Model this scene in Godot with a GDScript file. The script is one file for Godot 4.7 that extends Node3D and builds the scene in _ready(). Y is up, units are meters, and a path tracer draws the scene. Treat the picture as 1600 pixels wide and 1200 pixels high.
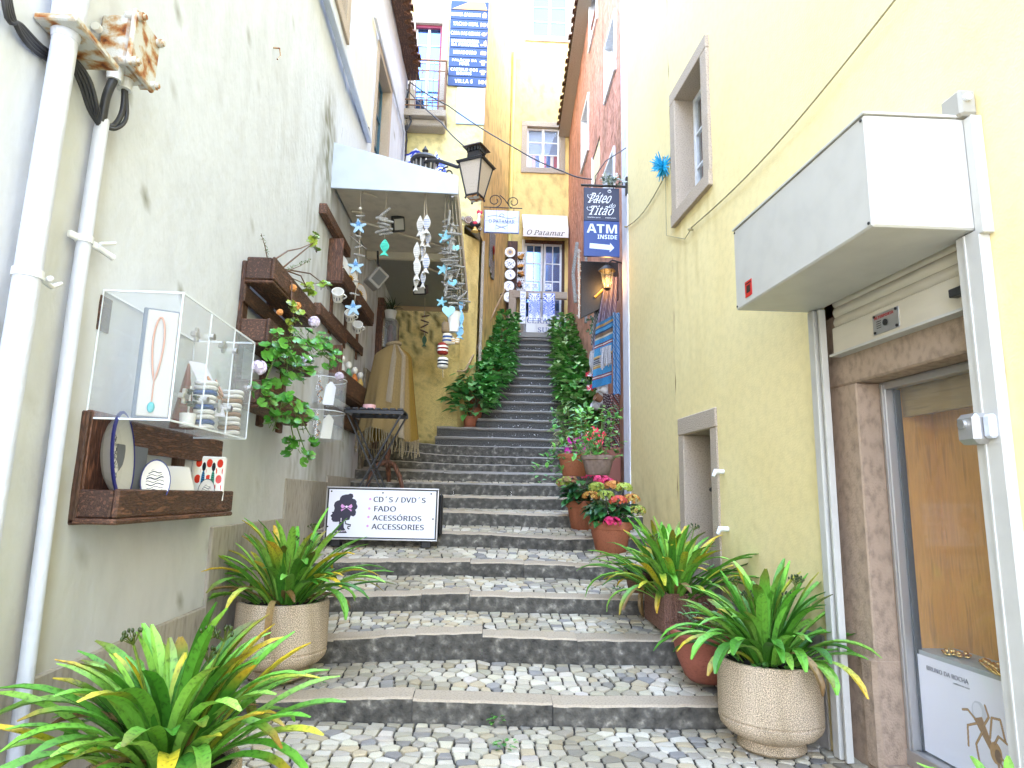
extends Node3D

class MB:
	var v := PackedVector3Array()
	var n := PackedVector3Array()
	var c := PackedColorArray()
	var u := PackedVector2Array()
	var col := Color.WHITE

	func t3(a: Vector3, b: Vector3, d: Vector3, na: Vector3, nb: Vector3, nd: Vector3, ua := Vector2.ZERO, ub := Vector2.ZERO, ud := Vector2.ZERO, ca = null, cb = null, cd = null) -> void:
		v.append(a); v.append(b); v.append(d)
		n.append(na); n.append(nb); n.append(nd)
		u.append(ua); u.append(ub); u.append(ud)
		c.append(ca if ca != null else col); c.append(cb if cb != null else col); c.append(cd if cd != null else col)

	func tri(a: Vector3, b: Vector3, d: Vector3, ua := Vector2.ZERO, ub := Vector2.ZERO, ud := Vector2.ZERO) -> void:
		var m := (d - a).cross(b - a).normalized()
		t3(a, b, d, m, m, m, ua, ub, ud)

	func quad(a: Vector3, b: Vector3, d: Vector3, e: Vector3) -> void:   # clockwise seen from the front, a = top left
		tri(a, b, d, Vector2(0, 0), Vector2(1, 0), Vector2(1, 1))
		tri(a, d, e, Vector2(0, 0), Vector2(1, 1), Vector2(0, 1))

	func qo(a: Vector3, b: Vector3, d: Vector3, e: Vector3, ref: Vector3) -> void:
		if (d - a).cross(b - a).dot((a + d) * 0.5 - ref) >= 0: quad(a, b, d, e)
		else: quad(b, a, e, d)

	func to(a: Vector3, b: Vector3, d: Vector3, ref: Vector3) -> void:
		if (d - a).cross(b - a).dot((a + b + d) / 3.0 - ref) >= 0: tri(a, b, d)
		else: tri(a, d, b)

	func hull8(p: Array, bev := 0.0) -> void:   # p[i]: corner with sign bits x=1, y=2, z=4 of i; bevelled box between them
		var ctr := Vector3.ZERO
		for q in p: ctr += q / 8.0
		if bev <= 0.0:
			for f in [[0, 1, 3, 2], [4, 5, 7, 6], [0, 1, 5, 4], [2, 3, 7, 6], [0, 2, 6, 4], [1, 3, 7, 5]]:
				qo(p[f[0]], p[f[1]], p[f[2]], p[f[3]], ctr)
			return
		var w := []
		for i in 8:
			var ax := []
			for k in 3:
				var o := Vector3.ZERO
				for j in 3:
					if j != k:
						var e: Vector3 = p[i ^ (1 << j)] - p[i]
						o += e.normalized() * minf(bev, e.length() * 0.45)
				ax.append(p[i] + o)
			w.append(ax)
		for k in 3:
			var a := 1 << ((k + 1) % 3)
			var b := 1 << ((k + 2) % 3)
			for s in [0, 1 << k]:
				qo(w[s][k], w[s | a][k], w[s | a | b][k], w[s | b][k], ctr)
			for i in 8:
				if not (i & (1 << k)):
					var j := i | (1 << k)
					var k1 := (k + 1) % 3
					var k2 := (k + 2) % 3
					qo(w[i][k1], w[j][k1], w[j][k2], w[i][k2], ctr)
		for i in 8: to(w[i][0], w[i][1], w[i][2], ctr)

	func box(o: Vector3, s: Vector3, bev := 0.0, b := Basis()) -> void:
		var p := []
		for i in 8:
			p.append(o + b * Vector3((s.x if i & 1 else -s.x) / 2, (s.y if i & 2 else -s.y) / 2, (s.z if i & 4 else -s.z) / 2))
		hull8(p, bev)

	func span(a: Vector3, b: Vector3, bev := 0.0) -> void:
		box((a + b) / 2, (b - a).abs(), bev)

	func bar(a: Vector3, b: Vector3, w: float, h: float, bev := 0.0, up := Vector3.UP) -> void:
		var z := (b - a).normalized()
		var x := up.cross(z)
		if x.length() < 0.01: x = Vector3.RIGHT.cross(z)
		x = x.normalized()
		box((a + b) / 2, Vector3(w, h, (b - a).length()), bev, Basis(x, z.cross(x), z))

	func tube(p: Array, r, sides := 6, caps := true) -> void:
		var k := p.size()
		var ref := Vector3.UP
		var rings := []
		var nrm := []
		var lastx := Vector3.ZERO
		for i in k:
			var d: Vector3 = (p[mini(i + 1, k - 1)] - p[maxi(i - 1, 0)]).normalized()
			var x := lastx - d * lastx.dot(d)
			if x.length() < 0.05: x = (ref if absf(d.dot(ref)) < 0.95 else Vector3.RIGHT).cross(d)
			x = x.normalized()
			lastx = x
			var y := d.cross(x)
			var rr: float = r[i] if r is Array else r
			var a := []
			var b := []
			for s in sides:
				var t := TAU * s / sides
				var q := x * cos(t) + y * sin(t)
				a.append(p[i] + q * rr); b.append(q)
			rings.append(a); nrm.append(b)
		for i in k - 1:
			for s in sides:
				var e := (s + 1) % sides
				t3(rings[i][s], rings[i + 1][e], rings[i][e], nrm[i][s], nrm[i + 1][e], nrm[i][e])
				t3(rings[i][s], rings[i + 1][s], rings[i + 1][e], nrm[i][s], nrm[i + 1][s], nrm[i + 1][e])
		if caps:
			for s in range(1, sides - 1):
				to(rings[0][0], rings[0][s], rings[0][s + 1], p[1])
				to(rings[k - 1][0], rings[k - 1][s], rings[k - 1][s + 1], p[k - 2])

	func cord(p: Array, r, sides := 6, k := 5) -> void:   # a tube along a smooth curve through the points
		var q := []
		for i in p.size() - 1:
			for j in k: q.append((p[i] as Vector3).cubic_interpolate(p[i + 1], p[maxi(i - 1, 0)], p[mini(i + 2, p.size() - 1)], float(j) / k))
		q.append(p[-1])
		tube(q, r, sides)

	func lathe(prof: Array, o: Vector3, seg := 20, b := Basis(), a0 := 0.0, a1 := TAU, sharp := 0.6) -> void:   # prof of Vector2(radius, height) from below; normals split at sharp bends
		var k := prof.size()
		for i in k - 1:
			var d0: Vector2 = (prof[i + 1] - prof[i]).normalized()
			var na := d0
			var nb := d0
			if i > 0:
				var e: Vector2 = (prof[i] - prof[i - 1]).normalized()
				if e.dot(d0) > sharp: na = (e + d0).normalized()
			if i < k - 2:
				var e: Vector2 = (prof[i + 2] - prof[i + 1]).normalized()
				if e.dot(d0) > sharp: nb = (e + d0).normalized()
			for s in seg:
				var t0 := a0 + (a1 - a0) * s / seg
				var t1 := a0 + (a1 - a0) * (s + 1) / seg
				var c0 := Vector3(cos(t0), 0, sin(t0))
				var c1 := Vector3(cos(t1), 0, sin(t1))
				var q := []
				var m := []
				for w in [[c0, prof[i], na], [c1, prof[i], na], [c1, prof[i + 1], nb], [c0, prof[i + 1], nb]]:
					q.append(o + b * (w[0] * w[1].x + Vector3.UP * w[1].y))
					m.append(b * (w[0] * w[2].y - Vector3.UP * w[2].x))
				t3(q[0], q[1], q[2], m[0], m[1], m[2], Vector2(0, 0), Vector2(1, 0), Vector2(1, 1))
				t3(q[0], q[2], q[3], m[0], m[2], m[3], Vector2(0, 0), Vector2(1, 1), Vector2(0, 1))

	func ball(o: Vector3, s: Vector3, seg := 10, rings := 6, b := Basis()) -> void:
		for i in rings:
			for j in seg:
				var q := []
				var m := []
				for w in [[i, j], [i, j + 1], [i + 1, j + 1], [i + 1, j]]:
					var th: float = PI * w[0] / rings
					var ph: float = TAU * w[1] / seg
					var d := Vector3(sin(th) * cos(ph), cos(th), sin(th) * sin(ph))
					q.append(o + b * (d * s)); m.append((b * (d / s)).normalized())
				t3(q[0], q[2], q[1], m[0], m[2], m[1])
				t3(q[0], q[3], q[2], m[0], m[3], m[2])

	func prism(poly: PackedVector2Array, o: Vector3, b: Basis, depth: float, bev := 0.0) -> void:   # outline in b's xy plane at o, front towards +z of b; uv over its bounds
		var idx := Geometry2D.triangulate_polygon(poly)
		var lo := poly[0]
		var hi := poly[0]
		for p in poly: lo = lo.min(p); hi = hi.max(p)
		var sz := hi - lo
		var fr := poly
		if bev > 0.0:
			var g := Geometry2D.offset_polygon(poly, -bev)
			if g.size() == 1 and g[0].size() == poly.size(): fr = g[0]
		var at := func(p: Vector2, z: float) -> Vector3: return o + b * Vector3(p.x, p.y, z)
		var uv := func(p: Vector2) -> Vector2: return Vector2((p.x - lo.x) / sz.x, 1.0 - (p.y - lo.y) / sz.y)
		var nz := b.z.normalized()
		for k in range(0, idx.size(), 3):
			var t := [poly[idx[k]], poly[idx[k + 1]], poly[idx[k + 2]]]
			if (t[1] - t[0]).cross(t[2] - t[0]) > 0: t = [t[0], t[2], t[1]]
			t3(at.call(t[0], depth / 2), at.call(t[1], depth / 2), at.call(t[2], depth / 2), nz, nz, nz, uv.call(t[0]), uv.call(t[1]), uv.call(t[2]))
			t3(at.call(t[0], -depth / 2), at.call(t[2], -depth / 2), at.call(t[1], -depth / 2), -nz, -nz, -nz)
		var cw := Geometry2D.is_polygon_clockwise(poly)
		for i in poly.size():
			var p := poly[i]
			var q := poly[(i + 1) % poly.size()]
			if not cw: var tmp := p; p = q; q = tmp
			quad(at.call(q, depth / 2), at.call(p, depth / 2), at.call(p, -depth / 2), at.call(q, -depth / 2))

	func disc(o: Vector3, r: Vector2, b: Basis, depth: float, seg := 16) -> void:
		var p := PackedVector2Array()
		for i in seg: p.append(Vector2(cos(TAU * i / seg) * r.x, sin(TAU * i / seg) * r.y))
		prism(p, o, b, depth)

	func grid(nu: int, nv: int, f: Callable, cf = null) -> void:   # f(s, t) -> point, smooth; s to the right and t down seen from the front
		var P := []
		var C := []
		for j in nv + 1:
			for i in nu + 1:
				var q: Vector3 = f.call(float(i) / nu, float(j) / nv)
				P.append(q)
				C.append(cf.call(float(i) / nu, float(j) / nv) if cf != null else col)
		var N := []
		var w := nu + 1
		for j in nv + 1:
			for i in w:
				var dx: Vector3 = P[j * w + mini(i + 1, nu)] - P[j * w + maxi(i - 1, 0)]
				var dy: Vector3 = P[mini(j + 1, nv) * w + i] - P[maxi(j - 1, 0) * w + i]
				N.append(dy.cross(dx).normalized())
		for j in nv:
			for i in nu:
				var a := j * w + i
				var b := a + 1
				var d := a + w + 1
				var e := a + w
				var ua := Vector2(float(i) / nu, float(j) / nv)
				var ud := Vector2(float(i + 1) / nu, float(j + 1) / nv)
				t3(P[a], P[b], P[d], N[a], N[b], N[d], ua, Vector2(ud.x, ua.y), ud, C[a], C[b], C[d])
				t3(P[a], P[d], P[e], N[a], N[d], N[e], ua, ud, Vector2(ua.x, ud.y), C[a], C[d], C[e])

	func strap(base: Vector3, az: float, el: float, length: float, w: float, droop: float, c0: Color, c1: Color, seg := 7, side := 0.0, tipf := 0.55) -> void:   # an arching strap leaf with a folded midrib
		var p := base
		var a := az
		var e := el
		var P := []
		var X := []
		var U := []
		for i in seg + 1:
			var d := Vector3(cos(e) * cos(a), sin(e), cos(e) * sin(a))
			var x := Vector3(-sin(a), 0, cos(a))
			P.append(p); X.append(x); U.append(d.cross(x) * -1.0)
			p += d * length / seg
			e -= droop / seg * (0.5 + 1.0 * i / seg)
			a += side / seg
		for i in seg:
			var f0 := float(i) / seg
			var f1 := float(i + 1) / seg
			var w0 := w * (0.45 + 0.55 * sin(minf(f0 * 2.2, PI / 2))) * (1.0 if f0 < 0.68 else sqrt(maxf(0.0, 1.0 - pow((f0 - 0.68) / 0.33, 2))))
			var w1 := w * (0.45 + 0.55 * sin(minf(f1 * 2.2, PI / 2))) * (1.0 if f1 < 0.68 else sqrt(maxf(0.0, 1.0 - pow((f1 - 0.68) / 0.33, 2))))
			var k0 := c0.lerp(c1, smoothstep(tipf, 1.0, f0))
			var k1 := c0.lerp(c1, smoothstep(tipf, 1.0, f1))
			var a0: Vector3 = P[i]
			var a1: Vector3 = P[i + 1]
			for s in [-1.0, 1.0]:
				var e0: Vector3 = a0 + X[i] * w0 * s * 0.5 + U[i] * w0 * 0.22
				var e1: Vector3 = a1 + X[i + 1] * w1 * s * 0.5 + U[i + 1] * w1 * 0.22
				var n0: Vector3 = (U[i] - X[i] * s * 0.45).normalized()
				var n1: Vector3 = (U[i + 1] - X[i + 1] * s * 0.45).normalized()
				if s > 0:
					t3(a0, a1, e1, n0, n1, n1, Vector2.ZERO, Vector2.ZERO, Vector2.ZERO, k0, k1, k1)
					t3(a0, e1, e0, n0, n1, n0, Vector2.ZERO, Vector2.ZERO, Vector2.ZERO, k0, k1, k0)
				else:
					t3(a0, e1, a1, n0, n1, n1, Vector2.ZERO, Vector2.ZERO, Vector2.ZERO, k0, k1, k1)
					t3(a0, e0, e1, n0, n0, n1, Vector2.ZERO, Vector2.ZERO, Vector2.ZERO, k0, k0, k1)

	func leaf(o: Vector3, d: Vector3, up: Vector3, length: float, w: float, c0: Color, c1: Color, bend := 0.3) -> void:   # a broad pointed leaf of 12 faces, folded along its midrib
		d = d.normalized()
		var x := d.cross(up).normalized()
		var z := x.cross(d)
		var st := [[0.0, 0.05], [0.3, 0.85], [0.62, 0.9], [1.0, 0.0]]
		for i in 3:
			for s in [-1.0, 1.0]:
				var q := []
				for k in [i, i + 1]:
					var f: float = st[k][0]
					var m: Vector3 = o + d * length * f - z * bend * length * f * f
					q.append(m)
					q.append(m + x * s * w * 0.5 * st[k][1] + z * w * 0.16 * st[k][1])
				var nn = (z - x * s * 0.35 + d * bend * (0.3 + 0.5 * i)).normalized()
				if s > 0:
					t3(q[0], q[2], q[3], nn, nn, nn, Vector2.ZERO, Vector2.ZERO, Vector2.ZERO, c0, c0, c1)
					t3(q[0], q[3], q[1], nn, nn, nn, Vector2.ZERO, Vector2.ZERO, Vector2.ZERO, c0, c1, c1)
				else:
					t3(q[0], q[3], q[2], nn, nn, nn, Vector2.ZERO, Vector2.ZERO, Vector2.ZERO, c0, c1, c0)
					t3(q[0], q[1], q[3], nn, nn, nn, Vector2.ZERO, Vector2.ZERO, Vector2.ZERO, c0, c1, c1)

	func text(s: String, font: Font, o: Vector3, b: Basis, w: float, h: float, depth := 0.002, shear := 0.0) -> void:   # lettering fitted into a box of w by h round o
		var tm := TextMesh.new()
		tm.text = s; tm.font = font; tm.font_size = 64; tm.pixel_size = 0.01; tm.depth = 0.02; tm.curve_step = 2.0
		var a := tm.get_mesh_arrays()
		var V: PackedVector3Array = a[Mesh.ARRAY_VERTEX]
		var NN: PackedVector3Array = a[Mesh.ARRAY_NORMAL]
		if V.is_empty(): return
		var lo := V[0]
		var hi := V[0]
		for p in V: lo = lo.min(p); hi = hi.max(p)
		var sz := hi - lo
		var idx: PackedInt32Array = a[Mesh.ARRAY_INDEX]
		for i in idx:
			var p := (V[i] - lo) / sz - Vector3(0.5, 0.5, 0.5)
			v.append(o + b * Vector3(p.x * w + p.y * h * shear, p.y * h, p.z * depth))
			n.append((b * NN[i]).normalized())
			u.append(Vector2.ZERO)
			c.append(col)

var rng := RandomNumberGenerator.new()
var taken := {}
var M := {}
var sans := SystemFont.new()
var bold := SystemFont.new()
var serif := SystemFont.new()
var FZ := Basis()                                   # a face towards +z
var FL := Basis(Vector3(0, 0, -1), Vector3.UP, Vector3(1, 0, 0))   # a face on the left wall, towards +x
var FR := Basis(Vector3(0.0698, 0, 0.99756), Vector3.UP, Vector3(-0.99756, 0, 0.0698))   # a face on the right wall, towards -x

func numbered(called: String, under: Node) -> String:
	var key := "%d/%s" % [under.get_instance_id(), called]
	var k: int = taken.get(key, 0)
	taken[key] = k + 1
	return called if k == 0 else "%s_%03d" % [called, k]

func tag(o: Node, label: String, category := "", group := "", kind := ""):
	if label: o.set_meta("label", label)
	if category: o.set_meta("category", category)
	if group: o.set_meta("group", group)
	if kind: o.set_meta("kind", kind)
	return o

func origin_of(o: Node) -> Vector3:
	var p := Vector3.ZERO
	while o is Node3D and o != self:
		p += (o as Node3D).position
		o = o.get_parent()
	return p

func thing(called: String, label: String, category: String, at: Vector3, group := "") -> Node3D:
	var o := Node3D.new()
	o.name = numbered(called, self)
	add_child(o, true)
	o.position = at
	return tag(o, label, category, group)

func ob(called: String, m: MB, mt: Material, under: Node = null, at = null) -> MeshInstance3D:   # one mesh, given in world coordinates, as one named object
	var p: Node = under if under else self
	var o := MeshInstance3D.new()
	o.name = numbered(called, p)
	var from := origin_of(p)
	var piv: Vector3 = at if at != null else (from if under else Vector3.ZERO)
	var arr := []
	arr.resize(Mesh.ARRAY_MAX)
	var vv := m.v.duplicate()
	if piv != Vector3.ZERO:
		for i in vv.size(): vv[i] -= piv
	arr[Mesh.ARRAY_VERTEX] = vv
	arr[Mesh.ARRAY_NORMAL] = m.n
	arr[Mesh.ARRAY_COLOR] = m.c
	arr[Mesh.ARRAY_TEX_UV] = m.u
	var am := ArrayMesh.new()
	am.add_surface_from_arrays(Mesh.PRIMITIVE_TRIANGLES, arr)
	am.surface_set_material(0, mt)
	o.mesh = am
	p.add_child(o, true)
	o.position = piv - from
	return o

func struct(called: String, m: MB, mt: Material, under: Node = null) -> MeshInstance3D:
	var o := ob(called, m, mt, under)
	if not under: o.set_meta("kind", "structure")
	return o

func rr(a: float, b: float) -> float: return rng.randf_range(a, b)

func K(r: float, g: float, b: float) -> Color: return Color(r, g, b)

func lin(x: String) -> Color: return Color(x).srgb_to_linear()

func noise_tex(sd: int, freq: float, ramp: Array, size := 256, oct := 4, cellular := false) -> ImageTexture:   # ramp: greys or colours (sRGB) from low to high
	var f := FastNoiseLite.new()
	f.seed = sd; f.frequency = freq; f.fractal_octaves = oct
	f.noise_type = FastNoiseLite.TYPE_CELLULAR if cellular else FastNoiseLite.TYPE_SIMPLEX_SMOOTH
	var im := f.get_seamless_image(size, size)
	im.convert(Image.FORMAT_L8)
	var d := im.get_data()
	var out := PackedByteArray()
	out.resize(size * size * 3)
	var lut := PackedByteArray()
	for i in 256:
		var t := i / 255.0 * (ramp.size() - 1)
		var k := mini(int(t), ramp.size() - 2)
		var q: Color = ramp[k].lerp(ramp[k + 1], t - k)
		lut.append(int(q.r * 255)); lut.append(int(q.g * 255)); lut.append(int(q.b * 255))
	for i in d.size():
		var k := d[i] * 3
		out[i * 3] = lut[k]; out[i * 3 + 1] = lut[k + 1]; out[i * 3 + 2] = lut[k + 2]
	return ImageTexture.create_from_image(Image.create_from_data(size, size, false, Image.FORMAT_RGB8, out))

func bump_tex(sd: int, freq: float, strength: float, size := 256, oct := 4, cellular := false) -> ImageTexture:
	var f := FastNoiseLite.new()
	f.seed = sd; f.frequency = freq; f.fractal_octaves = oct
	f.noise_type = FastNoiseLite.TYPE_CELLULAR if cellular else FastNoiseLite.TYPE_SIMPLEX_SMOOTH
	var im := f.get_seamless_image(size, size)
	im.convert(Image.FORMAT_RGBA8)
	im.bump_map_to_normal_map(strength)
	return ImageTexture.create_from_image(im)

func g(x: float) -> Color: return Color(x, x, x)

func mat(c: Color, rough := 0.8, tex: Texture2D = null, sc := Vector3.ONE, nrm: Texture2D = null, ns := 1.0, world := false, metal := 0.0) -> StandardMaterial3D:   # c is a linear, real-world colour
	var m := StandardMaterial3D.new()
	m.albedo_color = c.linear_to_srgb()
	m.roughness = rough
	m.metallic = metal
	m.vertex_color_use_as_albedo = true
	if tex or nrm:
		m.uv1_triplanar = true
		m.uv1_world_triplanar = world
		m.uv1_scale = sc
		m.uv1_triplanar_sharpness = 6.0
	if tex: m.albedo_texture = tex
	if nrm:
		m.normal_enabled = true
		m.normal_texture = nrm
		m.normal_scale = ns
	return m

func printed(im: Image, rough := 0.4) -> StandardMaterial3D:
	var m := StandardMaterial3D.new()
	m.albedo_texture = ImageTexture.create_from_image(im)
	m.roughness = rough
	return m

func glass(tint: Color, alpha := 0.08, rough := 0.03) -> StandardMaterial3D:
	var m := StandardMaterial3D.new()
	m.transparency = BaseMaterial3D.TRANSPARENCY_ALPHA
	m.albedo_color = Color(tint.r, tint.g, tint.b, alpha)
	m.roughness = rough
	m.metallic_specular = 0.32
	return m

# --- small drawing tools for flat print (glazes, posters, tiles)
func canvas(w: int, h: int, c: Color) -> Image:
	var im := Image.create(w, h, false, Image.FORMAT_RGB8)
	im.fill(c)
	return im

func dot(im: Image, p: Vector2, r: float, c: Color, ry := -1.0) -> void:
	var q := r if ry < 0 else ry
	for y in range(int(p.y - q), int(p.y + q) + 1):
		for x in range(int(p.x - r), int(p.x + r) + 1):
			if x < 0 or y < 0 or x >= im.get_width() or y >= im.get_height(): continue
			if pow((x - p.x) / maxf(r, 0.5), 2) + pow((y - p.y) / maxf(q, 0.5), 2) <= 1.1: im.set_pixel(x, y, c)

func stroke(im: Image, pts: Array, r: float, c: Color) -> void:
	for i in pts.size() - 1:
		var k := maxi(2, int(pts[i].distance_to(pts[i + 1]) / maxf(0.6, r * 0.5)))
		for j in k + 1: dot(im, pts[i].lerp(pts[i + 1], float(j) / k), r, c)

func scroll(im: Image, o: Vector2, r: float, turns: float, a0: float, w: float, c: Color, sgn := 1.0) -> void:
	var p := []
	for i in 28: p.append(o + Vector2.from_angle(a0 + sgn * TAU * turns * i / 27.0) * r * (1.0 - 0.85 * i / 27.0))
	stroke(im, p, w, c)

func spray(im: Image, o: Vector2, h: float, c: Color, sd: int) -> void:   # a painted sprig
	var q := RandomNumberGenerator.new()
	q.seed = sd
	stroke(im, [o, o - Vector2(0, h)], 1.4, c)
	for i in 9:
		var t := 0.15 + 0.8 * i / 9.0
		for s in [-1, 1]:
			var a := o - Vector2(0, h * t)
			var b: Vector2 = a + Vector2(s * h * (0.42 - 0.25 * t) * q.randf_range(0.8, 1.2), -h * 0.2)
			stroke(im, [a, b], 1.0, c)
			dot(im, b, h * 0.045, c, h * 0.03)
			dot(im, a.lerp(b, 0.6) + Vector2(0, -2), h * 0.03, c)

func wall(a: Vector3, b: Vector3, y1: float, res: float, holes: Array, cf: Callable, mt: Material, called: String, under: Node, wob := 0.004) -> MeshInstance3D:   # plaster face from a to b (a left seen from the alley), grid cut at openings [s0, s1, y0, y1] in metres from a
	var m := MB.new()
	var L := Vector2(b.x - a.x, b.z - a.z).length()
	var S := [0.0, L]
	var Y := [a.y, y1]
	var k := int(L / res)
	for i in range(1, k): S.append(L * i / k)
	k = int((y1 - a.y) / res)
	for i in range(1, k): Y.append(a.y + (y1 - a.y) * i / k)
	for h in holes:
		S.append(h[0]); S.append(h[1]); Y.append(h[2]); Y.append(h[3])
	S.sort(); Y.sort()
	var f := FastNoiseLite.new()
	f.seed = 7; f.frequency = 0.9
	var dir := Vector3(b.x - a.x, 0, b.z - a.z) / L
	var nn := Vector3.UP.cross(dir) * -1.0
	nn = Vector3(-dir.z, 0, dir.x)
	var P := []
	var C := []
	for y in Y:
		var row := []
		var cr := []
		for s in S:
			var q = Vector3(a.x, y, a.z) + dir * s
			q += nn * f.get_noise_2d(s * 2.0 + a.x * 7.0, y * 2.0) * wob * 2.0
			row.append(q)
			cr.append(cf.call(s, y, q))
		P.append(row); C.append(cr)
	for j in Y.size() - 1:
		if Y[j + 1] - Y[j] < 1e-5: continue
		for i in S.size() - 1:
			if S[i + 1] - S[i] < 1e-5: continue
			var cs: float = (S[i] + S[i + 1]) / 2
			var cy: float = (Y[j] + Y[j + 1]) / 2
			var skip := false
			for h in holes:
				if cs > h[0] and cs < h[1] and cy > h[2] and cy < h[3]: skip = true
			if skip: continue
			m.t3(P[j + 1][i], P[j + 1][i + 1], P[j][i + 1], nn, nn, nn, Vector2.ZERO, Vector2.ZERO, Vector2.ZERO, C[j + 1][i], C[j + 1][i + 1], C[j][i + 1])
			m.t3(P[j + 1][i], P[j][i + 1], P[j][i], nn, nn, nn, Vector2.ZERO, Vector2.ZERO, Vector2.ZERO, C[j + 1][i], C[j][i + 1], C[j][i])
	return ob(called, m, mt, under)

func materials() -> void:
	var plaster_n := bump_tex(11, 0.03, 2.5, 512, 5)
	var rough_n := bump_tex(12, 0.05, 6.0, 512, 4)
	var faint := noise_tex(27, 0.03, [g(0.9), g(0.98), g(1.0)], 256, 5)
	var faint2 := noise_tex(28, 0.02, [g(0.955), g(0.985), g(1.0)], 256, 5)
	var grain_n := bump_tex(13, 0.12, 6.0, 256, 4)
	var blot := noise_tex(21, 0.012, [g(0.8), g(0.97), g(1.0)], 512, 5)
	var fine := noise_tex(22, 0.08, [g(0.78), g(0.95), g(1.0), g(0.92)], 256, 4)
	var speck := noise_tex(23, 0.22, [g(0.45), g(0.7), g(0.95), g(1.0)], 256, 3)
	var wood := noise_tex(24, 0.03, [g(0.25), g(0.75), g(0.5), g(1.0), g(0.7)], 256, 5)
	var lichen := noise_tex(25, 0.016, [g(0.25), g(0.4), g(0.46), g(0.52), g(0.68), g(1.0)], 512, 8)
	var dots := noise_tex(26, 0.14, [g(0.28), g(0.34), g(0.4), g(0.7), g(1.0), g(1.0)], 256, 4)
	M.white_wall = mat(K(0.66, 0.675, 0.705), 0.9, faint2, Vector3(0.8, 0.4, 0.8), plaster_n, 0.35, true)
	M.yellow_wall = mat(K(0.90, 0.74, 0.38), 0.92, faint2, Vector3(1.9, 1.9, 1.9), rough_n, 0.16, true)
	M.pale_wall = mat(K(0.84, 0.74, 0.40), 0.9, blot, Vector3(0.5, 0.5, 0.5), plaster_n, 0.8, true)
	M.bright_wall = mat(K(0.85, 0.66, 0.27), 0.9, blot, Vector3(0.5, 0.3, 0.5), plaster_n, 0.6, true)
	M.moss_wall = mat(K(0.9, 0.72, 0.3), 0.95, faint, Vector3(1.8, 1.8, 1.8), rough_n, 1.1, true)
	M.red_wall = mat(K(0.62, 0.29, 0.2), 0.92, blot, Vector3(0.7, 0.12, 0.7), rough_n, 0.8, true)
	M.plinth = mat(K(0.42, 0.38, 0.33), 0.92, fine, Vector3(0.9, 0.25, 0.9), plaster_n, 0.7, true)
	M.lilac = mat(K(0.74, 0.74, 0.8), 0.85, faint, Vector3(1, 0.4, 1), plaster_n, 0.5, true)
	M.whitepaint = mat(K(0.8, 0.8, 0.8), 0.5, faint, Vector3(1.5, 0.6, 1.5))
	M.pipe = mat(K(0.64, 0.66, 0.74), 0.55, faint2, Vector3(2.0, 0.6, 2.0), grain_n, 0.12)
	M.canopy = mat(K(0.5, 0.55, 0.64), 0.45, faint2, Vector3(0.6, 0.6, 0.6))
	M.canopy_in = mat(K(0.6, 0.54, 0.45), 0.6, faint, Vector3(0.6, 0.6, 0.6))
	M.cream = mat(K(0.57, 0.54, 0.475), 0.4, faint2, Vector3(0.9, 0.9, 0.9))
	M.cream2 = mat(K(0.68, 0.6, 0.46), 0.4, faint2, Vector3(0.5, 2.0, 0.5))
	M.stone = mat(K(0.44, 0.315, 0.22), 0.9, blot, Vector3(2.6, 1.6, 2.6), grain_n, 0.3)
	M.stone_grey = mat(K(0.52, 0.415, 0.31), 0.9, fine, Vector3(2.5, 2.5, 2.5), grain_n, 0.8)
	M.stone_pale = mat(K(0.66, 0.57, 0.45), 0.9, speck, Vector3(1.2, 1.2, 1.2), grain_n, 0.6)
	M.kerb = mat(K(0.46, 0.42, 0.345), 0.95, lichen, Vector3(1.1, 1.1, 1.1), rough_n, 0.6, true)
	M.kerb_top = mat(K(0.47, 0.375, 0.265), 0.7, fine, Vector3(2.5, 2.5, 2.5), grain_n, 0.5, true)
	M.step = mat(K(0.30, 0.29, 0.27), 0.95, dots, Vector3(2.2, 2.2, 2.2), rough_n, 1.0, true)
	M.nosing = mat(K(0.33, 0.3, 0.26), 0.8, fine, Vector3(2, 2, 2), grain_n, 0.5, true)
	M.cobble = mat(K(0.68, 0.615, 0.50), 0.62, fine, Vector3(6, 6, 6), grain_n, 0.6)
	M.street = mat(K(0.52, 0.47, 0.39), 0.9, speck, Vector3(3, 3, 3))
	M.dirt = mat(K(0.075, 0.062, 0.045), 1.0, speck, Vector3(4, 4, 4), rough_n, 1.0, true)
	M.soil = mat(K(0.06, 0.042, 0.03), 1.0, speck, Vector3(6, 6, 6), rough_n, 1.5)
	M.aggregate = mat(K(0.9, 0.70, 0.48), 0.95, noise_tex(31, 0.22, [g(0.3), g(0.6), g(0.95), g(1.0)], 256, 3), Vector3(2.4, 2.4, 2.4), bump_tex(32, 0.22, 6.0, 256, 2), 0.5)
	M.terracotta = mat(K(0.44, 0.145, 0.07), 0.8, fine, Vector3(3, 1.5, 3), grain_n, 0.3)
	M.old_terra = mat(K(0.30, 0.15, 0.10), 0.9, speck, Vector3(3, 1.5, 3), grain_n, 0.8)
	M.tile = mat(K(0.62, 0.27, 0.14), 0.95, lichen, Vector3(2, 2, 2), rough_n, 1.0)
	M.tile2 = mat(K(0.6, 0.36, 0.18), 0.95, lichen, Vector3(2, 2, 2), rough_n, 1.0)
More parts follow.
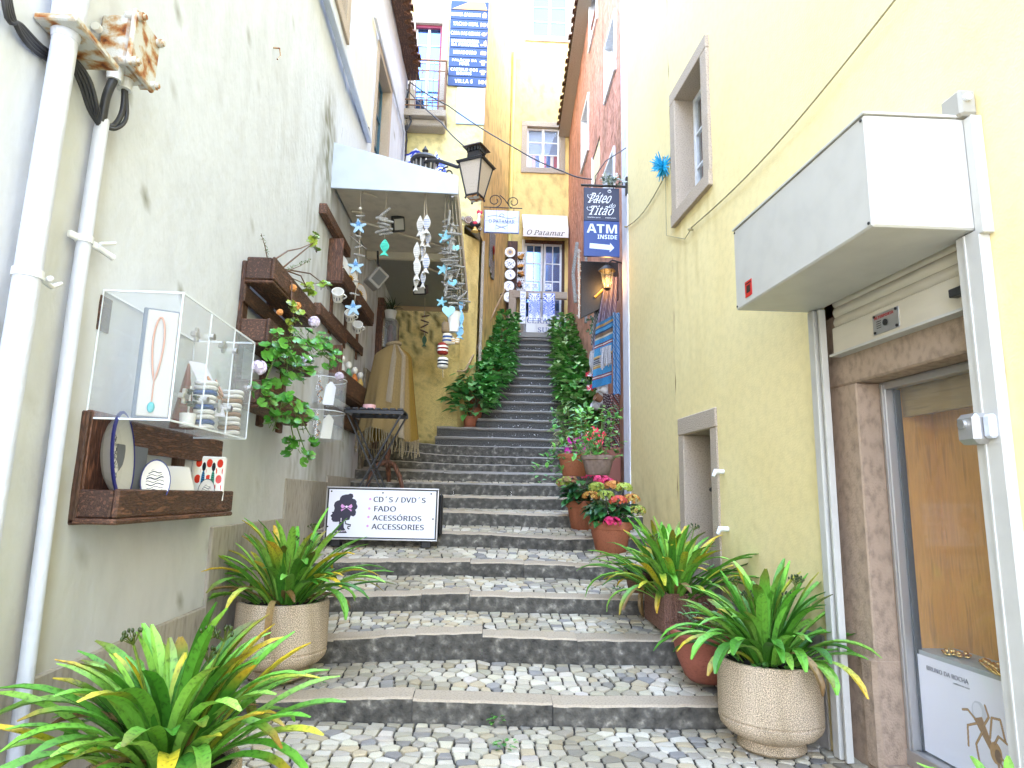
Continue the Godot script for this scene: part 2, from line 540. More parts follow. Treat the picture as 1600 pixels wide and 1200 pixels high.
	for k in 3:
		var wz := mat(K(0.26 - 0.05 * k, 0.115 - 0.022 * k, 0.062 - 0.011 * k), 0.6, wood, Vector3(5, 5, 0.55), grain_n, 0.5)
		wz.uv1_offset = Vector3(k * 0.37, k * 0.23, k * 0.51)
		M["wood%d" % k] = wz
		var wy := mat(K(0.3 - 0.06 * k, 0.12 - 0.022 * k, 0.06 - 0.01 * k), 0.6, wood, Vector3(5, 0.55, 5), grain_n, 0.5)
		wy.uv1_offset = Vector3(k * 0.37, k * 0.23, k * 0.51)
		M["woody%d" % k] = wy
	M.drift = mat(K(0.66, 0.62, 0.56), 0.85, wood, Vector3(9, 9, 9), grain_n, 0.5)
	M.pine = mat(K(0.95, 0.47, 0.07), 0.42, noise_tex(33, 0.02, [g(0.72), g(0.9), g(0.84), g(1.0)], 256, 5), Vector3(4, 0.35, 4))
	M.rust = mat(K(0.8, 0.8, 0.8), 0.8, noise_tex(34, 0.012, [Color("5a2c10"), Color("a8622a"), Color("c8a880"), Color("dcdad2"), Color("dedcd6"), Color("dedcd6")], 256, 5), Vector3(3.0, 3.0, 3.0), grain_n, 0.2)
	M.black = mat(K(0.02, 0.02, 0.022), 0.45)
	M.iron = mat(K(0.025, 0.022, 0.022), 0.5, speck, Vector3(4, 4, 4), grain_n, 0.3)
	M.cable = mat(K(0.025, 0.025, 0.03), 0.45)
	M.rope = mat(K(0.42, 0.36, 0.27), 0.9)
	M.metal = mat(K(0.62, 0.62, 0.62), 0.3, null, Vector3.ONE, null, 1.0, false, 0.9)
	M.alu = mat(K(0.50, 0.48, 0.46), 0.4, null, Vector3.ONE, null, 1.0, false, 0.7)
	M.gold = mat(K(0.75, 0.5, 0.16), 0.25, null, Vector3.ONE, null, 1.0, false, 0.95)
	M.ceramic = mat(K(0.8, 0.78, 0.74), 0.15)
	M.paint = mat(K(1, 1, 1), 0.45)
	M.matte = mat(K(1, 1, 1), 0.9, fine, Vector3(6, 6, 6))
	M.leafy = mat(K(1, 1, 1), 0.3, noise_tex(35, 0.05, [g(0.7), g(0.95), g(1.0)], 128, 3), Vector3(5, 5, 5))
	M.leafy.backlight_enabled = true
	M.leafy.backlight = Color(0.16, 0.22, 0.04)
	M.strap = mat(K(1, 1, 1), 0.5, noise_tex(38, 0.04, [g(0.6), g(0.92), g(1.0), g(0.95)], 128, 5), Vector3(9, 5, 9))
	M.strap.backlight_enabled = true
	M.strap.backlight = Color(0.2, 0.24, 0.05)
	M.petal = mat(K(1, 1, 1), 0.7)
	M.petal.backlight_enabled = true
	M.petal.backlight = Color(0.25, 0.2, 0.2)
	M.knit = mat(K(1, 1, 1), 0.95, noise_tex(36, 0.11, [g(0.5), g(0.8), g(1.0)], 128, 2), Vector3(7, 7, 7), bump_tex(37, 0.11, 8.0, 128, 2), 1.0)
	M.glass = glass(Color(0.9, 0.95, 1.0), 0.05)
	M.acrylic = glass(Color(0.93, 0.96, 0.98), 0.08, 0.02)
	M.lampglass = mat(K(0.52, 0.43, 0.34), 0.3, fine, Vector3(3, 3, 3))
	M.sky_tint_pane = mat(K(0.16, 0.28, 0.56), 0.06, null, Vector3.ONE, null, 1.0, false, 0.85)  # blue of a reflected sky put into the pane colour
	M.dark = mat(K(0.02, 0.018, 0.016), 0.9)
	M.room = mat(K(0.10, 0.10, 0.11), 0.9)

func _ready() -> void:
	rng.seed = 4711
	sans.font_names = PackedStringArray(["Droid Sans"])
	bold.font_names = PackedStringArray(["Droid Sans"])
	bold.font_weight = 700
	serif.font_names = PackedStringArray(["Droid Serif"])
	var cam := Camera3D.new()
	cam.name = "camera"
	cam.fov = 61.93
	cam.far = 400.0
	cam.near = 0.05
	cam.transform = Transform3D(Basis(Vector3(0.99898, 0.02202, 0.03937), Vector3(-0.02849, 0.98464, 0.17225), Vector3(-0.03497, -0.17319, 0.98427)), Vector3(0, 1.4, 0))
	add_child(cam)
	var we := WorldEnvironment.new()
	we.name = "world_environment"
	var env := Environment.new()
	env.background_mode = Environment.BG_SKY
	var sky := Sky.new()
	var sm := ProceduralSkyMaterial.new()
	sm.sky_top_color = Color(0.62, 0.71, 0.86)
	sm.sky_horizon_color = Color(0.95, 0.94, 0.92)
	sm.sky_curve = 0.16
	sm.ground_bottom_color = Color(0.45, 0.42, 0.38)
	sm.ground_horizon_color = Color(0.6, 0.58, 0.55)
	sm.sky_energy_multiplier = 3.2
	sky.sky_material = sm
	env.sky = sky
	env.tonemap_mode = Environment.TONE_MAPPER_LINEAR
	env.tonemap_exposure = 1.1
	env.sdfgi_enabled = true
	env.ssao_enabled = true
	env.ssil_enabled = true
	we.environment = env
	add_child(we)
	var sun := DirectionalLight3D.new()
	sun.name = "sun"
	sun.light_energy = 0.6
	sun.light_color = Color(1.0, 0.95, 0.86)
	sun.light_angular_distance = 0.5
	sun.shadow_enabled = true
	add_child(sun)
	var az := deg_to_rad(35.0)
	var el := deg_to_rad(47.0)
	var ts := Vector3(sin(az) * cos(el), sin(el), cos(az) * cos(el))
	sun.look_at_from_position(ts * 30.0, Vector3.ZERO, Vector3.UP)
	materials()
	ground_and_stairs()
	white_building()
	facing_building()
	far_building()
	red_building()
	yellow_building()
	shop_front()
	left_fittings()
	left_shelves()
	canopy_and_hangings()
	table_and_sign()
	potted_plants()
	flight_plants()
	right_goods()
	far_shop()
	overhead()
	small_growth()

# stair data: z of the riser at the left and the right end, base height, and the blocks' nosing ends
var RIS := [
	[-4.3, -4.3, 0.0, [[Vector3(-1.465, 0.101, -4.3), Vector3(-0.424, 0.156, -4.3)], [Vector3(-0.411, 0.142, -4.3), Vector3(0.456, 0.124, -4.3)], [Vector3(0.464, 0.117, -4.3), Vector3(1.582, 0.125, -4.3)], [Vector3(1.59, 0.125, -4.3), Vector3(2.14, 0.123, -4.3)]]],
	[-5.0, -5.0, 0.201, [[Vector3(-1.674, 0.309, -5), Vector3(-1.092, 0.339, -5)], [Vector3(-1.083, 0.348, -5), Vector3(-0.495, 0.383, -5)], [Vector3(-0.486, 0.388, -5), Vector3(0, 0.408, -5)], [Vector3(0.011, 0.381, -5), Vector3(0.707, 0.368, -5)], [Vector3(0.716, 0.364, -5), Vector3(1.56, 0.371, -5)], [Vector3(1.569, 0.366, -5), Vector3(1.978, 0.363, -5)]]],
	[-5.7, -5.7, 0.433, [[Vector3(-1.702, 0.522, -5.7), Vector3(-0.526, 0.567, -5.7)], [Vector3(-0.515, 0.573, -5.7), Vector3(-0.119, 0.59, -5.7)], [Vector3(-0.107, 0.569, -5.7), Vector3(0.534, 0.563, -5.7)], [Vector3(0.545, 0.558, -5.7), Vector3(1.175, 0.558, -5.7)], [Vector3(1.186, 0.553, -5.7), Vector3(1.988, 0.555, -5.7)]]],
	[-6.4, -6.4, 0.639, [[Vector3(-1.756, 0.74, -6.4), Vector3(-0.942, 0.767, -6.4)], [Vector3(-0.93, 0.767, -6.4), Vector3(-0.137, 0.781, -6.4)], [Vector3(-0.124, 0.77, -6.4), Vector3(0.384, 0.773, -6.4)], [Vector3(0.397, 0.767, -6.4), Vector3(0.883, 0.764, -6.4)], [Vector3(0.895, 0.752, -6.4), Vector3(1.907, 0.764, -6.4)]]],
	[-7.05, -7.05, 0.858, [[Vector3(-1.797, 0.985, -7.05), Vector3(-0.516, 1.004, -7.05)], [Vector3(-0.502, 1.004, -7.05), Vector3(0.073, 1.002, -7.05)], [Vector3(0.087, 0.996, -7.05), Vector3(0.729, 0.975, -7.05)], [Vector3(0.743, 0.968, -7.05), Vector3(1.898, 1.004, -7.05)]]],
	[-7.7, -7.7, 1.056, [[Vector3(-1.825, 1.183, -7.7), Vector3(-0.529, 1.21, -7.7)], [Vector3(-0.514, 1.211, -7.7), Vector3(0.489, 1.202, -7.7)], [Vector3(0.505, 1.195, -7.7), Vector3(1.893, 1.209, -7.7)]]],
	[-8.3, -8.3, 1.244, [[Vector3(-1.86, 1.359, -8.3), Vector3(-0.578, 1.379, -8.3)], [Vector3(-0.561, 1.38, -8.3), Vector3(0.565, 1.388, -8.3)], [Vector3(0.581, 1.389, -8.3), Vector3(1.852, 1.4, -8.3)]]],
	[-8.75, -8.9, 1.413, [[Vector3(-1.847, 1.554, -8.75), Vector3(-0.447, 1.561, -8.8)], [Vector3(-0.43, 1.561, -8.8), Vector3(0.336, 1.563, -8.85)], [Vector3(0.354, 1.563, -8.85), Vector3(1.961, 1.592, -8.9)]]],
	[-9.1, -9.4, 1.606, [[Vector3(-1.843, 1.73, -9.1), Vector3(-0.613, 1.729, -9.25)], [Vector3(-0.594, 1.72, -9.25), Vector3(0.352, 1.727, -9.35), 1], [Vector3(0.371, 1.728, -9.35), Vector3(1.959, 1.748, -9.4), 2]]],
	[-9.4, -9.9, 1.758, [[Vector3(-1.822, 1.899, -9.4), Vector3(-0.641, 1.864, -9.6)], [Vector3(-0.622, 1.864, -9.6), Vector3(0.366, 1.869, -9.8)], [Vector3(0.386, 1.869, -9.8), Vector3(1.985, 1.902, -9.9)]]],
	[-9.75, -10.4, 1.86, [[Vector3(-1.833, 2.082, -9.75), Vector3(-0.676, 2.014, -10.05)], [Vector3(-0.656, 2.015, -10.05), Vector3(2.085, 2.021, -10.4)]]],
	[-10.1, -10.68, 2.01, [[Vector3(-1.829, 2.259, -10.1), Vector3(-0.737, 2.189, -10.4)], [Vector3(-0.716, 2.19, -10.4), Vector3(2.067, 2.217, -10.68)]]],
]

func nose_y(i: int, x: float) -> float:
	var bl: Array = RIS[i][3]
	for b in bl:
		if x <= b[1].x or b == bl[-1]:
			var t := clampf((x - b[0].x) / (b[1].x - b[0].x), -0.2, 1.2)
			return lerpf(b[0].y, b[1].y, t)
	return 0.0

func riser_z(i: int, x: float) -> float:
	return lerpf(RIS[i][0], RIS[i][1], clampf((x + 1.9) / 3.9, 0.0, 1.0))

# sett paving: cells of jittered seeds, cut by their neighbours' bisectors, each stone bevelled and laid proud of the joints
func setts(under: Node, x0: float, x1: float, zf: Callable, zb: Callable, yf: Callable, step: float, singles: int) -> void:
	var seeds := []
	var zmin: float = minf(zb.call(x0), zb.call(x1))
	var zmax: float = maxf(zf.call(x0), zf.call(x1))
	var rows := int((zmax - zmin) / step) + 1
	var dz := (zmax - zmin) / rows
	for r in rows:
		var x := x0 + rr(-0.5, 0.5) * step
		while x < x1 + step * 0.5:
			var w := step * rr(0.8, 1.7)
			seeds.append(Vector2(x + w / 2, zmax - dz * (r + 0.5) + rr(-0.15, 0.15) * dz))
			x += w
	var cell := {}
	for s in seeds:
		var k := Vector2i(int(floor(s.x / (step * 2))), int(floor(s.y / (step * 2))))
		if not cell.has(k): cell[k] = []
		cell[k].append(s)
	var rest := MB.new()
	var made := 0
	var dn := tone_noise(91, 0.55, 4)
	for s in seeds:
		var fz: float = zf.call(s.x) - 0.006
		var bz: float = zb.call(s.x) + 0.012
		if s.y > fz - 0.012 or s.y < bz + 0.012: continue
		var poly := PackedVector2Array([Vector2(maxf(x0, s.x - step * 1.3), bz), Vector2(minf(x1, s.x + step * 1.3), bz), Vector2(minf(x1, s.x + step * 1.3), fz), Vector2(maxf(x0, s.x - step * 1.3), fz)])
		var k := Vector2i(int(floor(s.x / (step * 2))), int(floor(s.y / (step * 2))))
		for i in range(-1, 2):
			for j in range(-1, 2):
				for q in cell.get(k + Vector2i(i, j), []):
					if q == s or q.distance_to(s) > step * 2.8: continue
					var mid: Vector2 = (q + s) / 2
					var d: Vector2 = (q - s).normalized()
					var out := PackedVector2Array()
					for a in poly.size():
						var p := poly[a]
						var p2 := poly[(a + 1) % poly.size()]
						var da := (p - mid).dot(d)
						var db := (p2 - mid).dot(d)
						if da <= 0: out.append(p)
						if da * db < 0: out.append(p.lerp(p2, da / (da - db)))
					poly = out
		if poly.size() < 3: continue
		var gap := rr(0.004, 0.0085)
		var o := Geometry2D.offset_polygon(poly, -gap, Geometry2D.JOIN_MITER)
		if o.is_empty() or o[0].size() < 3: continue
		var base: PackedVector2Array = o[0]
		# knock the corners off
		var cut := PackedVector2Array()
		for a in base.size():
			var p := base[a]
			var pa := base[(a + base.size() - 1) % base.size()]
			var pb := base[(a + 1) % base.size()]
			if p.distance_to(pa) < 0.006: continue
			if p.distance_to(pb) > 0.03 and p.distance_to(pa) > 0.03:
				cut.append(p.lerp(pa, rr(0.03, 0.1))); cut.append(p.lerp(pb, rr(0.03, 0.1)))
			else: cut.append(p)
		if cut.size() < 3: continue
		var ctr := Vector2.ZERO
		for p in cut: ctr += p / cut.size()
		var h := rr(-0.004, 0.004)
		var tilt := Vector2(rr(-0.05, 0.05), rr(-0.05, 0.05))
		var one := singles < 0 or made < singles
		var m: MB = MB.new() if one else rest
		var br := rr(0.62, 1.12)
		var tone := Color(br, br * rr(0.955, 1.0), br * rr(0.86, 0.98))
		var pick := rng.randf()
		if pick < 0.10: tone = Color(0.46, 0.47, 0.52) * rr(0.8, 1.1)
		elif pick < 0.22: tone = Color(0.85, 0.76, 0.6) * rr(0.85, 1.05)
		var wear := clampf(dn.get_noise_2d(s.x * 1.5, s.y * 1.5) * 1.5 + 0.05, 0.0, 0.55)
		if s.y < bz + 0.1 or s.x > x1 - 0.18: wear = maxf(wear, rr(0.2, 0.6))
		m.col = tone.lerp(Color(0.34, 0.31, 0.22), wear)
		var y3 := func(p: Vector2, dy: float) -> Vector3: return Vector3(p.x, float(yf.call(p.x, p.y)) + h + dy + (p - ctr).dot(tilt), p.y)
		var c3: Vector3 = y3.call(ctr, 0.003)
		var low: Vector3 = c3 - Vector3(0, 0.1, 0)
		for a in cut.size():
			var p := cut[a]
			var q := cut[(a + 1) % cut.size()]
			var pi2 := p.lerp(ctr, 0.004 / maxf(0.012, p.distance_to(ctr)))
			var qi := q.lerp(ctr, 0.004 / maxf(0.012, q.distance_to(ctr)))
			var A: Vector3 = y3.call(pi2, 0.0)
			var B: Vector3 = y3.call(qi, 0.0)
			var A2: Vector3 = y3.call(p, -0.006)
			var B2: Vector3 = y3.call(q, -0.006)
			m.to(c3, A, B, low)
			m.qo(A, B, B2, A2, low)
			m.qo(A2, B2, B2 - Vector3(0, 0.018, 0), A2 - Vector3(0, 0.018, 0), low)
		if one:
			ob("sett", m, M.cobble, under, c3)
			made += 1
	if rest.v.size(): tag(ob("setts", rest, M.cobble, under), "", "", "", "stuff")

func sheet_y(m: MB, x0: float, x1: float, zf: Callable, zb: Callable, yf: Callable, dy: float, nx: int, nz: int) -> void:
	m.grid(nx, nz, func(s, t):
		var x := lerpf(x0, x1, s)
		var z := lerpf(zb.call(x), zf.call(x), t)
		return Vector3(x, float(yf.call(x, z)) + dy, z))

func ground_and_stairs() -> void:
	var gm := MB.new()
	gm.grid(20, 20, func(s, t): return Vector3(lerpf(-90, 90, s), -0.14, lerpf(-90.0, 90, t)))
	var sm := MB.new()
	sm.grid(20, 20, func(s, t): return Vector3(lerpf(-40, 40, s), -0.02, lerpf(0.5, 60, t)))
	struct("street", sm, M.street)
	gm.grid(20, 20, func(s, t): return Vector3(lerpf(-2.2, 2.6, s), -0.022, lerpf(-4.32, 0.5, t)))
	var gr := struct("ground", gm, M.dirt)
	var la := Node3D.new()
	la.name = "sett_pavement"
	add_child(la)
	la.set_meta("kind", "structure")
	var flat := func(x, z): return 0.0 - 0.012 * sin(x * 1.3) + 0.0 * z
	setts(la, -1.8, 2.12, func(_x): return -3.3, func(_x): return -4.3, flat, 0.082, 300)
	var near := Node3D.new()
	near.name = "near_pavement"
	add_child(near)
	near.set_meta("kind", "structure")
	setts(near, -1.75, 2.15, func(_x): return 0.5, func(_x): return -3.3, flat, 0.095, 0)
	var parts := [300, 300, 300, 250, 0, 0, 0, 0, 0, 0, 0, 0]
	for i in RIS.size():
		var st := Node3D.new()
		st.name = numbered("stone_step", self)
		add_child(st)
		st.set_meta("kind", "structure")
		var nx := i + 1
		var xr: float = RIS[i][3][-1][1].x
		var kd := 0.17 if i < 9 else 0.3
		var base: float = RIS[i][2]
		var last := i == RIS.size() - 1
		# kerb stones, each with its own worn top and rough dark face
		var px := -1.9
		for b in RIS[i][3]:
			var a: Vector3 = b[0]
			var e: Vector3 = b[1]
			if b == RIS[i][3][0]: a.x = -1.9
			if b == RIS[i][3][-1]: e.x = 2.12 if i < 6 else 1.96
			a.x = px
			px = e.x
			a.x += 0.0015 if i < 5 else 0.0002
			e.x -= 0.0015 if i < 5 else 0.0002
			a.z = riser_z(i, a.x) + rr(-0.012, 0.012); e.z = riser_z(i, e.x) + rr(-0.012, 0.012)
			var m := MB.new()
			m.col = Color(1, 1, 1) * rr(0.8, 1.15)
			if b.size() > 2: m.col = [Color.WHITE, Color(1.0, 1.15, 1.6), Color(1.1, 1.1, 1.15)][b[2]]
			var lo := Vector3(0, base - 0.12, 0)
			var A := Vector3(a.x, lo.y, a.z)
			var E := Vector3(e.x, lo.y, e.z)
			var bk := Vector3(0, 0.012, -kd)
			# face with a slightly uneven, chipped upper edge
			var n := maxi(3, int((e.x - a.x) / 0.07))
			var edge := []
			for k in n + 1:
				var p := a.lerp(e, float(k) / n)
				edge.append(p + Vector3(0, rr(-0.006, 0.002), rr(-0.004, 0.004)))
			var top := MB.new()
			top.col = Color(1, 1, 1) * rr(0.85, 1.12)
			for k in n:
				var p: Vector3 = edge[k]
				var q: Vector3 = edge[k + 1]
				var r := Vector3(0, -0.012, 0)
				var f := Vector3(0, 0, -0.014)
				m.quad(p + r, q + r, Vector3(q.x, lo.y, q.z + 0.01), Vector3(p.x, lo.y, p.z + 0.01))
				top.quad(p + f, q + f, q + r, p + r)
				top.quad(Vector3(p.x, p.y + bk.y, a.z - kd), Vector3(q.x, q.y + bk.y, a.z - kd), q + f, p + f)
			m.quad(A + Vector3(0, 0, -kd), A + Vector3(0, edge[0].y - lo.y - 0.012, -kd), Vector3(A.x, edge[0].y - 0.012, A.z), A)
			m.quad(Vector3(E.x, edge[n].y - 0.012, E.z), E + Vector3(0, edge[n].y - lo.y - 0.012, -kd), E + Vector3(0, 0, -kd), E)
			ob("kerb_stone", m, M.kerb, st)
			ob("worn_nosing", top, M.kerb_top if i < 7 else M.nosing, st)
		var zf := func(x): return riser_z(i, x) - kd
		var zb := func(x): return riser_z(nx, x) + 0.005 if not last else -11.7
		var yf := func(x, z):
			var z0: float = zf.call(x)
			var z1: float = zb.call(x)
			var y1: float = RIS[nx][2] + (nose_y(nx, x) - nose_y(nx, 0.2)) * 0.6 if not last else nose_y(i, x) + 0.05
			return lerpf(nose_y(i, x) + 0.004, y1, clampf((z - z0) / (z1 - z0), 0, 1))
		var bed := MB.new()
		sheet_y(bed, -1.9, 2.12 if i < 6 else 1.96, func(x): return riser_z(i, x) - kd + 0.02, func(x): return zb.call(x) - 0.03, yf, -0.014 if i < 8 else 0.004, 24, 6)
		struct("tread_bed", bed, M.dirt if i < 8 else M.nosing, st)
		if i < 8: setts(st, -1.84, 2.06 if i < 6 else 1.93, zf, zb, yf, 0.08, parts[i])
	# upper flight: one long stone with a rounded nose per step
	var ys := [2.009, 2.206, 2.392, 2.587, 2.779, 2.98, 3.19, 3.397, 3.611, 3.82, 4.024, 4.22, 4.451, 4.661, 4.862, 5.068, 5.281]
	for k in range(2, 17):
		var z := -10.4 - 0.28 * k
		var m := MB.new()
		var x0 := -0.9 if k < 4 else -0.34 + (z + 11.8) * -0.155
		var y: float = ys[k]
		var y0: float = ys[k - 1] - 0.02
		m.col = Color(1, 1, 1) * rr(0.85, 1.1)
		var prof := [Vector2(z + 0.0, y0), Vector2(z + 0.0, y - 0.055), Vector2(z + 0.03, y - 0.045), Vector2(z + 0.042, y - 0.022), Vector2(z + 0.03, y - 0.004), Vector2(z + 0.01, y), Vector2(z - 0.32, y)]
		var n := 14
		var wb := []
		for j in n + 1: wb.append(rr(-0.006, 0.005))
		var face := MB.new()
		face.col = m.col
		for j in n:
			var xa := lerpf(x0, 1.94, float(j) / n)
			var xb := lerpf(x0, 1.94, float(j + 1) / n)
			for q in prof.size() - 1:
				var w := m if q > 0 else face
				w.quad(Vector3(xa, prof[q + 1].y + wb[j], prof[q + 1].x), Vector3(xb, prof[q + 1].y + wb[j + 1], prof[q + 1].x), Vector3(xb, prof[q].y + wb[j + 1], prof[q].x), Vector3(xa, prof[q].y + wb[j], prof[q].x))
		var st := Node3D.new()
		st.name = numbered("stone_step", self)
		add_child(st)
		st.set_meta("kind", "structure")
		ob("riser", face, M.step, st)
		ob("nosing", m, M.nosing, st)
	var top := MB.new()
	top.box(Vector3(0.9, ys[16] - 0.07, -15.4), Vector3(2.3, 0.12, 1.2))
	struct("landing", top, M.nosing)
	# fallen petals and grit on the risers and treads of the upper flight
	var bits := MB.new()
	for k in range(2, 15):
		for j in 46:
			var x := rr(-0.2 + 0.05 * k, 1.7)
			bits.col = Color(1, 1, 1) * rr(0.4, 1.0)
			var z := -10.4 - 0.28 * k + 0.004
			bits.ball(Vector3(x, lerpf(ys[k - 1], ys[k] - 0.09, pow(rng.randf(), 2.0)), z + 0.003), Vector3(rr(0.004, 0.012), rr(0.004, 0.011), 0.004), 5, 3)
	tag(ob("fallen_petals", bits, M.matte), "pale petals and grit scattered over the dark upper steps", "petals", "", "stuff")

# points on the walls: distance along the alley, height, distance out of the wall
func LP(z: float, y: float, o := 0.0) -> Vector3:
	if z > -7.2: return Vector3(-1.702 + 0.024038 * z + o, y, z)
	return Vector3(-1.875 - (z + 7.2) * 0.016667 + o, y, z)

func RP(z: float, y: float, o := 0.0) -> Vector3:
	if z > -6.3: return Vector3(2.317 + 0.07 * z - o, y, z)
	return Vector3(1.876 + (z + 6.3) * 0.00913 - o, y, z)

func TP(z: float, y: float, o := 0.0) -> Vector3: return Vector3(1.93 - (z + 8.6) * 0.00278 - o, y, z)

func FP(x: float, y: float, o := 0.0) -> Vector3: return Vector3(x, y, -11.8 + o)

func BP(x: float, y: float, o := 0.0) -> Vector3: return Vector3(x, y, -15.8 + o)

func SP(z: float, y: float, o := 0.0) -> Vector3: return Vector3(-0.27 - (z + 11.8) * 0.1575 + o, y, z)

func wbox(m: MB, P: Callable, s0: float, s1: float, y0: float, y1: float, o0: float, o1: float, bev := 0.0) -> void:
	var p := []
	for i in 8: p.append(P.call(s1 if i & 1 else s0, y1 if i & 2 else y0, o1 if i & 4 else o0))
	m.hull8(p, bev)

func part(called: String, P: Callable, s0: float, s1: float, y0: float, y1: float, o0: float, o1: float, mt: Material, under: Node, bev := 0.0) -> MeshInstance3D:
	var m := MB.new()
	wbox(m, P, s0, s1, y0, y1, o0, o1, bev)
	return ob(called, m, mt, under)

# a window: stone or painted surround, sash with glazing bars, one pane per light, a dim room with a curtain behind
func window(under: Node, P: Callable, s0: float, s1: float, y0: float, y1: float, fw: float, fm: Material, sm: Material, cols: int, rows: int, recess := 0.12, proud := 0.02, back: Material = null, called := "window", pm: Material = null) -> Node3D:
	var w := Node3D.new()
	w.name = numbered(called, under)
	under.add_child(w, true)
	w.position = P.call((s0 + s1) / 2, y0, 0.0) - origin_of(under)
	var bk := -recess - 0.08
	if fw > 0.0:
		part("jamb", P, s0 - fw, s0, y0, y1, bk, proud, fm, w, 0.006)
		part("jamb", P, s1, s1 + fw, y0, y1, bk, proud, fm, w, 0.006)
		part("lintel", P, s0 - fw, s1 + fw, y1, y1 + fw, bk, proud + 0.002, fm, w, 0.006)
		part("sill", P, s0 - fw, s1 + fw, y0 - fw, y0, bk, proud + 0.012, fm, w, 0.006)
	var sw := minf(0.05, (s1 - s0) * 0.07)
	var o1 := -recess
	var o0 := -recess - 0.04
	var fr := MB.new()
	wbox(fr, P, s0, s0 + sw, y0, y1, o0, o1, 0.004)
	wbox(fr, P, s1 - sw, s1, y0, y1, o0, o1, 0.004)
	wbox(fr, P, s0 + sw, s1 - sw, y1 - sw, y1, o0, o1, 0.004)
	wbox(fr, P, s0 + sw, s1 - sw, y0, y0 + sw * 1.4, o0, o1, 0.004)
	if cols > 1: wbox(fr, P, (s0 + s1) / 2 - sw * 0.7, (s0 + s1) / 2 + sw * 0.7, y0 + sw, y1 - sw, o0, o1 + 0.006, 0.004)
	ob("sash", fr, sm, w)
	var ch := (y1 - y0 - 2.4 * sw) / rows
	for r in range(1, rows): part("glazing_bar", P, s0 + sw, s1 - sw, y0 + 1.4 * sw + ch * r - 0.012, y0 + 1.4 * sw + ch * r + 0.012, o0 + 0.005, o1 - 0.004, sm, w)
	for r in rows:
		for k in cols:
			var a := lerpf(s0 + sw, s1 - sw, float(k) / cols)
			var b := lerpf(s0 + sw, s1 - sw, float(k + 1) / cols)
			part("pane", P, a, b, y0 + 1.4 * sw + ch * r, y0 + 1.4 * sw + ch * (r + 1), o0 + 0.014, o0 + 0.02, pm if pm else M.glass, w)
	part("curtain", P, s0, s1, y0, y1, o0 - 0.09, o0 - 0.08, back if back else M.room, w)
	return w

func tone_noise(sd: int, f: float, oct := 4) -> FastNoiseLite:
	var n := FastNoiseLite.new()
	n.seed = sd; n.frequency = f; n.fractal_octaves = oct
	return n

func shell(m: MB, pts: Array, y0: float, y1: float) -> void:   # the unseen sides and flat top of a building, a closed outline with its first side (0 to 1) left open
	for i in range(1, pts.size()):
		var a: Vector2 = pts[i]
		var b: Vector2 = pts[(i + 1) % pts.size()]
		m.quad(Vector3(a.x, y1, a.y), Vector3(b.x, y1, b.y), Vector3(b.x, y0, b.y), Vector3(a.x, y0, a.y))
	var P := PackedVector2Array(pts)
	var idx := Geometry2D.triangulate_polygon(P)
	for k in range(0, idx.size(), 3):
		m.to(Vector3(P[idx[k]].x, y1, P[idx[k]].y), Vector3(P[idx[k + 1]].x, y1, P[idx[k + 1]].y), Vector3(P[idx[k + 2]].x, y1, P[idx[k + 2]].y), Vector3(P[0].x, y0 - 50, P[0].y))

func roof_tiles(under: Node, za: float, zb: float, y: Callable, xw: float, dir: float, over: float, mt: Array) -> void:   # barrel tiles along an eave: a course of covers above channels, each tile a part
	var k := int(absf(zb - za) / 0.2)
	var sl := 0.42
	for course in 2:
		for i in k:
			var z := lerpf(za, zb, (i + 0.5) / k) + rr(-0.01, 0.01)
			for cover in 2:
				var m := MB.new()
				var zz := z + (0.1 if cover else 0.0)
				var r := rr(0.078, 0.088)
				m.col = Color(1, rr(0.85, 1.0), rr(0.8, 1.0)) * rr(0.6, 1.25)
				var out := xw + dir * (over + rr(-0.02, 0.02) - 0.33 * course - (0.0 if cover else 0.03))
				var y0: float = y.call(zz) + 0.33 * course * sl + (0.045 if cover else 0.0)
				var e := Vector3(-dir * 0.45, 0.45 * sl, 0)
				var o := Vector3(out, y0, zz)
				for shell_r in [r, r - 0.016]:
					m.grid(8, 1, func(s, t):
						var a: float = PI * s if cover else PI + PI * s
						return o + e * t + Vector3(0, sin(a) * shell_r * 0.8 + (0.0 if cover else shell_r * 0.55), -cos(a) * shell_r))
				for s in 8:
					var f := func(q, w):
						var a: float = PI * q / 8.0 if cover else PI + PI * q / 8.0
						return o + Vector3(0, sin(a) * w * 0.8 + (0.0 if cover else r * 0.55), -cos(a) * w)
					m.quad(f.call(s, r), f.call(s + 1, r), f.call(s + 1, r - 0.016), f.call(s, r - 0.016))
				ob("roof_tile", m, mt[rng.randi() % mt.size()], under)

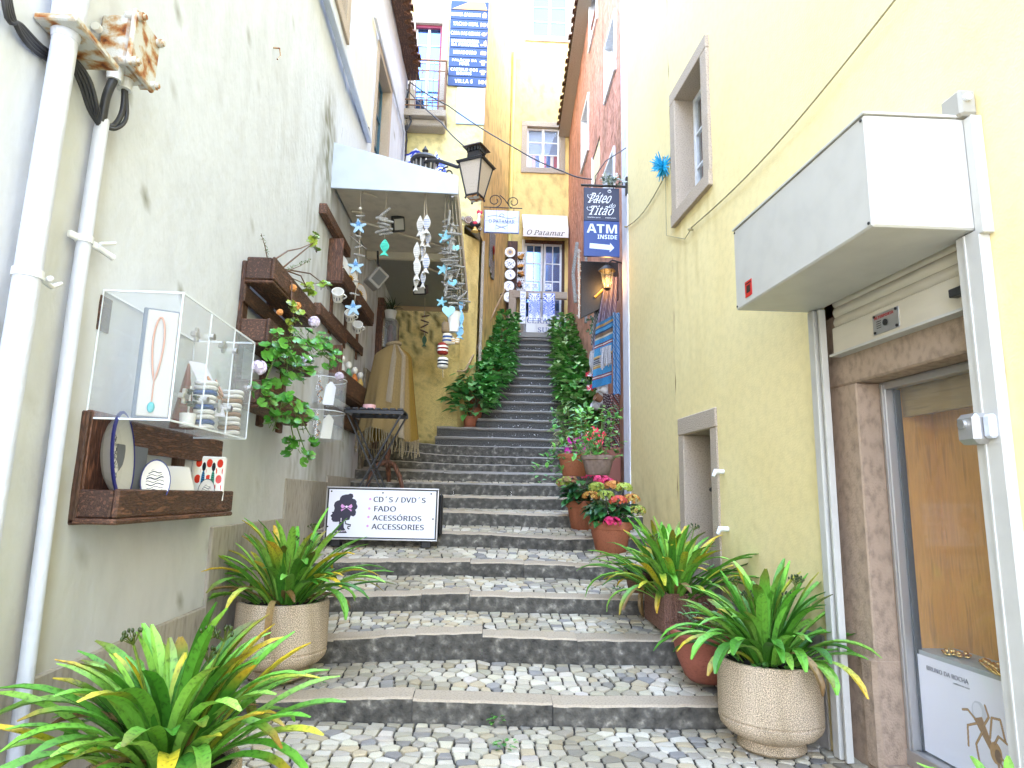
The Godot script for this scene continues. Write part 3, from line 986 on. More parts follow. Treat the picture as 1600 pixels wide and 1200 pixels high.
func white_building() -> void:
	var t := thing("white_building", "white plastered house with grey plinth and tiled eave along the left side", "building", Vector3(-1.9, 0, -7))
	var n1 := tone_noise(3, 0.35)
	var n2 := tone_noise(4, 1.1)
	var n3 := tone_noise(5, 2.2, 3)
	var cf := func(s, y, q):
		var z: float = q.z
		var c := Color(0.98, 0.985, 1.0)
		var st: float = n2.get_noise_2d(z * 3.0, y * 0.5) * 0.5 + n1.get_noise_2d(z, y) * 0.6
		c = c.lerp(Color(0.58, 0.56, 0.5), clampf(st * 0.45 - 0.02, 0.0, 0.26))
		var damp := clampf(1.25 - y * 0.55 + n1.get_noise_2d(z * 2.0, y * 2.0) * 0.7, 0.0, 1.0)
		c = c.lerp(Color(0.86, 0.74, 0.56), damp * 0.32)
		# the green-black growth beside the canopy, and the runs below it
		var d := Vector2((z + 6.62) / 0.42, (y - 5.15) / 0.75).length()
		c = c.lerp(Color(0.22, 0.2, 0.08), clampf((1.15 - d) * (0.75 + n3.get_noise_2d(z * 5.0, y * 2.0) * 1.3), 0.0, 0.85))
		if z < -6.0 and y < 4.9:
			c = c.lerp(Color(0.45, 0.42, 0.35), clampf(n3.get_noise_2d(z * 4.0, y * 0.6) * 1.3 + 0.05, 0.0, 0.5))
		for w in [Vector3(-2.62, 3.1, 0.12), Vector3(-2.72, 1.8, 0.07)]:
			c = c.lerp(Color(0.62, 0.55, 0.44), clampf(1.0 - absf(z - w.x + 0.04) / w.z, 0, 1) * clampf(0.6 - (y - w.y) * 0.3 + n3.get_noise_2d(z, y), 0, 1) * 0.7)
		return c
	wall(LP(2.5, -0.1), LP(-7.2, -0.1), 9.62, 0.07, [[2.5 + 5.98, 2.5 + 6.95, 6.98, 8.6]], cf, M.white_wall, "wall", t)
	wall(LP(-7.2, -0.1), LP(-11.62, -0.1), 9.62, 0.08, [[1.72, 2.72, 6.3, 8.1], [2.75, 4.42, 1.0, 4.35]], cf, M.white_wall, "wall", t)
	var sh := MB.new()
	shell(sh, [Vector2(-1.642, 2.5), Vector2(-1.80, -11.62), Vector2(-7, -11.62), Vector2(-7, 2.5)], -0.1, 9.6)
	ob("rear_wall", sh, M.white_wall, t)
	window(t, LP, -6.95, -5.98, 6.98, 8.6, 0.16, M.stone_grey, mat(K(0.03, 0.11, 0.16), 0.5), 2, 3, 0.14, 0.02)
	window(t, LP, -9.92, -8.92, 6.3, 8.1, 0.13, M.stone_grey, mat(K(0.03, 0.11, 0.16), 0.5), 2, 3, 0.12, 0.02)
	var pan := MB.new()
	wbox(pan, LP, -8.62, -7.5, 6.6, 9.0, 0.0, 0.006)
	ob("painted_panel", pan, mat(K(0.82, 0.76, 0.6), 0.9, M.white_wall.albedo_texture, Vector3(0.8, 0.3, 0.8), null, 1.0, true), t)
	var mo := MB.new()
	wbox(mo, LP, -8.5, -2.0, 6.33, 6.4, 0.0, 0.07, 0.01)
	ob("moulding", mo, M.canopy, t)
	var mo2 := MB.new()
	wbox(mo2, LP, -8.5, -2.0, 6.402, 6.46, 0.0, 0.03, 0.01)
	for i in 14: wbox(mo2, LP, -8.4 + i * 0.45, -8.36 + i * 0.45, 6.45, 6.5, 0.0, 0.05)
	ob("dark_gutter", mo2, M.wood2, t)
	var pl := MB.new()   # plinth in rising slabs
	for q in [[-4.38, 1.0, -0.1, 0.66], [-6.0, -4.382, -0.1, 1.16], [-7.6, -6.002, 0.3, 1.52], [-9.6, -7.602, 0.8, 1.6]]:
		wbox(pl, LP, q[0], q[1], q[2], q[3], -0.02, 0.022, 0.006)
	ob("plinth", pl, M.plinth, t)
	var so := MB.new()
	so.grid(1, 30, func(s, v): return Vector3(lerpf(-1.82, -1.56, s), 9.52 + 0.02 * s, lerpf(-11.6, -3.0, v)))
	ob("eave_board", so, M.wood1, t)
	roof_tiles(t, -11.35, -6.6, func(_z): return 9.5, -1.83, 1.0, 0.33, [M.tile])
	# shop doorway under the canopy: brown frame, door leaf, panelled shutter, step
	var dw := Node3D.new()
	dw.name = "shop_doorway"
	t.add_child(dw)
	dw.position = Vector3(-1.83, 1.4, -10) - t.position
	part("door_post", LP, -10.12, -9.94, 1.4, 4.35, -0.1, 0.1, M.woody1, dw, 0.008)
	part("door_post", LP, -11.6, -11.45, 1.4, 4.35, -0.1, 0.1, M.woody1, dw, 0.008)
	part("door_lintel", LP, -11.6, -9.94, 4.352, 4.5, -0.1, 0.1, M.woody1, dw, 0.008)
	part("door_leaf", LP, -11.44, -10.13, 1.4, 4.34, -0.62, -0.56, M.woody2, dw, 0.008)
	for k in 3: part("door_panel", LP, -11.3, -10.25, 1.6 + k * 0.9, 2.35 + k * 0.9, -0.56, -0.545, M.woody1, dw, 0.01)
	part("shutter", LP, -9.9, -9.2, 1.5, 3.2, 0.005, 0.05, mat(K(0.5, 0.42, 0.3), 0.7, M.woody0.albedo_texture, Vector3(6, 0.6, 6)), dw, 0.01)

func facing_building() -> void:
	var t := thing("corner_building", "yellow house across the stairs with balcony, tile plaque and cut-off street corner", "building", Vector3(-1, 1.8, -11.9))
	var n1 := tone_noise(13, 0.8)
	var n2 := tone_noise(14, 2.6, 5)
	var mossy := func(s, y, q):
		var c := Color(0.95, 0.93, 0.86)
		var m: float = n1.get_noise_2d(q.x * 1.6 + q.z, y * 1.6)
		c = c.lerp(Color(0.62, 0.52, 0.3), clampf(m * 1.4, 0, 0.6))
		var up := clampf((y - 3.35) * 0.8, 0, 1) * clampf(1.0 - (q.x + 1.2) * 1.1, 0.0, 1.0)
		c = c.lerp(Color(0.11, 0.11, 0.05), clampf(n2.get_noise_2d(q.x * 4.0, y * 1.3) * 3.0 * up, 0, 0.9))
		c = c.lerp(Color(0.28, 0.28, 0.22), clampf(1.0 - absf(y - 3.42 - 0.06 * sin(q.x * 5.0)) * 9.0, 0, 1) * clampf(n2.get_noise_2d(q.x * 2.0, y * 6.0) + 0.3, 0, 0.8) * (1.0 if q.x < -0.9 else 0.2))
		c = c.lerp(Color(0.16, 0.16, 0.06), clampf((2.62 - y) * 1.6 + n2.get_noise_2d(q.x * 3.0, y * 3.0) * 1.2 - 0.2, 0, 0.75))
		return c
	var pale := func(s, y, q):
		var c := Color(0.98, 0.98, 0.86)
		c = c.lerp(Color(0.66, 0.66, 0.5), clampf(n1.get_noise_2d(q.x, y * 0.7) * 0.9 + 0.05, 0, 0.5))
		return c
	wall(FP(-2.6, 1.5), FP(-0.58, 1.5), 6.6, 0.06, [], mossy, M.moss_wall, "lower_wall", t, 0.012)
	wall(FP(-2.6, 6.6), FP(-0.27, 6.6), 13.5, 0.1, [[0.87, 1.42, 8.95, 10.98]], pale, M.pale_wall, "upper_wall", t)
	var streak := func(s, y, q):
		var c := Color(0.95, 0.9, 0.8)
		var a: float = n2.get_noise_2d(q.z * 1.9 + 7.0, y * 0.3)
		var b: float = n2.get_noise_2d(q.z * 5.0 - 3.0, y * 1.1 + 9.0)
		c = c.lerp(Color(1.05, 1.0, 0.82), clampf(-a * 1.2 - b * 0.6 - 0.05, 0, 0.7))
		c = c.lerp(Color(0.5, 0.42, 0.26), clampf(a * 0.8 + b * 0.6, 0, 0.5))
		c = c.lerp(Color(1.0, 0.98, 0.9), clampf((y - 8.2) * 0.5, 0, 0.9))
		return c
	# chamfered corner below, square corner above on a sloping corbel
	wall(Vector3(-0.58, 1.5, -11.8), Vector3(-0.28, 1.5, -12.15), 6.42, 0.06, [], streak, M.moss_wall, "chamfer_wall", t, 0.008)
	wall(SP(-12.14, 1.5), SP(-15.85, 1.5), 6.42, 0.07, [], streak, M.bright_wall, "side_wall", t, 0.006)
	wall(SP(-11.8, 6.42), SP(-15.85, 6.42), 13.5, 0.08, [], streak, M.bright_wall, "side_wall", t, 0.004)
	var cb := MB.new()
	cb.tri(Vector3(-0.60, 6.6, -11.795), Vector3(-0.262, 6.44, -11.795), Vector3(-0.27, 6.42, -12.16))
	cb.tri(Vector3(-0.60, 6.6, -11.795), Vector3(-0.27, 6.42, -12.16), Vector3(-0.27, 6.42, -11.8))
	cb.bar(Vector3(-0.64, 6.74, -11.77), Vector3(-0.24, 6.5, -11.77), 0.05, 0.07, 0.01)
	ob("corbel", cb, M.stone_pale, t)
	var arr := MB.new()
	arr.bar(SP(-12.16, 1.6, 0.01), SP(-12.16, 6.42, 0.01), 0.06, 0.06, 0.01, Vector3.RIGHT)
	ob("corner_bead", arr, M.stone_pale, t)
	var sh := MB.new()
	shell(sh, [Vector2(-2.6, -11.8), Vector2(-0.27, -11.8), Vector2(0.36, -15.9), Vector2(-6, -15.9), Vector2(-6, -11.8)], 1.5, 13.5)
	sh.v = sh.v.slice(6); sh.n = sh.n.slice(6); sh.c = sh.c.slice(6); sh.u = sh.u.slice(6)
	ob("roof", sh, M.pale_wall, t)
	# balcony with its door
	var w := window(t, FP, -1.73, -1.18, 8.95, 10.98, 0.13, M.stone_pale, M.whitepaint, 2, 5, 0.1, 0.03, mat(K(0.12, 0.16, 0.3), 0.6), "balcony_door", M.sky_tint_pane)
	var mr := MB.new()
	wbox(mr, FP, -1.225, -1.18, 8.95, 10.98, -0.09, -0.04); wbox(mr, FP, -1.73, -1.225, 10.92, 10.98, -0.09, -0.04)
	ob("maroon_frame", mr, mat(K(0.22, 0.02, 0.05), 0.5), w)
	var bc := Node3D.new()
	bc.name = "balcony"
	t.add_child(bc)
	bc.position = Vector3(-1.5, 8.7, -11.6) - t.position
	part("balcony_slab", FP, -2.5, -1.0, 8.64, 8.78, 0.0, 0.42, M.stone_pale, bc, 0.01)
	part("slab_moulding", FP, -2.5, -1.03, 8.5, 8.64, 0.0, 0.3, M.stone_pale, bc, 0.02)
	var rust := mat(K(0.22, 0.12, 0.06), 0.7)
	var hr := MB.new()
	for y in [9.85, 9.62, 8.98, 8.86]:
		hr.bar(Vector3(-2.5, y, -11.4), Vector3(-1.04, y, -11.4), 0.03 if y > 9.7 else 0.018, 0.03 if y > 9.7 else 0.018)
		hr.bar(Vector3(-1.04, y, -11.4), Vector3(-1.04, y, -11.8), 0.03 if y > 9.7 else 0.018, 0.03 if y > 9.7 else 0.018)
	ob("hand_rail", hr, rust, bc)
	for k in 13:
		var m := MB.new()
		var x := -2.4 + k * 0.113
		m.bar(Vector3(x, 8.78, -11.4), Vector3(x, 9.85, -11.4), 0.014, 0.014)
		if k % 2 == 0 and k < 12:
			var p := []
			for j in 9: p.append(Vector3(x + 0.113 / 2 - cos(PI * j / 8.0) * 0.056, 9.5 + sin(PI * j / 8.0) * 0.11, -11.4))
			m.tube(p, 0.006, 5)
		ob("baluster", m, rust, bc)
	for k in 3:
		var m := MB.new()
		var z := -11.5 - k * 0.1
		m.bar(Vector3(-1.04, 8.78, z), Vector3(-1.04, 9.85, z), 0.014, 0.014)
		ob("baluster", m, rust, bc)
	# downpipe at the inner corner
	var dp := MB.new()
	dp.tube([Vector3(0.42, 7.5, -15.7), Vector3(0.42, 13.4, -15.7)], 0.05, 8)
	ob("downpipe", dp, mat(K(0.7, 0.6, 0.2), 0.6), t)

func far_building() -> void:
	var t := thing("end_building", "bright yellow house closing the top of the stairs with two white windows", "building", Vector3(1.2, 5.3, -15.9))
	var n1 := tone_noise(23, 0.5)
	var cf := func(s, y, q): return Color(0.98, 0.96, 0.9).lerp(Color(0.8, 0.74, 0.6), clampf(n1.get_noise_2d(q.x, y) * 0.8, 0, 0.5))
	wall(BP(0.3, 5.1), BP(2.6, 5.1), 19.0, 0.12, [[0.5, 1.53, 5.5, 8.02], [0.52, 1.4, 10.05, 11.25], [0.58, 1.6, 14.0, 15.5]], cf, M.bright_wall, "wall", t)
	var sh := MB.new()
	shell(sh, [Vector2(0.3, -15.8), Vector2(2.6, -15.8), Vector2(6, -15.8), Vector2(6, -22), Vector2(-6, -22), Vector2(-6, -15.9)], 5.1, 19.0)
	ob("rear_wall", sh, M.bright_wall, t)
	window(t, BP, 0.82, 1.7, 10.05, 11.25, 0.15, M.stone_pale, M.whitepaint, 2, 3, 0.08, 0.03, mat(K(0.16, 0.2, 0.3), 0.5))
	window(t, BP, 0.88, 1.9, 14.0, 15.5, 0.17, M.stone_pale, M.whitepaint, 2, 3, 0.08, 0.03, mat(K(0.3, 0.36, 0.46), 0.5), "window", M.sky_tint_pane)
	# washing behind the lower window
	var i := 0
	for c in ["d8e0f0", "e8b8c8", "5a70b0", "f0f0f0", "d05a68", "3868b0", "e8dcd0", "b04858"]:
		var m := MB.new()
		m.col = lin(c)
		var x := 0.88 + i * 0.098
		m.grid(4, 4, func(s, v): return Vector3(x + s * 0.085, 10.52 - v * rr(0.36, 0.42), -15.8 - 0.16 - 0.012 * sin(s * 9.0)))
		ob("garment", m, M.matte, t)
		i += 1

func red_building() -> void:
	var t := thing("terracotta_building", "terracotta red rendered house with tiled eave right of the upper stairs", "building", Vector3(2.2, 2, -12))
	var n1 := tone_noise(33, 0.5)
	var n2 := tone_noise(34, 2.0, 5)
	var cf := func(s, y, q):
		var c := Color(1.0, 0.98, 0.95)
		var a: float = n2.get_noise_2d(q.z * 1.1, y * 0.22)
		c = c.lerp(Color(0.5, 0.55, 0.42), clampf(a * 1.1, 0, 0.5) * clampf((y - 1.0) * 0.3, 0, 1))
		c = c.lerp(Color(1.25, 1.0, 0.9), clampf(-a * 0.8, 0, 0.3))
		if q.z < -14.3 and y < 8.4:
			c = c.lerp(Color(1.5, 2.6, 2.9), 1.0 if n2.get_noise_2d(q.z * 2.2 + 40.0, y * 1.4) > 0.22 and q.z < -14.6 else 0.0)
		return c
	wall(TP(-15.8, 1.4), TP(-8.5, 1.4), 12.2, 0.07, [[5.48, 6.34, 8.42, 9.42], [2.55, 3.45, 8.65, 9.85], [3.95, 4.85, 7.5, 8.12], [5.35, 6.2, 6.32, 7.0], [3.65, 4.55, 10.85, 12.0]], cf, M.red_wall, "wall", t, 0.006)
	var sh := MB.new()
	shell(sh, [Vector2(1.95, -15.8), Vector2(1.93, -8.5), Vector2(8, -8.5), Vector2(8, -15.8)], 1.4, 11.3)
	ob("rear_wall", sh, M.red_wall, t)
	for q in [[-10.32, -9.46, 8.42, 9.42], [-13.25, -12.35, 8.65, 9.85], [-10.45, -9.6, 6.32, 7.0], [-12.15, -11.25, 10.85, 12.0]]:
		window(t, TP, q[0], q[1], q[2], q[3], 0.07, M.whitepaint, M.whitepaint, 2, 2, 0.1, 0.03, mat(K(0.2, 0.2, 0.24), 0.6))
	var bl := Node3D.new()
	bl.name = "blind_window"
	t.add_child(bl)
	bl.position = TP(-11.4, 7.5) - t.position
	part("blind", TP, -11.85, -10.95, 7.5, 8.12, -0.05, -0.02, mat(K(0.85, 0.74, 0.42), 0.7), bl)
	part("frame", TP, -11.9, -11.85, 7.45, 8.17, -0.06, 0.012, M.whitepaint, bl)
	var ey := func(z): return 11.1 + clampf((z + 15.7) * 0.25, -0.2, 0.95)
	var so := MB.new()
	so.grid(2, 14, func(s, v):
		var z := lerpf(-8.6, -15.75, v)
		return Vector3(lerpf(1.95, 1.66, s), ey.call(z) - 0.12, z))
	so.grid(1, 14, func(s, v):
		var z := lerpf(-15.75, -8.6, v)
		return Vector3(1.68, ey.call(z) - 0.14 + 0.16 * (1.0 - s), z))
	ob("eave_board", so, M.stone_pale, t)
	roof_tiles(t, -15.72, -10.4, ey, 1.94, -1.0, 0.34, [M.tile2, M.tile])
	# wall opening towards the shop, its peeling white edge and the little cabinet
	part("meter_cabinet", TP, -10.7, -10.2, 2.9, 3.5, 0.0, 0.12, M.whitepaint, t, 0.01)
	var fr := MB.new()
	wbox(fr, TP, -12.55, -12.47, 4.9, 7.1, 0.0, 0.05, 0.005); wbox(fr, TP, -12.55, -11.5, 7.1, 7.18, 0.0, 0.05, 0.005)
	ob("door_trim", fr, M.drift, t)

func yellow_building() -> void:
	var t := thing("yellow_building", "pale yellow roughcast house along the right side with stone framed window", "building", Vector3(2.3, 0, -5))
	var n1 := tone_noise(43, 0.5)
	var n2 := tone_noise(44, 1.6, 4)
	var cf := func(s, y, q):
		var c := Color(0.98, 0.98, 0.95)
		c = c.lerp(Color(0.88, 0.83, 0.68), clampf(n1.get_noise_2d(q.z * 1.2, y) * 0.7, 0, 0.35))
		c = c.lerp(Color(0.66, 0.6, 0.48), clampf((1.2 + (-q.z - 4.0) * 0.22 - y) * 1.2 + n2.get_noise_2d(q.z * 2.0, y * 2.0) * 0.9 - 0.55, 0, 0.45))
		if q.z > -6.25 and q.z < -5.25 and y < 4.2 and y > 2.3: c = c.lerp(Color(0.72, 0.66, 0.5), clampf(n2.get_noise_2d(q.z * 9.0, y * 0.4) * 1.6 * (y - 2.3) / 1.9, 0, 0.4))
		return c
	var o := 8.6
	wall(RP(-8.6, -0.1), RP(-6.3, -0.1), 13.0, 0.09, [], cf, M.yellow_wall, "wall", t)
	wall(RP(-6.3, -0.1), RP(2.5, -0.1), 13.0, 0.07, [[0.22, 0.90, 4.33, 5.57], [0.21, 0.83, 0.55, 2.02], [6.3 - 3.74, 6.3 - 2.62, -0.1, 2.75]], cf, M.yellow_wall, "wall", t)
	var sh := MB.new()
	shell(sh, [Vector2(1.855, -8.6), Vector2(1.876, -6.3), Vector2(2.49, 2.5), Vector2(9, 2.5), Vector2(9, -8.6)], -0.1, 13.0)
	sh.v = sh.v.slice(6); sh.n = sh.n.slice(6); sh.c = sh.c.slice(6); sh.u = sh.u.slice(6)
	ob("rear_wall", sh, M.yellow_wall, t)
	var up := MB.new()
	up.span(Vector3(2.6, 13.0, -6.5), Vector3(9, 17.0, 5.0))  # added unseen height, shaped to throw shade across the alley
	up.span(Vector3(2.49, -0.1, 2.5), Vector3(9, 13.0, 5.0))  # added unseen extension that keeps the sun off the left wall
	ob("unseen_shade_block", up, M.yellow_wall, t)
	part("corner_strip", RP, -8.62, -8.28, 1.2, 13.0, -0.3, 0.014, M.lilac, t)
	window(t, RP, -6.08, -5.4, 4.33, 5.57, 0.14, M.stone_grey, M.whitepaint, 2, 3, 0.17, 0.03, mat(K(0.3, 0.33, 0.38), 0.6))
	# meter niche with its stone frame and pipe
	var nc := Node3D.new()
	nc.name = "stone_niche"
	t.add_child(nc)
	nc.position = RP(-5.8, 0.6) - t.position
	part("jamb", RP, -6.22, -6.09, 0.55, 2.02, -0.3, 0.015, M.stone_grey, nc, 0.006)
	part("jamb", RP, -5.47, -5.34, 0.55, 2.02, -0.3, 0.015, M.stone_grey, nc, 0.006)
	part("lintel", RP, -6.22, -5.34, 2.022, 2.19, -0.3, 0.02, M.stone_grey, nc, 0.008)
	part("back", RP, -6.1, -5.46, 0.5, 2.05, -0.42, -0.3, mat(K(0.2, 0.16, 0.14), 0.9, M.stone_grey.albedo_texture, Vector3(3, 3, 3)), nc)
	var pp := MB.new()
	pp.tube([RP(-5.6, 1.52, -0.3), RP(-5.6, 1.52, -0.1), RP(-5.75, 1.5, -0.1)], 0.02, 8)
	pp.ball(RP(-5.6, 1.52, -0.12), Vector3(0.035, 0.035, 0.035))
	ob("tap", pp, M.iron, nc)
	var dk := MB.new()   # smooth grey dado behind the pots
	wbox(dk, RP, -6.3, -3.95, -0.1, 0.62, -0.01, 0.012)
	ob("dado", dk, M.plinth, t)

func screw(m: MB, p: Vector3, n: Vector3, r := 0.008) -> void:
	m.tube([p, p + n * r * 0.7], r, 7)

func shop_front() -> void:
	# roller shutter box over the jewellery window
	var t := thing("shutter_box", "cream metal roller shutter box projecting above the jewellery shop window", "shutter box", RP(-3.2, 2.59))
	part("cover", RP, -3.85, -2.55, 2.59, 3.12, 0.0, 0.5, M.cream, t, 0.008)
	part("lid_edge", RP, -3.855, -2.545, 3.122, 3.133, 0.0, 0.506, M.cream, t)
	part("end_flange", RP, -2.547, -2.5, 2.56, 3.11, 0.0, 0.05, M.cream, t, 0.004)
	var sc := MB.new()
	for q in [[-3.83, 3.1], [-3.83, 2.61], [-2.57, 2.61], [-2.57, 3.1]]: screw(sc, RP(q[0], q[1], 0.501), Vector3(-1, 0, 0), 0.007)
	ob("screw", sc, M.iron, t)
	var st := MB.new()
	st.col = lin("c8281e")
	wbox(st, RP, -3.72, -3.635, 2.63, 2.73, 0.501, 0.503)
	ob("red_sticker", st, M.paint, t)
	st = MB.new()
	st.col = lin("1c1210")
	wbox(st, RP, -3.70, -3.655, 2.655, 2.7, 0.5035, 0.504)
	wbox(st, RP, -3.71, -3.645, 2.71, 2.718, 0.5035, 0.504)
	ob("sticker_print", st, M.paint, t)
	# guides
	for q in [[-3.845, -3.73, "left shutter guide rail, tall cream metal beside the stone jamb"], [-2.655, -2.525, "right shutter guide rail, wide cream metal with a lock on it"]]:
		var r := thing("shutter_guide", q[2], "guide rail", RP((q[0] + q[1]) / 2, 0))
		var w: float = q[1] - q[0]
		part("rail_face", RP, q[0], q[0] + w * 0.55 if q[0] < -3 else q[1], 0.0, 2.585, 0.0, 0.05, M.cream, r, 0.004)
		if q[0] < -3:
			part("dark_slot", RP, q[0] + w * 0.56, q[0] + w * 0.8, 0.0, 2.58, 0.0, 0.012, M.black, r)
			part("rail_lip", RP, q[0] + w * 0.8, q[1] - 0.002, 0.0, 2.58, 0.0, 0.04, M.cream, r, 0.003)
		else:
			part("rail_lip", RP, q[0] - 0.012, q[0] - 0.001, 0.0, 2.58, -0.03, 0.02, M.wood0, r)
			part("rail_rib", RP, q[0] + 0.045, q[0] + 0.055, 0.0, 2.58, 0.05, 0.056, M.cream, r)
	# half rolled shutter
	t = thing("roller_shutter", "half lowered cream roller shutter with maker's plate above shop window", "roller shutter", RP(-3.2, 2.35, -0.03))
	for k in 5:
		var m := MB.new()
		var y := 2.46 + 0.062 * k
		m.grid(1, 6, func(s, v): return RP(lerpf(-3.72, -2.66, s), y + 0.06 * (1.0 - v), -0.05 + 0.012 * sin(PI * v)))
		ob("slat", m, M.cream2, t)
	part("bottom_rail", RP, -3.72, -2.66, 2.29, 2.455, -0.06, -0.025, M.cream2, t, 0.006)
	part("bottom_lip", RP, -3.72, -2.66, 2.275, 2.289, -0.07, 0.0, M.cream, t)
	part("stop_block", RP, -2.76, -2.665, 2.345, 2.385, -0.025, 0.02, M.black, t, 0.004)
	part("maker_plate", RP, -3.34, -3.14, 2.315, 2.425, -0.0245, -0.02, M.metal, t)
	var pm := MB.new()
	pm.col = lin("a81c20")
	pm.text("ALTERPORTA", bold, RP(-3.25, 2.405, -0.019), FR, 0.15, 0.016, 0.001)
	ob("plate_lettering", pm, M.paint, t)
	pm = MB.new()
	pm.col = lin("202020")
	for q in [[-3.325, 2.415], [-3.155, 2.415], [-3.325, 2.325], [-3.155, 2.325]]: screw(pm, RP(q[0], q[1], -0.02), Vector3(-1, 0, 0), 0.008)
	pm.tube([RP(-3.24, 2.365, -0.02), RP(-3.24, 2.365, -0.014)], 0.018, 10)
	for k in 4: wbox(pm, RP, -3.31, -3.275, 2.345 + k * 0.012, 2.349 + k * 0.012, -0.02, -0.0185)
	ob("plate_screws", pm, M.paint, t)
	# key lock
	t = thing("shutter_lock", "grey metal key lock box on the right guide rail", "lock", RP(-2.6, 1.7, 0.06))
	part("lock_body", RP, -2.69, -2.575, 1.66, 1.79, 0.02, 0.11, M.alu, t, 0.02)
	part("lock_cover", RP, -2.575, -2.53, 1.68, 1.78, 0.05, 0.085, M.pipe, t, 0.01)
	var kl := MB.new()
	kl.tube([RP(-2.64, 1.745, 0.108), RP(-2.64, 1.745, 0.122)], 0.02, 12)
	ob("keyhole", kl, M.metal, t)
	# stone surround and display window
	t = thing("shop_window", "jewellery display window framed in pink stone, wood lined inside", "shop window", RP(-3.2, 0, -0.1))
	part("jamb", RP, -3.98, -3.60, -0.12, 2.1, -0.42, -0.07, M.stone, t, 0.008)
	part("jamb_foot", RP, -3.72, -3.595, 0.0, 0.58, -0.3, -0.055, M.stone, t, 0.02)
	part("jamb", RP, -2.76, -2.30, -0.12, 2.1, -0.42, -0.07, M.stone, t, 0.008)
	part("lintel", RP, -3.98, -2.3, 2.102, 2.55, -0.42, -0.07, M.stone, t, 0.012)
	part("threshold", RP, -3.6, -2.76, -0.13, 0.05, -0.42, -0.06, M.stone, t, 0.01)
	part("sill_plate", RP, -3.6, -2.76, 0.05, 0.13, -0.3, -0.2, M.alu, t, 0.004)
	for q in [[-3.6, -3.555, 0.13, 2.1], [-2.8, -2.76, 0.13, 2.1], [-3.555, -2.8, 2.055, 2.1]]:
		part("frame", RP, q[0], q[1], q[2], q[3], -0.27, -0.21, M.alu, t, 0.004)
		part("frame_bead", RP, q[0] + 0.012, q[1] - 0.012, q[2], q[3] - 0.012, -0.21, -0.2, M.alu, t, 0.002)
	part("frame", RP, -3.555, -3.54, 0.13, 2.055, -0.29, -0.255, M.black, t)
	part("pane", RP, -3.55, -2.8, 0.13, 2.06, -0.252, -0.246, M.glass, t)
	part("wood_back", RP, -3.9, -2.4, 0.1, 2.2, -0.54, -0.5, M.pine, t)
	part("wood_side", RP, -3.63, -3.575, 0.1, 2.2, -0.5, -0.29, M.pine, t)
	part("wood_side", RP, -2.62, -2.58, 0.1, 2.2, -0.5, -0.29, M.pine, t)
	part("wood_head", RP, -3.82, -2.62, 1.9, 2.12, -0.36, -0.32, mat(K(0.5, 0.33, 0.11), 0.4, M.pine.albedo_texture, Vector3(4, 4, 0.4)), t)
	part("wood_ceiling", RP, -3.82, -2.62, 2.12, 2.16, -0.5, -0.3, M.pine, t)
	part("display_floor", RP, -3.82, -2.62, 0.6, 0.64, -0.5, -0.27, mat(K(0.42, 0.44, 0.42), 0.5), t)
	part("glass_shelf", RP, -2.95, -2.62, 1.42, 1.432, -0.49, -0.36, mat(K(0.1, 0.09, 0.07), 0.2), t)
	# poster behind the glass
	t = thing("brand_poster", "white poster with a golden spider brooch at the foot of shop window", "poster", RP(-3.1, 0.14, -0.27))
	var im := canvas(384, 320, Color("f0eff6"))
	var gd := Color("b98d4a")
	var dkg := Color("7a5424")
	dot(im, Vector2(238, 118), 26, Color("cfd0d6"), 34)
	dot(im, Vector2(232, 112), 16, Color("e8e8ee"), 22)
	for k in 14: stroke(im, [Vector2(218 + k * 2.2, 140 - k), Vector2(262 + k * 2.6, 206 + k * 3.0)], 1.6, gd if k % 2 else dkg)
	dot(im, Vector2(286, 214), 20, gd, 30)
	dot(im, Vector2(292, 220), 11, dkg, 18)
	for q in [[[222, 140], [196, 120], [176, 126]], [[226, 150], [190, 168], [186, 230]], [[244, 168], [216, 214], [222, 262]], [[250, 150], [272, 118], [262, 88]], [[270, 176], [282, 116], [312, 112], [322, 168]], [[284, 188], [300, 162], [344, 180], [362, 232]], [[300, 222], [338, 232], [360, 290]], [[290, 244], [296, 290], [314, 312]], [[300, 238], [326, 284], [308, 292]]]:
		var p := []
		for v in q: p.append(Vector2(v[0], v[1]))
		stroke(im, p, 3.4, dkg)
		stroke(im, p, 2.0, gd)
	var pq := MB.new()
	var A := RP(-3.54, 0.62, -0.262)
	var B := RP(-2.93, 0.62, -0.262)
	pq.quad(A, B, B - Vector3(0, 0.49, 0), A - Vector3(0, 0.48, 0))
	ob("poster_sheet", pq, printed(im), t)
	var lt := MB.new()
	lt.col = lin("55535c")
	lt.text("BRUNO DA ROCHA", sans, RP(-3.34, 0.565, -0.259), FR, 0.27, 0.022, 0.001)
	lt.text("joalharia de autor", sans, RP(-3.25, 0.535, -0.259), FR, 0.1, 0.009, 0.001)
	ob("poster_lettering", lt, M.paint, t)
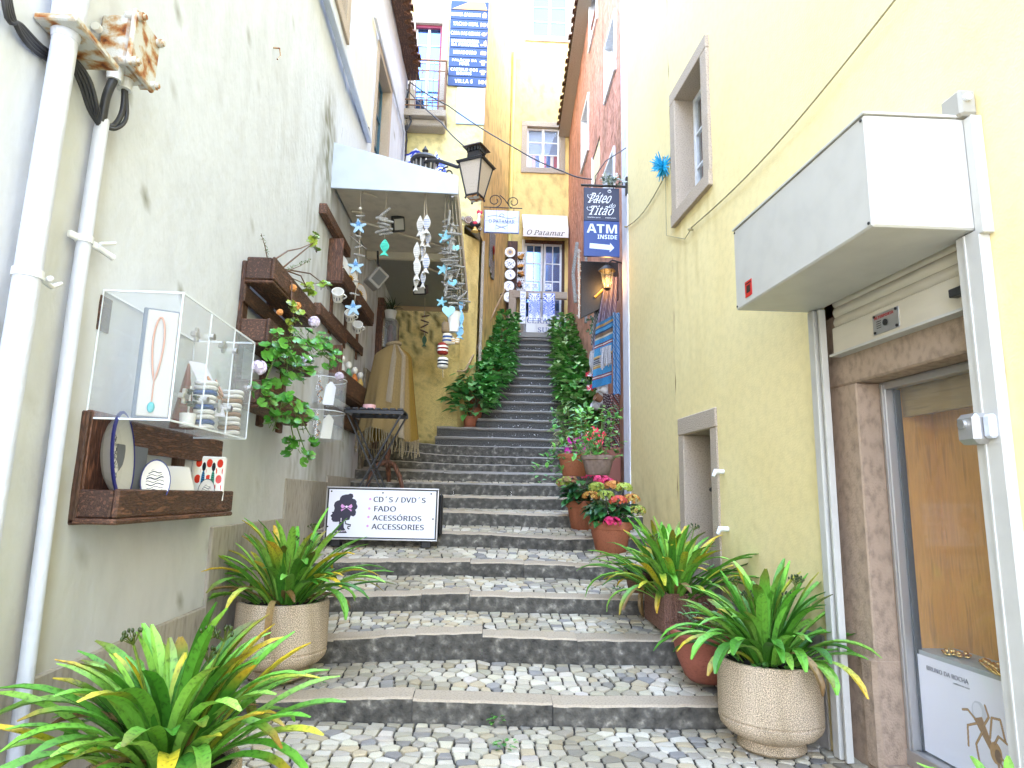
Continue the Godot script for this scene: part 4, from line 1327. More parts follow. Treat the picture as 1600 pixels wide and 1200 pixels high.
	# jewellery on the display floor
	for q in [[-3.36, -0.36, 0.022, "small gold stud earrings at the left of the display floor"], [-3.18, -0.34, 0.035, "twisted gold bracelet at the middle of the display floor"], [-3.04, -0.32, 0.05, "long golden necklace lying over the edge of the display floor"], [-2.9, -0.36, 0.06, "large gold brooch with a pale stone at the right of display floor"]]:
		var o := thing("jewel", q[3], "jewellery", RP(q[0], 0.64, q[1]), "gold jewellery in the shop window")
		var m := MB.new()
		for k in 5:
			var p := []
			var r: float = q[2] * rr(0.7, 1.3)
			var c := RP(q[0] + rr(-0.06, 0.06), 0.655, q[1] + rr(-0.02, 0.05))
			for j in 11: p.append(c + Vector3(cos(TAU * j / 10.0) * r * 0.6, sin(TAU * j / 10.0 * 2.0) * r * 0.25, sin(TAU * j / 10.0) * r))
			m.tube(p, 0.006, 6, false)
			m.ball(c + Vector3(0, 0.01, 0), Vector3(0.014, 0.012, 0.016))
		ob("gold_wire", m, M.gold, o)
	var bx := thing("white_box", "white cardboard jewel box at the right edge of the display", "box", RP(-2.8, 0.64, -0.4))
	part("box_body", RP, -2.86, -2.74, 0.64, 0.82, -0.5, -0.36, M.paint, bx, 0.004)
	var fl := thing("white_stand", "stepped white jewel stand on the small glass shelf", "display stand", RP(-2.8, 1.43, -0.6))
	for k in 3: part("step", RP, -2.92 + 0.04 * k, -2.68, 1.434 + 0.03 * k, 1.462 + 0.03 * k, -0.49, -0.38, M.paint, fl, 0.003)
	# camera box above the shutter box
	t = thing("junction_box", "small grey electrical box on yellow wall above the shutter box", "junction box", RP(-2.56, 3.06))
	part("box_body", RP, -2.63, -2.515, 3.12, 3.245, 0.0, 0.08, mat(K(0.36, 0.33, 0.27), 0.6), t, 0.012)
	var cp := MB.new()
	cp.tube([RP(-2.515, 3.2, 0.05), RP(-2.5, 3.2, 0.05)], 0.018, 10)
	ob("round_cap", cp, M.whitepaint, t)
	# hooks and cable on the yellow wall
	t = thing("wall_cable", "thin slack cable drooping across the yellow wall from the canopy corner up right", "cable", RP(-5.7, 4.0))
	var m := MB.new()
	var p := []
	var a := RP(-5.72, 3.98, 0.02)
	var b := RP(-2.72, 4.05, 0.03)
	for k in 17:
		var f := k / 16.0
		p.append(a.lerp(b, f) + Vector3(-0.004, -0.10 * sin(PI * f), 0))
	m.tube(p, 0.0065, 5)
	p = []
	for k in 9: p.append(RP(lerpf(-8.3, -6.45, k / 8.0), lerpf(5.12, 4.9, k / 8.0) - 0.1 * sin(PI * k / 8.0), 0.02))
	m.tube(p, 0.007, 5)
	m.tube([RP(-6.42, 5.1, 0.02), RP(-6.43, 4.2, 0.02), RP(-5.9, 3.94, 0.02), RP(-5.72, 3.98, 0.02)], 0.005, 5)
	for q in [[-5.74, 3.97], [-6.42, 5.1], [-8.3, 5.12]]: m.tube([RP(q[0], q[1]), RP(q[0], q[1], 0.05)], 0.012, 6)
	ob("cable_run", m, mat(K(0.34, 0.28, 0.14), 0.7), t)
	t = thing("pompom", "turquoise star shaped pompom hung on a wire by the window frame", "pompom", RP(-6.38, 4.95))
	m = MB.new()
	m.col = lin("24b0dc")
	for k in 60:
		var d := Vector3(rr(-0.5, 1) * -1.0, rr(-1, 1), rr(-1, 1)).normalized()
		m.tube([RP(-6.4, 4.98, 0.06), RP(-6.4, 4.98, 0.06) + d * rr(0.11, 0.17)], [0.016, 0.004], 4)
	ob("tinsel", m, M.paint, t)
	for q in [[-5.25, 1.64], [-5.2, 1.18]]:
		t = thing("wall_peg", "white plaster peg on yellow wall right of the niche, %s one" % ("upper" if q[1] > 1.4 else "lower"), "peg", RP(q[0], q[1]))
		m = MB.new()
		m.tube([RP(q[0], q[1]), RP(q[0], q[1], 0.07), RP(q[0], q[1] - 0.04, 0.09)], [0.02, 0.024, 0.014], 7)
		ob("peg", m, M.whitepaint, t)

func left_fittings() -> void:
	# downpipe and cable conduit
	var t := thing("drainpipe", "thick white drainpipe on the white wall at the left edge", "pipe", LP(-2.28, 0))
	var m := MB.new()
	m.tube([LP(-2.28, 0.0, 0.075), LP(-2.28, 3.1, 0.075)], 0.044, 18)
	ob("pipe_shaft", m, M.pipe, t)
	m = MB.new()
	m.tube([LP(-2.28, 3.1, 0.075), LP(-2.28, 3.17, 0.075), LP(-2.28, 3.3, 0.075), LP(-2.28, 5.2, 0.075)], [0.046, 0.058, 0.06, 0.058], 18)
	ob("pipe_socket", m, M.pipe, t)
	m = MB.new()
	m.tube([LP(-2.28, 2.14, 0.075), LP(-2.28, 2.17, 0.075)], 0.05, 18)
	m.tube([LP(-2.28, 2.155, 0.1), LP(-2.38, 2.14, 0.10), LP(-2.43, 2.17, 0.10)], [0.012, 0.01, 0.008], 6)
	m.ball(LP(-2.335, 2.155, 0.12), Vector3(0.014, 0.014, 0.014), 6, 4)
	ob("pipe_clamp", m, M.whitepaint, t)
	m = MB.new()
	wbox(m, LP, -2.5, -2.2, 3.13, 3.16, 0.0, 0.16, 0.006)
	ob("rusty_bracket", m, M.rust, t)
	t = thing("conduit", "thinner white cable conduit beside the drainpipe, open at its top", "pipe", LP(-2.62, 0))
	m = MB.new()
	m.tube([LP(-2.66, 0.0, 0.045), LP(-2.63, 1.4, 0.045), LP(-2.615, 2.2, 0.045), LP(-2.62, 2.98, 0.045)], 0.028, 14)
	ob("pipe_shaft", m, M.pipe, t)
	m = MB.new()
	m.tube([LP(-2.615, 2.41, 0.045), LP(-2.615, 2.44, 0.045)], 0.034, 14)
	m.bar(LP(-2.55, 2.425, 0.02), LP(-2.68, 2.42, 0.06), 0.02, 0.03, 0.004)
	m.tube([LP(-2.68, 2.42, 0.06), LP(-2.76, 2.40, 0.09)], 0.014, 6)
	m.tube([LP(-2.67, 2.43, 0.08), LP(-2.74, 2.46, 0.1)], 0.008, 6)
	ob("pipe_clamp", m, M.whitepaint, t)
	# rusty junction box
	t = thing("rusty_junction_box", "rusty white cast junction box with bolted lid on the white wall", "junction box", LP(-2.66, 3.2))
	part("box_body", LP, -2.76, -2.57, 3.23, 3.47, 0.0, 0.14, M.rust, t, 0.018)
	part("box_lid", LP, -2.775, -2.555, 3.215, 3.485, 0.142, 0.165, M.rust, t, 0.006)
	for q in [[-2.58, 3.46], [-2.75, 3.46], [-2.58, 3.24], [-2.75, 3.24]]:
		m = MB.new()
		m.tube([LP(q[0], q[1], 0.11), LP(q[0], q[1], 0.185)], 0.02, 10)
		m.tube([LP(q[0], q[1], 0.185), LP(q[0], q[1], 0.197)], 0.012, 6)
		ob("lid_bolt", m, M.rust, t)
	m = MB.new()
	m.tube([LP(-2.62, 3.23, 0.07), LP(-2.62, 3.17, 0.07)], [0.034, 0.03], 12)
	m.tube([LP(-2.70, 3.23, 0.07), LP(-2.70, 3.18, 0.07)], [0.034, 0.03], 12)
	m.tube([LP(-2.545, 3.36, 0.02), LP(-2.52, 3.36, 0.02)], 0.02, 8)
	ob("cable_gland", m, M.whitepaint, t)
	# cables
	t = thing("black_cables", "bundle of black cables looping behind the pipe into the conduit", "cables", LP(-2.3, 3.0))
	for k in 4:
		m = MB.new()
		var o := k * 0.012
		m.cord([LP(-1.9, 3.45 + o, 0.04), LP(-2.02, 3.1 - o * 2.0, 0.04), LP(-2.12, 3.0 + o, 0.03), LP(-2.28, 3.02 + o, 0.015), LP(-2.38, 3.1 + o * 0.6, 0.02), LP(-2.46, 3.05 + o * 0.5, 0.03 + o), LP(-2.53, 2.97, 0.04 + o), LP(-2.6, 2.94 + o * 0.3, 0.045)], 0.009, 6)
		ob("cable", m, M.cable, t)
	m = MB.new()
	m.cord([LP(-2.62, 3.18, 0.07), LP(-2.60, 3.08, 0.06), LP(-2.61, 2.96, 0.05)], 0.018, 8)
	m.cord([LP(-2.70, 3.19, 0.07), LP(-2.71, 3.08, 0.07), LP(-2.68, 2.99, 0.06), LP(-2.62, 2.96, 0.05)], 0.012, 8)
	m.cord([LP(-2.705, 3.19, 0.075), LP(-2.73, 3.06, 0.08), LP(-2.68, 2.975, 0.07), LP(-2.62, 2.95, 0.055)], 0.009, 8)
	ob("taped_cable", m, M.cable, t)
	# old anchors left in the plaster
	t = thing("wall_hook", "rusty broken hook in the middle of the bare white wall", "hook", Vector3(-1.814, 4.909, -4.675))
	m = MB.new()
	var h := Vector3(-1.814, 4.909, -4.675)
	m.tube([h, h + Vector3(0.05, 0, 0), h + Vector3(0.055, -0.05, -0.02), h + Vector3(0.04, -0.1, 0)], 0.007, 6)
	ob("hook", m, M.rust, t)

func facing(deg: float, tilt := 0.0) -> Basis:   # a face turned deg from +z towards +x, leaning back by tilt
	return Basis(Vector3.UP, deg_to_rad(deg)) * Basis(Vector3.RIGHT, deg_to_rad(-tilt))

func dish(t: Node, c: Vector3, F: Basis, rx: float, ry: float, depth: float, rim: Color, im: Image, body := "dish_body", cup := true) -> void:
	var b := Basis(F.x * rx, F.z, -F.y * ry)
	var m := MB.new()
	m.col = Color(1, 1, 1)
	var pr := [Vector2(0.0, -depth), Vector2(0.6, -depth), Vector2(0.78, -depth * 0.7), Vector2(1.0, 0.0), Vector2(0.97, 0.006), Vector2(0.74, -depth * 0.55), Vector2(0.58, -depth * 0.8), Vector2(0.0, -depth * 0.8)]
	if not cup: pr = [Vector2(0.0, -0.012), Vector2(0.9, -0.012), Vector2(1.0, 0.0), Vector2(0.97, 0.006), Vector2(0.0, 0.0)]
	m.lathe(pr, c, 28, b)
	ob(body, m, M.ceramic, t)
	m = MB.new()
	m.col = rim
	m.lathe([Vector2(1.01, -0.004), Vector2(1.015, 0.003), Vector2(0.96, 0.009), Vector2(0.95, 0.004)], c, 28, b)
	ob("painted_rim", m, M.paint, t)
	if im:
		m = MB.new()
		m.disc(c + F.z * ((-depth * 0.78 + 0.003) if cup else 0.009), Vector2(rx * (0.6 if cup else 0.9), ry * (0.6 if cup else 0.9)), F, 0.003, 22)
		ob("glaze_print", m, printed(im, 0.15), t)

func glaze(sd: int, kind: String) -> Image:
	var q := RandomNumberGenerator.new()
	q.seed = sd
	var im := canvas(128, 128, Color("efece2"))
	var ink := Color("26304e")
	if kind == "bloom":
		for i in 90: dot(im, Vector2(q.randf() * 128, q.randf() * 128), q.randf_range(1, 4.5), ink if q.randf() < 0.7 else Color("5b6684"))
		for i in 20: stroke(im, [Vector2(q.randf() * 128, q.randf() * 128), Vector2(q.randf() * 128, q.randf() * 128)], 0.8, ink)
	elif kind == "waves":
		for i in 9:
			var p := []
			for k in 12: p.append(Vector2(k * 12, 6 + i * 15 + sin(k * 0.9 + i) * 5 + k * -1.0))
			stroke(im, p, q.randf_range(1.2, 3.2), ink)
	elif kind == "sardines":
		for i in 5:
			for j in 3: dot(im, Vector2(16 + j * 48 + (24 if i % 2 else 0), 14 + i * 26), 13, Color("d2371f"))
		for f in [[40, "2f6c9c"], [84, "2f8d74"]]:
			dot(im, Vector2(f[0], 64), 13, Color("f2efe6"), 58)
			dot(im, Vector2(f[0], 74), 8, Color(f[1]), 34)
			dot(im, Vector2(f[0], 26), 8, Color("20242c"), 14)
			stroke(im, [Vector2(f[0], 110), Vector2(f[0] - 10, 124), Vector2(f[0] + 10, 124), Vector2(f[0], 110)], 2, Color("20242c"))
			for k in 8: stroke(im, [Vector2(f[0] - 6, 46 + k * 7), Vector2(f[0] + 6, 48 + k * 7)], 0.8, Color("20242c"))
	elif kind == "sun":
		dot(im, Vector2(64, 64), 40, Color("e0b040")); dot(im, Vector2(64, 64), 22, Color("5a3012"))
		for i in 16: stroke(im, [Vector2(64, 64) + Vector2.from_angle(i * TAU / 16) * 26, Vector2(64, 64) + Vector2.from_angle(i * TAU / 16) * 58], 2.5, Color("8a5a20"))
	elif kind == "blue":
		for i in 26: dot(im, Vector2(64, 64) + Vector2.from_angle(q.randf() * TAU) * q.randf() * 44, q.randf_range(2, 6), Color("5472c0") if q.randf() < 0.6 else Color("8f6a70"))
	return im

func board(t: Node, z0: float, z1: float, y0: float, y1: float, o0: float, o1: float, vert := false, called := "board") -> void:
	part(called, LP, z0, z1, y0, y1, o0, o1, M["%s%d" % ["woody" if vert else "wood", rng.randi() % 3]], t, 0.007)

func left_shelves() -> void:
	# the lower pallet shelf
	var t := thing("pallet_shelf", "low dark brown pallet shelf on the white wall holding painted dishes", "shelf", LP(-3.5, 1.24))
	board(t, -3.12, -2.86, 1.24, 1.735, 0.0, 0.035, true, "upright")
	board(t, -2.9, -2.84, 1.24, 1.73, -0.01, 0.03, true, "upright")
	board(t, -3.84, -3.72, 1.26, 1.7, 0.0, 0.03, true, "upright")
	board(t, -4.3, -4.2, 1.26, 1.7, 0.0, 0.03, true, "upright")
	board(t, -4.32, -3.122, 1.57, 1.72, 0.031, 0.055, false, "rail")
	board(t, -4.2, -2.85, 1.27, 1.395, 0.17, 0.195, false, "front_board")
	board(t, -2.875, -2.85, 1.27, 1.39, 0.0, 0.168, false, "end_board")
	board(t, -4.2, -4.17, 1.27, 1.39, 0.0, 0.168, false, "end_board")
	board(t, -4.2, -2.84, 1.243, 1.268, 0.0, 0.2, false, "bottom_board")
	var d := thing("slate_tile", "dark grey tile leaning behind the large dish", "tile", LP(-3.12, 1.27, 0.06))
	part("slab", LP, -3.3, -3.02, 1.275, 1.6, 0.06, 0.075, mat(K(0.16, 0.17, 0.2), 0.5), d, 0.003)
	d = thing("platter", "large blue rimmed oval platter standing at the left end of shelf", "platter", LP(-3.2, 1.3, 0.11))
	dish(d, Vector3(-1.643, 1.543, -2.966), facing(104, 6), 0.17, 0.2, 0.06, lin("2b2f86"), glaze(1, "bloom"))
	d = thing("oval_dish", "small oval dish with black wave pattern in middle of the shelf", "dish", LP(-3.4, 1.3, 0.12))
	dish(d, Vector3(-1.641, 1.436, -3.275), facing(35, 15), 0.067, 0.11, 0.02, lin("20307c"), glaze(2, "waves"))
	d = thing("bowl", "plain white bowl half hidden behind the oval dish", "bowl", LP(-3.42, 1.3, 0.05))
	dish(d, Vector3(-1.722, 1.403, -3.313), facing(40, 20), 0.07, 0.07, 0.04, lin("dcdad6"), null)
	d = thing("square_dish", "white square dish leaning between oval dish and sardine tray", "dish", LP(-3.6, 1.3, 0.12))
	var m := MB.new()
	var F := facing(62, 24)
	m.box(Vector3(-1.689, 1.432, -3.606), Vector3(0.19, 0.2, 0.018), 0.006, F)
	ob("dish_body", m, M.ceramic, d)
	d = thing("sardine_tray", "tray painted with two sardines on red diamonds, right end of shelf", "tray", LP(-4.0, 1.28, 0.1))
	F = facing(20, 12)
	var c := Vector3(-1.698, 1.466, -4.012)
	m = MB.new()
	m.box(c, Vector3(0.19, 0.28, 0.022), 0.01, F)
	ob("tray_body", m, M.ceramic, d)
	m = MB.new()
	m.quad(c + F * Vector3(-0.078, 0.122, 0.0125), c + F * Vector3(0.078, 0.122, 0.0125), c + F * Vector3(0.078, -0.122, 0.0125), c + F * Vector3(-0.078, -0.122, 0.0125))
	ob("glaze_print", m, printed(glaze(3, "sardines"), 0.15), d)
	d = thing("small_oval_dish", "smallest oval dish with black waves in front of the sardine tray", "dish", LP(-3.95, 1.3, 0.16))
	dish(d, Vector3(-1.645, 1.39, -3.878), facing(15, 15), 0.045, 0.075, 0.014, lin("1c2030"), glaze(4, "waves"))

	# the perspex show case and what lies in it
	t = thing("acrylic_case", "clear perspex show case of jewellery above the pallet shelf", "display case", LP(-3.4, 1.7))
	var z0 := -3.85
	var z1 := -2.87
	for q in [["back_pane", z0, z1, 1.706, 2.28, 0.004, 0.008], ["side_pane", z0, z0 + 0.005, 1.706, 2.28, 0.009, 0.36], ["side_pane", z1 - 0.005, z1, 1.706, 2.28, 0.009, 0.36], ["bottom_pane", z0, z1, 1.7, 1.705, 0.004, 0.36], ["top_pane", z0, z1, 2.281, 2.286, 0.004, 0.36]]:
		part(q[0], LP, q[1], q[2], q[3], q[4], q[5], q[6], M.acrylic, t)
	for k in 3: part("door_pane", LP, lerpf(z1, z0, k / 3.0) - 0.006, lerpf(z1, z0, (k + 1) / 3.0) + 0.002, 1.71, 2.276, 0.361, 0.365, M.acrylic, t)
	m = MB.new()
	m.col = Color(0.8, 0.84, 0.88)  # pale bars paint a highlight along the perspex edges
	var ew := 0.004
	for y in [1.7, 2.284]:
		for o in [0.004, 0.36]: wbox(m, LP, z0, z1, y - ew, y + ew, o - ew, o + ew)
		for z in [z0, z1]: wbox(m, LP, z - ew, z + ew, y - ew, y + ew, 0.004, 0.36)
	for z in [z0, z1, lerpf(z1, z0, 1 / 3.0), lerpf(z1, z0, 2 / 3.0)]: wbox(m, LP, z - ew * 0.7, z + ew * 0.7, 1.7, 2.284, 0.358, 0.364)
	for z in [z0, z1]: wbox(m, LP, z - ew * 0.7, z + ew * 0.7, 1.7, 2.284, 0.0, 0.006)
	ob("edge_highlight", m, M.paint, t)
	for q in [[-3.2, 2.16], [-3.2, 1.84], [-3.52, 2.16], [-3.52, 1.84], [-3.8, 2.0]]:
		m = MB.new()
		m.tube([LP(q[0], q[1], 0.365), LP(q[0], q[1], 0.385)], 0.017, 12)
		ob("knob", m, M.metal, t)
	for q in [[-3.08, 2.14], [-3.02, 1.83], [-3.42, 2.16], [-3.44, 1.84]]:
		m = MB.new()
		wbox(m, LP, q[0] - 0.03, q[0] + 0.03, q[1] - 0.012, q[1] + 0.012, 0.33, 0.357, 0.003)
		wbox(m, LP, q[0] - 0.012, q[0] + 0.012, q[1] - 0.035, q[1] + 0.035, 0.34, 0.356, 0.003)
		ob("hinge", m, M.metal, t)
	part("wood_batten", LP, -2.95, -2.86, 2.1, 2.26, -0.01, 0.003, M.wood2, t)
	d = thing("necklace_board", "tall cream board with copper chain and turquoise pendant inside the case", "necklace display", LP(-2.97, 1.71, 0.2))
	F = facing(28, 4)
	c = LP(-3.0, 1.98, 0.21)
	m = MB.new()
	m.box(c - F.z * 0.02, Vector3(0.15, 0.53, 0.04), 0.004, F)
	ob("dark_back", m, mat(K(0.09, 0.11, 0.13), 0.6), d)
	m = MB.new()
	m.box(c + F * Vector3(0.008, 0, 0.004), Vector3(0.13, 0.51, 0.01), 0.004, F)
	ob("padded_face", m, mat(K(0.5, 0.46, 0.39), 0.8), d)
	m = MB.new()
	var p := []
	for k in 25:
		var a := k / 24.0
		p.append(c + F * Vector3(0.03 * sin(PI * a * 2.0) * (1.0 - absf(a - 0.5)), -0.1 + 0.32 * absf(cos(PI * a)), 0.014))
	m.tube(p, 0.005, 6)
	m.tube([c + F * Vector3(0, -0.1, 0.014), c + F * Vector3(0, -0.2, 0.014)], 0.003, 6)
	ob("chain", m, mat(K(0.5, 0.24, 0.13), 0.35, null, Vector3.ONE, null, 1.0, false, 0.7), d)
	m = MB.new()
	m.col = lin("18a0a0")
	m.ball(c + F * Vector3(0, -0.215, 0.016), Vector3(0.016, 0.026, 0.008), 10, 6, F)
	ob("pendant", m, M.paint, d)
	d = thing("earring_stand", "white cup with earring stick in the case", "display stand", LP(-3.28, 1.71, 0.25))
	m = MB.new()
	m.lathe([Vector2(0.035, 0), Vector2(0.04, 0.07), Vector2(0.034, 0.07), Vector2(0.03, 0.01)], LP(-3.28, 1.708, 0.26), 14)
	m.tube([LP(-3.28, 1.72, 0.26), LP(-3.28, 1.92, 0.26)], 0.005, 6)
	ob("cup", m, M.ceramic, d)
	m = MB.new()
	for k in 16: m.box(LP(-3.28 + rr(-0.08, 0.08), 1.82 + 0.012 * (k % 7), 0.27 + rr(-0.02, 0.02)), Vector3(0.02, 0.012, 0.02), 0.003)
	ob("earrings", m, mat(K(0.04, 0.05, 0.04), 0.4), d)
	d = thing("wooden_cone", "dark wooden cone with rings at the middle of the case", "display stand", LP(-3.36, 1.71, 0.22))
	m = MB.new()
	m.lathe([Vector2(0.06, 0), Vector2(0.005, 0.34), Vector2(0.0, 0.345)], LP(-3.36, 1.708, 0.2), 12)
	ob("cone", m, mat(K(0.16, 0.045, 0.03), 0.4), d)
	for q in [[-3.44, 0.27, "blue white bracelets stacked on a roll, left stack in the case", "3c5a94"], [-3.74, 0.3, "tan white bracelets stacked on a roll, right stack in the case", "a08068"]]:
		d = thing("bracelet_stack", q[2], "bracelets", LP(q[0], 1.71, q[1]))
		for k in 10:
			m = MB.new()
			m.col = lin(q[3]) if k % 3 == 1 else K(0.78, 0.76, 0.72)
			var o := LP(q[0] + 0.012 * sin(k * 0.4), 1.725 + 0.026 * k, q[1])
			p = []
			for j in 15: p.append(o + Vector3(cos(TAU * j / 14.0) * 0.05, sin(j * 1.3) * 0.003, sin(TAU * j / 14.0) * 0.05))
			m.tube(p, 0.0125, 7, false)
			ob("bracelet", m, M.matte, d)
	d = thing("necklace_bust", "white necklace bust with copper collar at the right of the case", "necklace display", LP(-3.62, 1.71, 0.2))
	m = MB.new()
	m.grid(6, 8, func(s, v): return LP(-3.7 + 0.17 * s - 0.03 * sin(PI * v), 2.1 - 0.3 * v, 0.12 + 0.14 * v + 0.06 * sin(PI * s)))
	ob("bust", m, mat(K(0.75, 0.74, 0.8), 0.7), d)
	m = MB.new()
	for w in 3:
		p = []
		for k in 11: p.append(LP(-3.68 + 0.012 * k, 2.02 - (0.1 + 0.035 * w) * sin(PI * k / 10.0), 0.22 + 0.07 * sin(PI * k / 10.0)))
		m.tube(p, 0.006, 5)
	ob("collar", m, mat(K(0.5, 0.25, 0.15), 0.35, null, Vector3.ONE, null, 1.0, false, 0.6), d)

	# the tall planter of boxes
	t = thing("pallet_planter", "tall dark brown pallet planter with three boxes of trailing plants", "planter", LP(-5.0, 1.95))
	for z in [-4.52, -5.1, -5.62]: board(t, z - 0.06, z + 0.05, 1.9, 3.04, 0.0, 0.035, true, "upright")
	for y in [2.9, 2.44, 2.0]:
		board(t, -5.72, -4.46, y, y + 0.17, 0.215, 0.24, false, "front_board")
		board(t, -4.49, -4.463, y, y + 0.165, 0.036, 0.213, false, "end_board")
		board(t, -5.72, -5.69, y, y + 0.165, 0.036, 0.213, false, "end_board")
		board(t, -5.72, -4.47, y - 0.026, y - 0.002, 0.036, 0.235, false, "bottom_board")
	board(t, -5.7, -4.44, 2.72, 2.85, 0.036, 0.055, false, "rail")
	m = MB.new()
	for y in [2.9, 2.44, 2.0]: wbox(m, LP, -5.68, -4.5, y + 0.05, y + 0.13, 0.037, 0.212)
	ob("soil", m, M.soil, t)
	geraniums()

	# the shelves with mugs under the canopy
	for q in [[-7.7, -6.42, 4.3, 4.42, "dark plank fixed high on the wall just under the canopy edge"], [-7.8, -6.5, 3.22, 3.35, "short dark plank on the wall left of the hanging mugs"]]:
		t = thing("wall_plank", q[4], "plank", LP(q[0], q[2]))
		board(t, q[0], q[1], q[2], q[3], 0.0, 0.08)
	t = thing("mug_shelf", "upper dark box shelf with mugs hanging below its board", "shelf", LP(-7.8, 3.7))
	board(t, -8.8, -6.95, 3.74, 3.9, 0.17, 0.195, false, "front_board")
	board(t, -6.99, -6.955, 3.74, 4.25, 0.0, 0.168, true, "end_board")
	board(t, -8.8, -6.95, 3.715, 3.738, 0.0, 0.19, false, "bottom_board")
	board(t, -8.9, -7.1, 3.3, 3.43, 0.02, 0.05, false, "hook_rail")
	for k in 3: board(t, -7.3 - k * 0.7, -7.2 - k * 0.7, 3.2, 4.2, 0.0, 0.02, true, "upright")
	var im := 0
	for q in [[Vector3(-1.597, 3.411, -6.443), "first"], [Vector3(-1.635, 3.414, -7.225), "second"], [Vector3(-1.628, 3.389, -7.647), "third"]]:
		d = thing("mug", "white mug with blue brush marks hanging from the rail, %s from the left" % q[1], "mug", q[0], "mugs hanging on the rail")
		var bb := Basis(Vector3(1, 0, 0), 1.05) * Basis(Vector3(0, 0, 1), -0.15)
		m = MB.new()
		m.lathe([Vector2(0.0, -0.06), Vector2(0.05, -0.06), Vector2(0.062, 0.06), Vector2(0.056, 0.06), Vector2(0.046, -0.045), Vector2(0.0, -0.045)], q[0], 18, bb)
		ob("mug_body", m, M.ceramic, d)
		m = MB.new()
		p = []
		for k in 9: p.append(q[0] + bb * Vector3(0.052 + 0.035 * sin(PI * k / 8.0), 0.035 - 0.07 * k / 8.0, 0))
		m.tube(p, 0.007, 6)
		ob("handle", m, M.ceramic, d)
		m = MB.new()
		m.col = lin("242c50")
		for k in 12: m.box(q[0] + bb * (Basis(Vector3.UP, k * 0.52) * Vector3(0.0565, 0.0 + 0.01 * (k % 3), 0)), Vector3(0.003, 0.05, 0.008), 0.0, bb * Basis(Vector3.UP, k * 0.52))
		ob("brush_marks", m, M.paint, d)
		im += 1
	for q in [[-7.25, 3.92, "white plate standing in the upper shelf beside its end board", "blue"], [-7.75, 3.94, "yellow sunflower plate standing in the upper shelf", "sun"], [-8.3, 3.92, "yellow patterned plate at the back end of the upper shelf", "sun"]]:
		d = thing("shelf_plate", q[2], "plate", LP(q[0], q[1], 0.1))
		dish(d, LP(q[0], q[1] + 0.1, 0.1), facing(55, 8), 0.11, 0.15, 0.02, lin("d8a030") if q[3] == "sun" else lin("d8d8d8"), glaze(7, q[3]))
	t = thing("lower_box_shelf", "lower dark box shelf behind the round perspex stand", "shelf", LP(-8.1, 2.55))
	board(t, -9.0, -7.35, 2.56, 2.8, 0.15, 0.18, false, "front_board")
	board(t, -7.39, -7.36, 2.5, 3.1, 0.0, 0.148, true, "end_board")
	board(t, -9.0, -7.35, 2.53, 2.557, 0.0, 0.175, false, "bottom_board")
	board(t, -8.9, -7.3, 2.2, 2.4, 0.0, 0.06, false, "batten")
	for q in [[-7.6, "c8ccd0", "white"], [-7.95, "5a9068", "green"], [-8.3, "c0702c", "orange"], [-8.65, "cfae60", "straw coloured"]]:
		d = thing("trinket", "%s souvenir figure standing in the lower box shelf" % q[2], "figurine", LP(q[0], 2.56, 0.09))
		m = MB.new()
		m.col = lin(q[1])
		m.lathe([Vector2(0.05, 0.0), Vector2(0.055, 0.1), Vector2(0.03, 0.2), Vector2(0.045, 0.3), Vector2(0.02, 0.37), Vector2(0.0, 0.38)], LP(q[0], 2.56, 0.09), 12)
		ob("figure_body", m, M.paint, d)
		m = MB.new()
		m.ball(LP(q[0], 2.98, 0.09), Vector3(0.04, 0.05, 0.04))
		ob("figure_head", m, M.ceramic, d)
	# round two tier perspex stand
	t = thing("round_acrylic_stand", "half round two tier perspex stand with bead necklaces beside the table", "display stand", LP(-7.2, 1.95))
	var oc := LP(-7.0, 1.95, 0.0)
	for y in [0.0, 0.36, 0.7]:
		m = MB.new()
		m.lathe([Vector2(0.0, 0.0), Vector2(0.3, 0.0), Vector2(0.3, 0.008), Vector2(0.0, 0.008)], oc + Vector3(0, y, 0), 18, Basis(), -PI / 2, PI / 2)
		ob("tier", m, M.acrylic, t)
	for y in [0.0, 0.36]:
		m = MB.new()
		m.lathe([Vector2(0.296, 0.01), Vector2(0.296, 0.3), Vector2(0.292, 0.3), Vector2(0.292, 0.01)], oc + Vector3(0, y, 0), 18, Basis(), -PI / 2, PI / 2)
		ob("curved_pane", m, M.acrylic, t)
		m = MB.new()
		m.col = K(0.75, 0.77, 0.8)  # pale ring paints the same highlight round the rim
		var ring := []
		for k in 15: ring.append(oc + Vector3(cos(-PI / 2 + PI * k / 14.0) * 0.297, y + 0.305, sin(-PI / 2 + PI * k / 14.0) * 0.297))
		m.tube(ring, 0.005, 6)
		ob("edge_highlight", m, M.paint, t)
	for q in [[0.37, 0.1, "e8e6ee", "white paper necklace bust on the upper tier of the round stand"], [0.01, 0.05, "d8d4cc", "cream ring stand on the lower tier of the round stand"]]:
		d = thing("bust_stand", q[3], "display stand", oc + Vector3(0.15, q[0], 0))
		m = MB.new()
		m.col = lin(q[2])
		m.grid(5, 6, func(s, v): return oc + Vector3(0.1 + 0.1 * s, q[0] + 0.28 * (1.0 - v) * (1.0 - 0.5 * absf(s - 0.5)), 0.1 - 0.05 * s + 0.08 * v))
		ob("bust", m, M.paint, d)
		m = MB.new()
		for k in 26:
			m.col = [lin("5a2a18"), lin("c08030"), lin("301810")][k % 3]
			m.ball(oc + Vector3(0.05 + 0.02 * sin(k * 0.5), q[0] + 0.03 + 0.009 * k, 0.12 + 0.03 * cos(k * 0.5)), Vector3(0.012, 0.012, 0.012), 7, 5)
		ob("beads", m, M.paint, d)

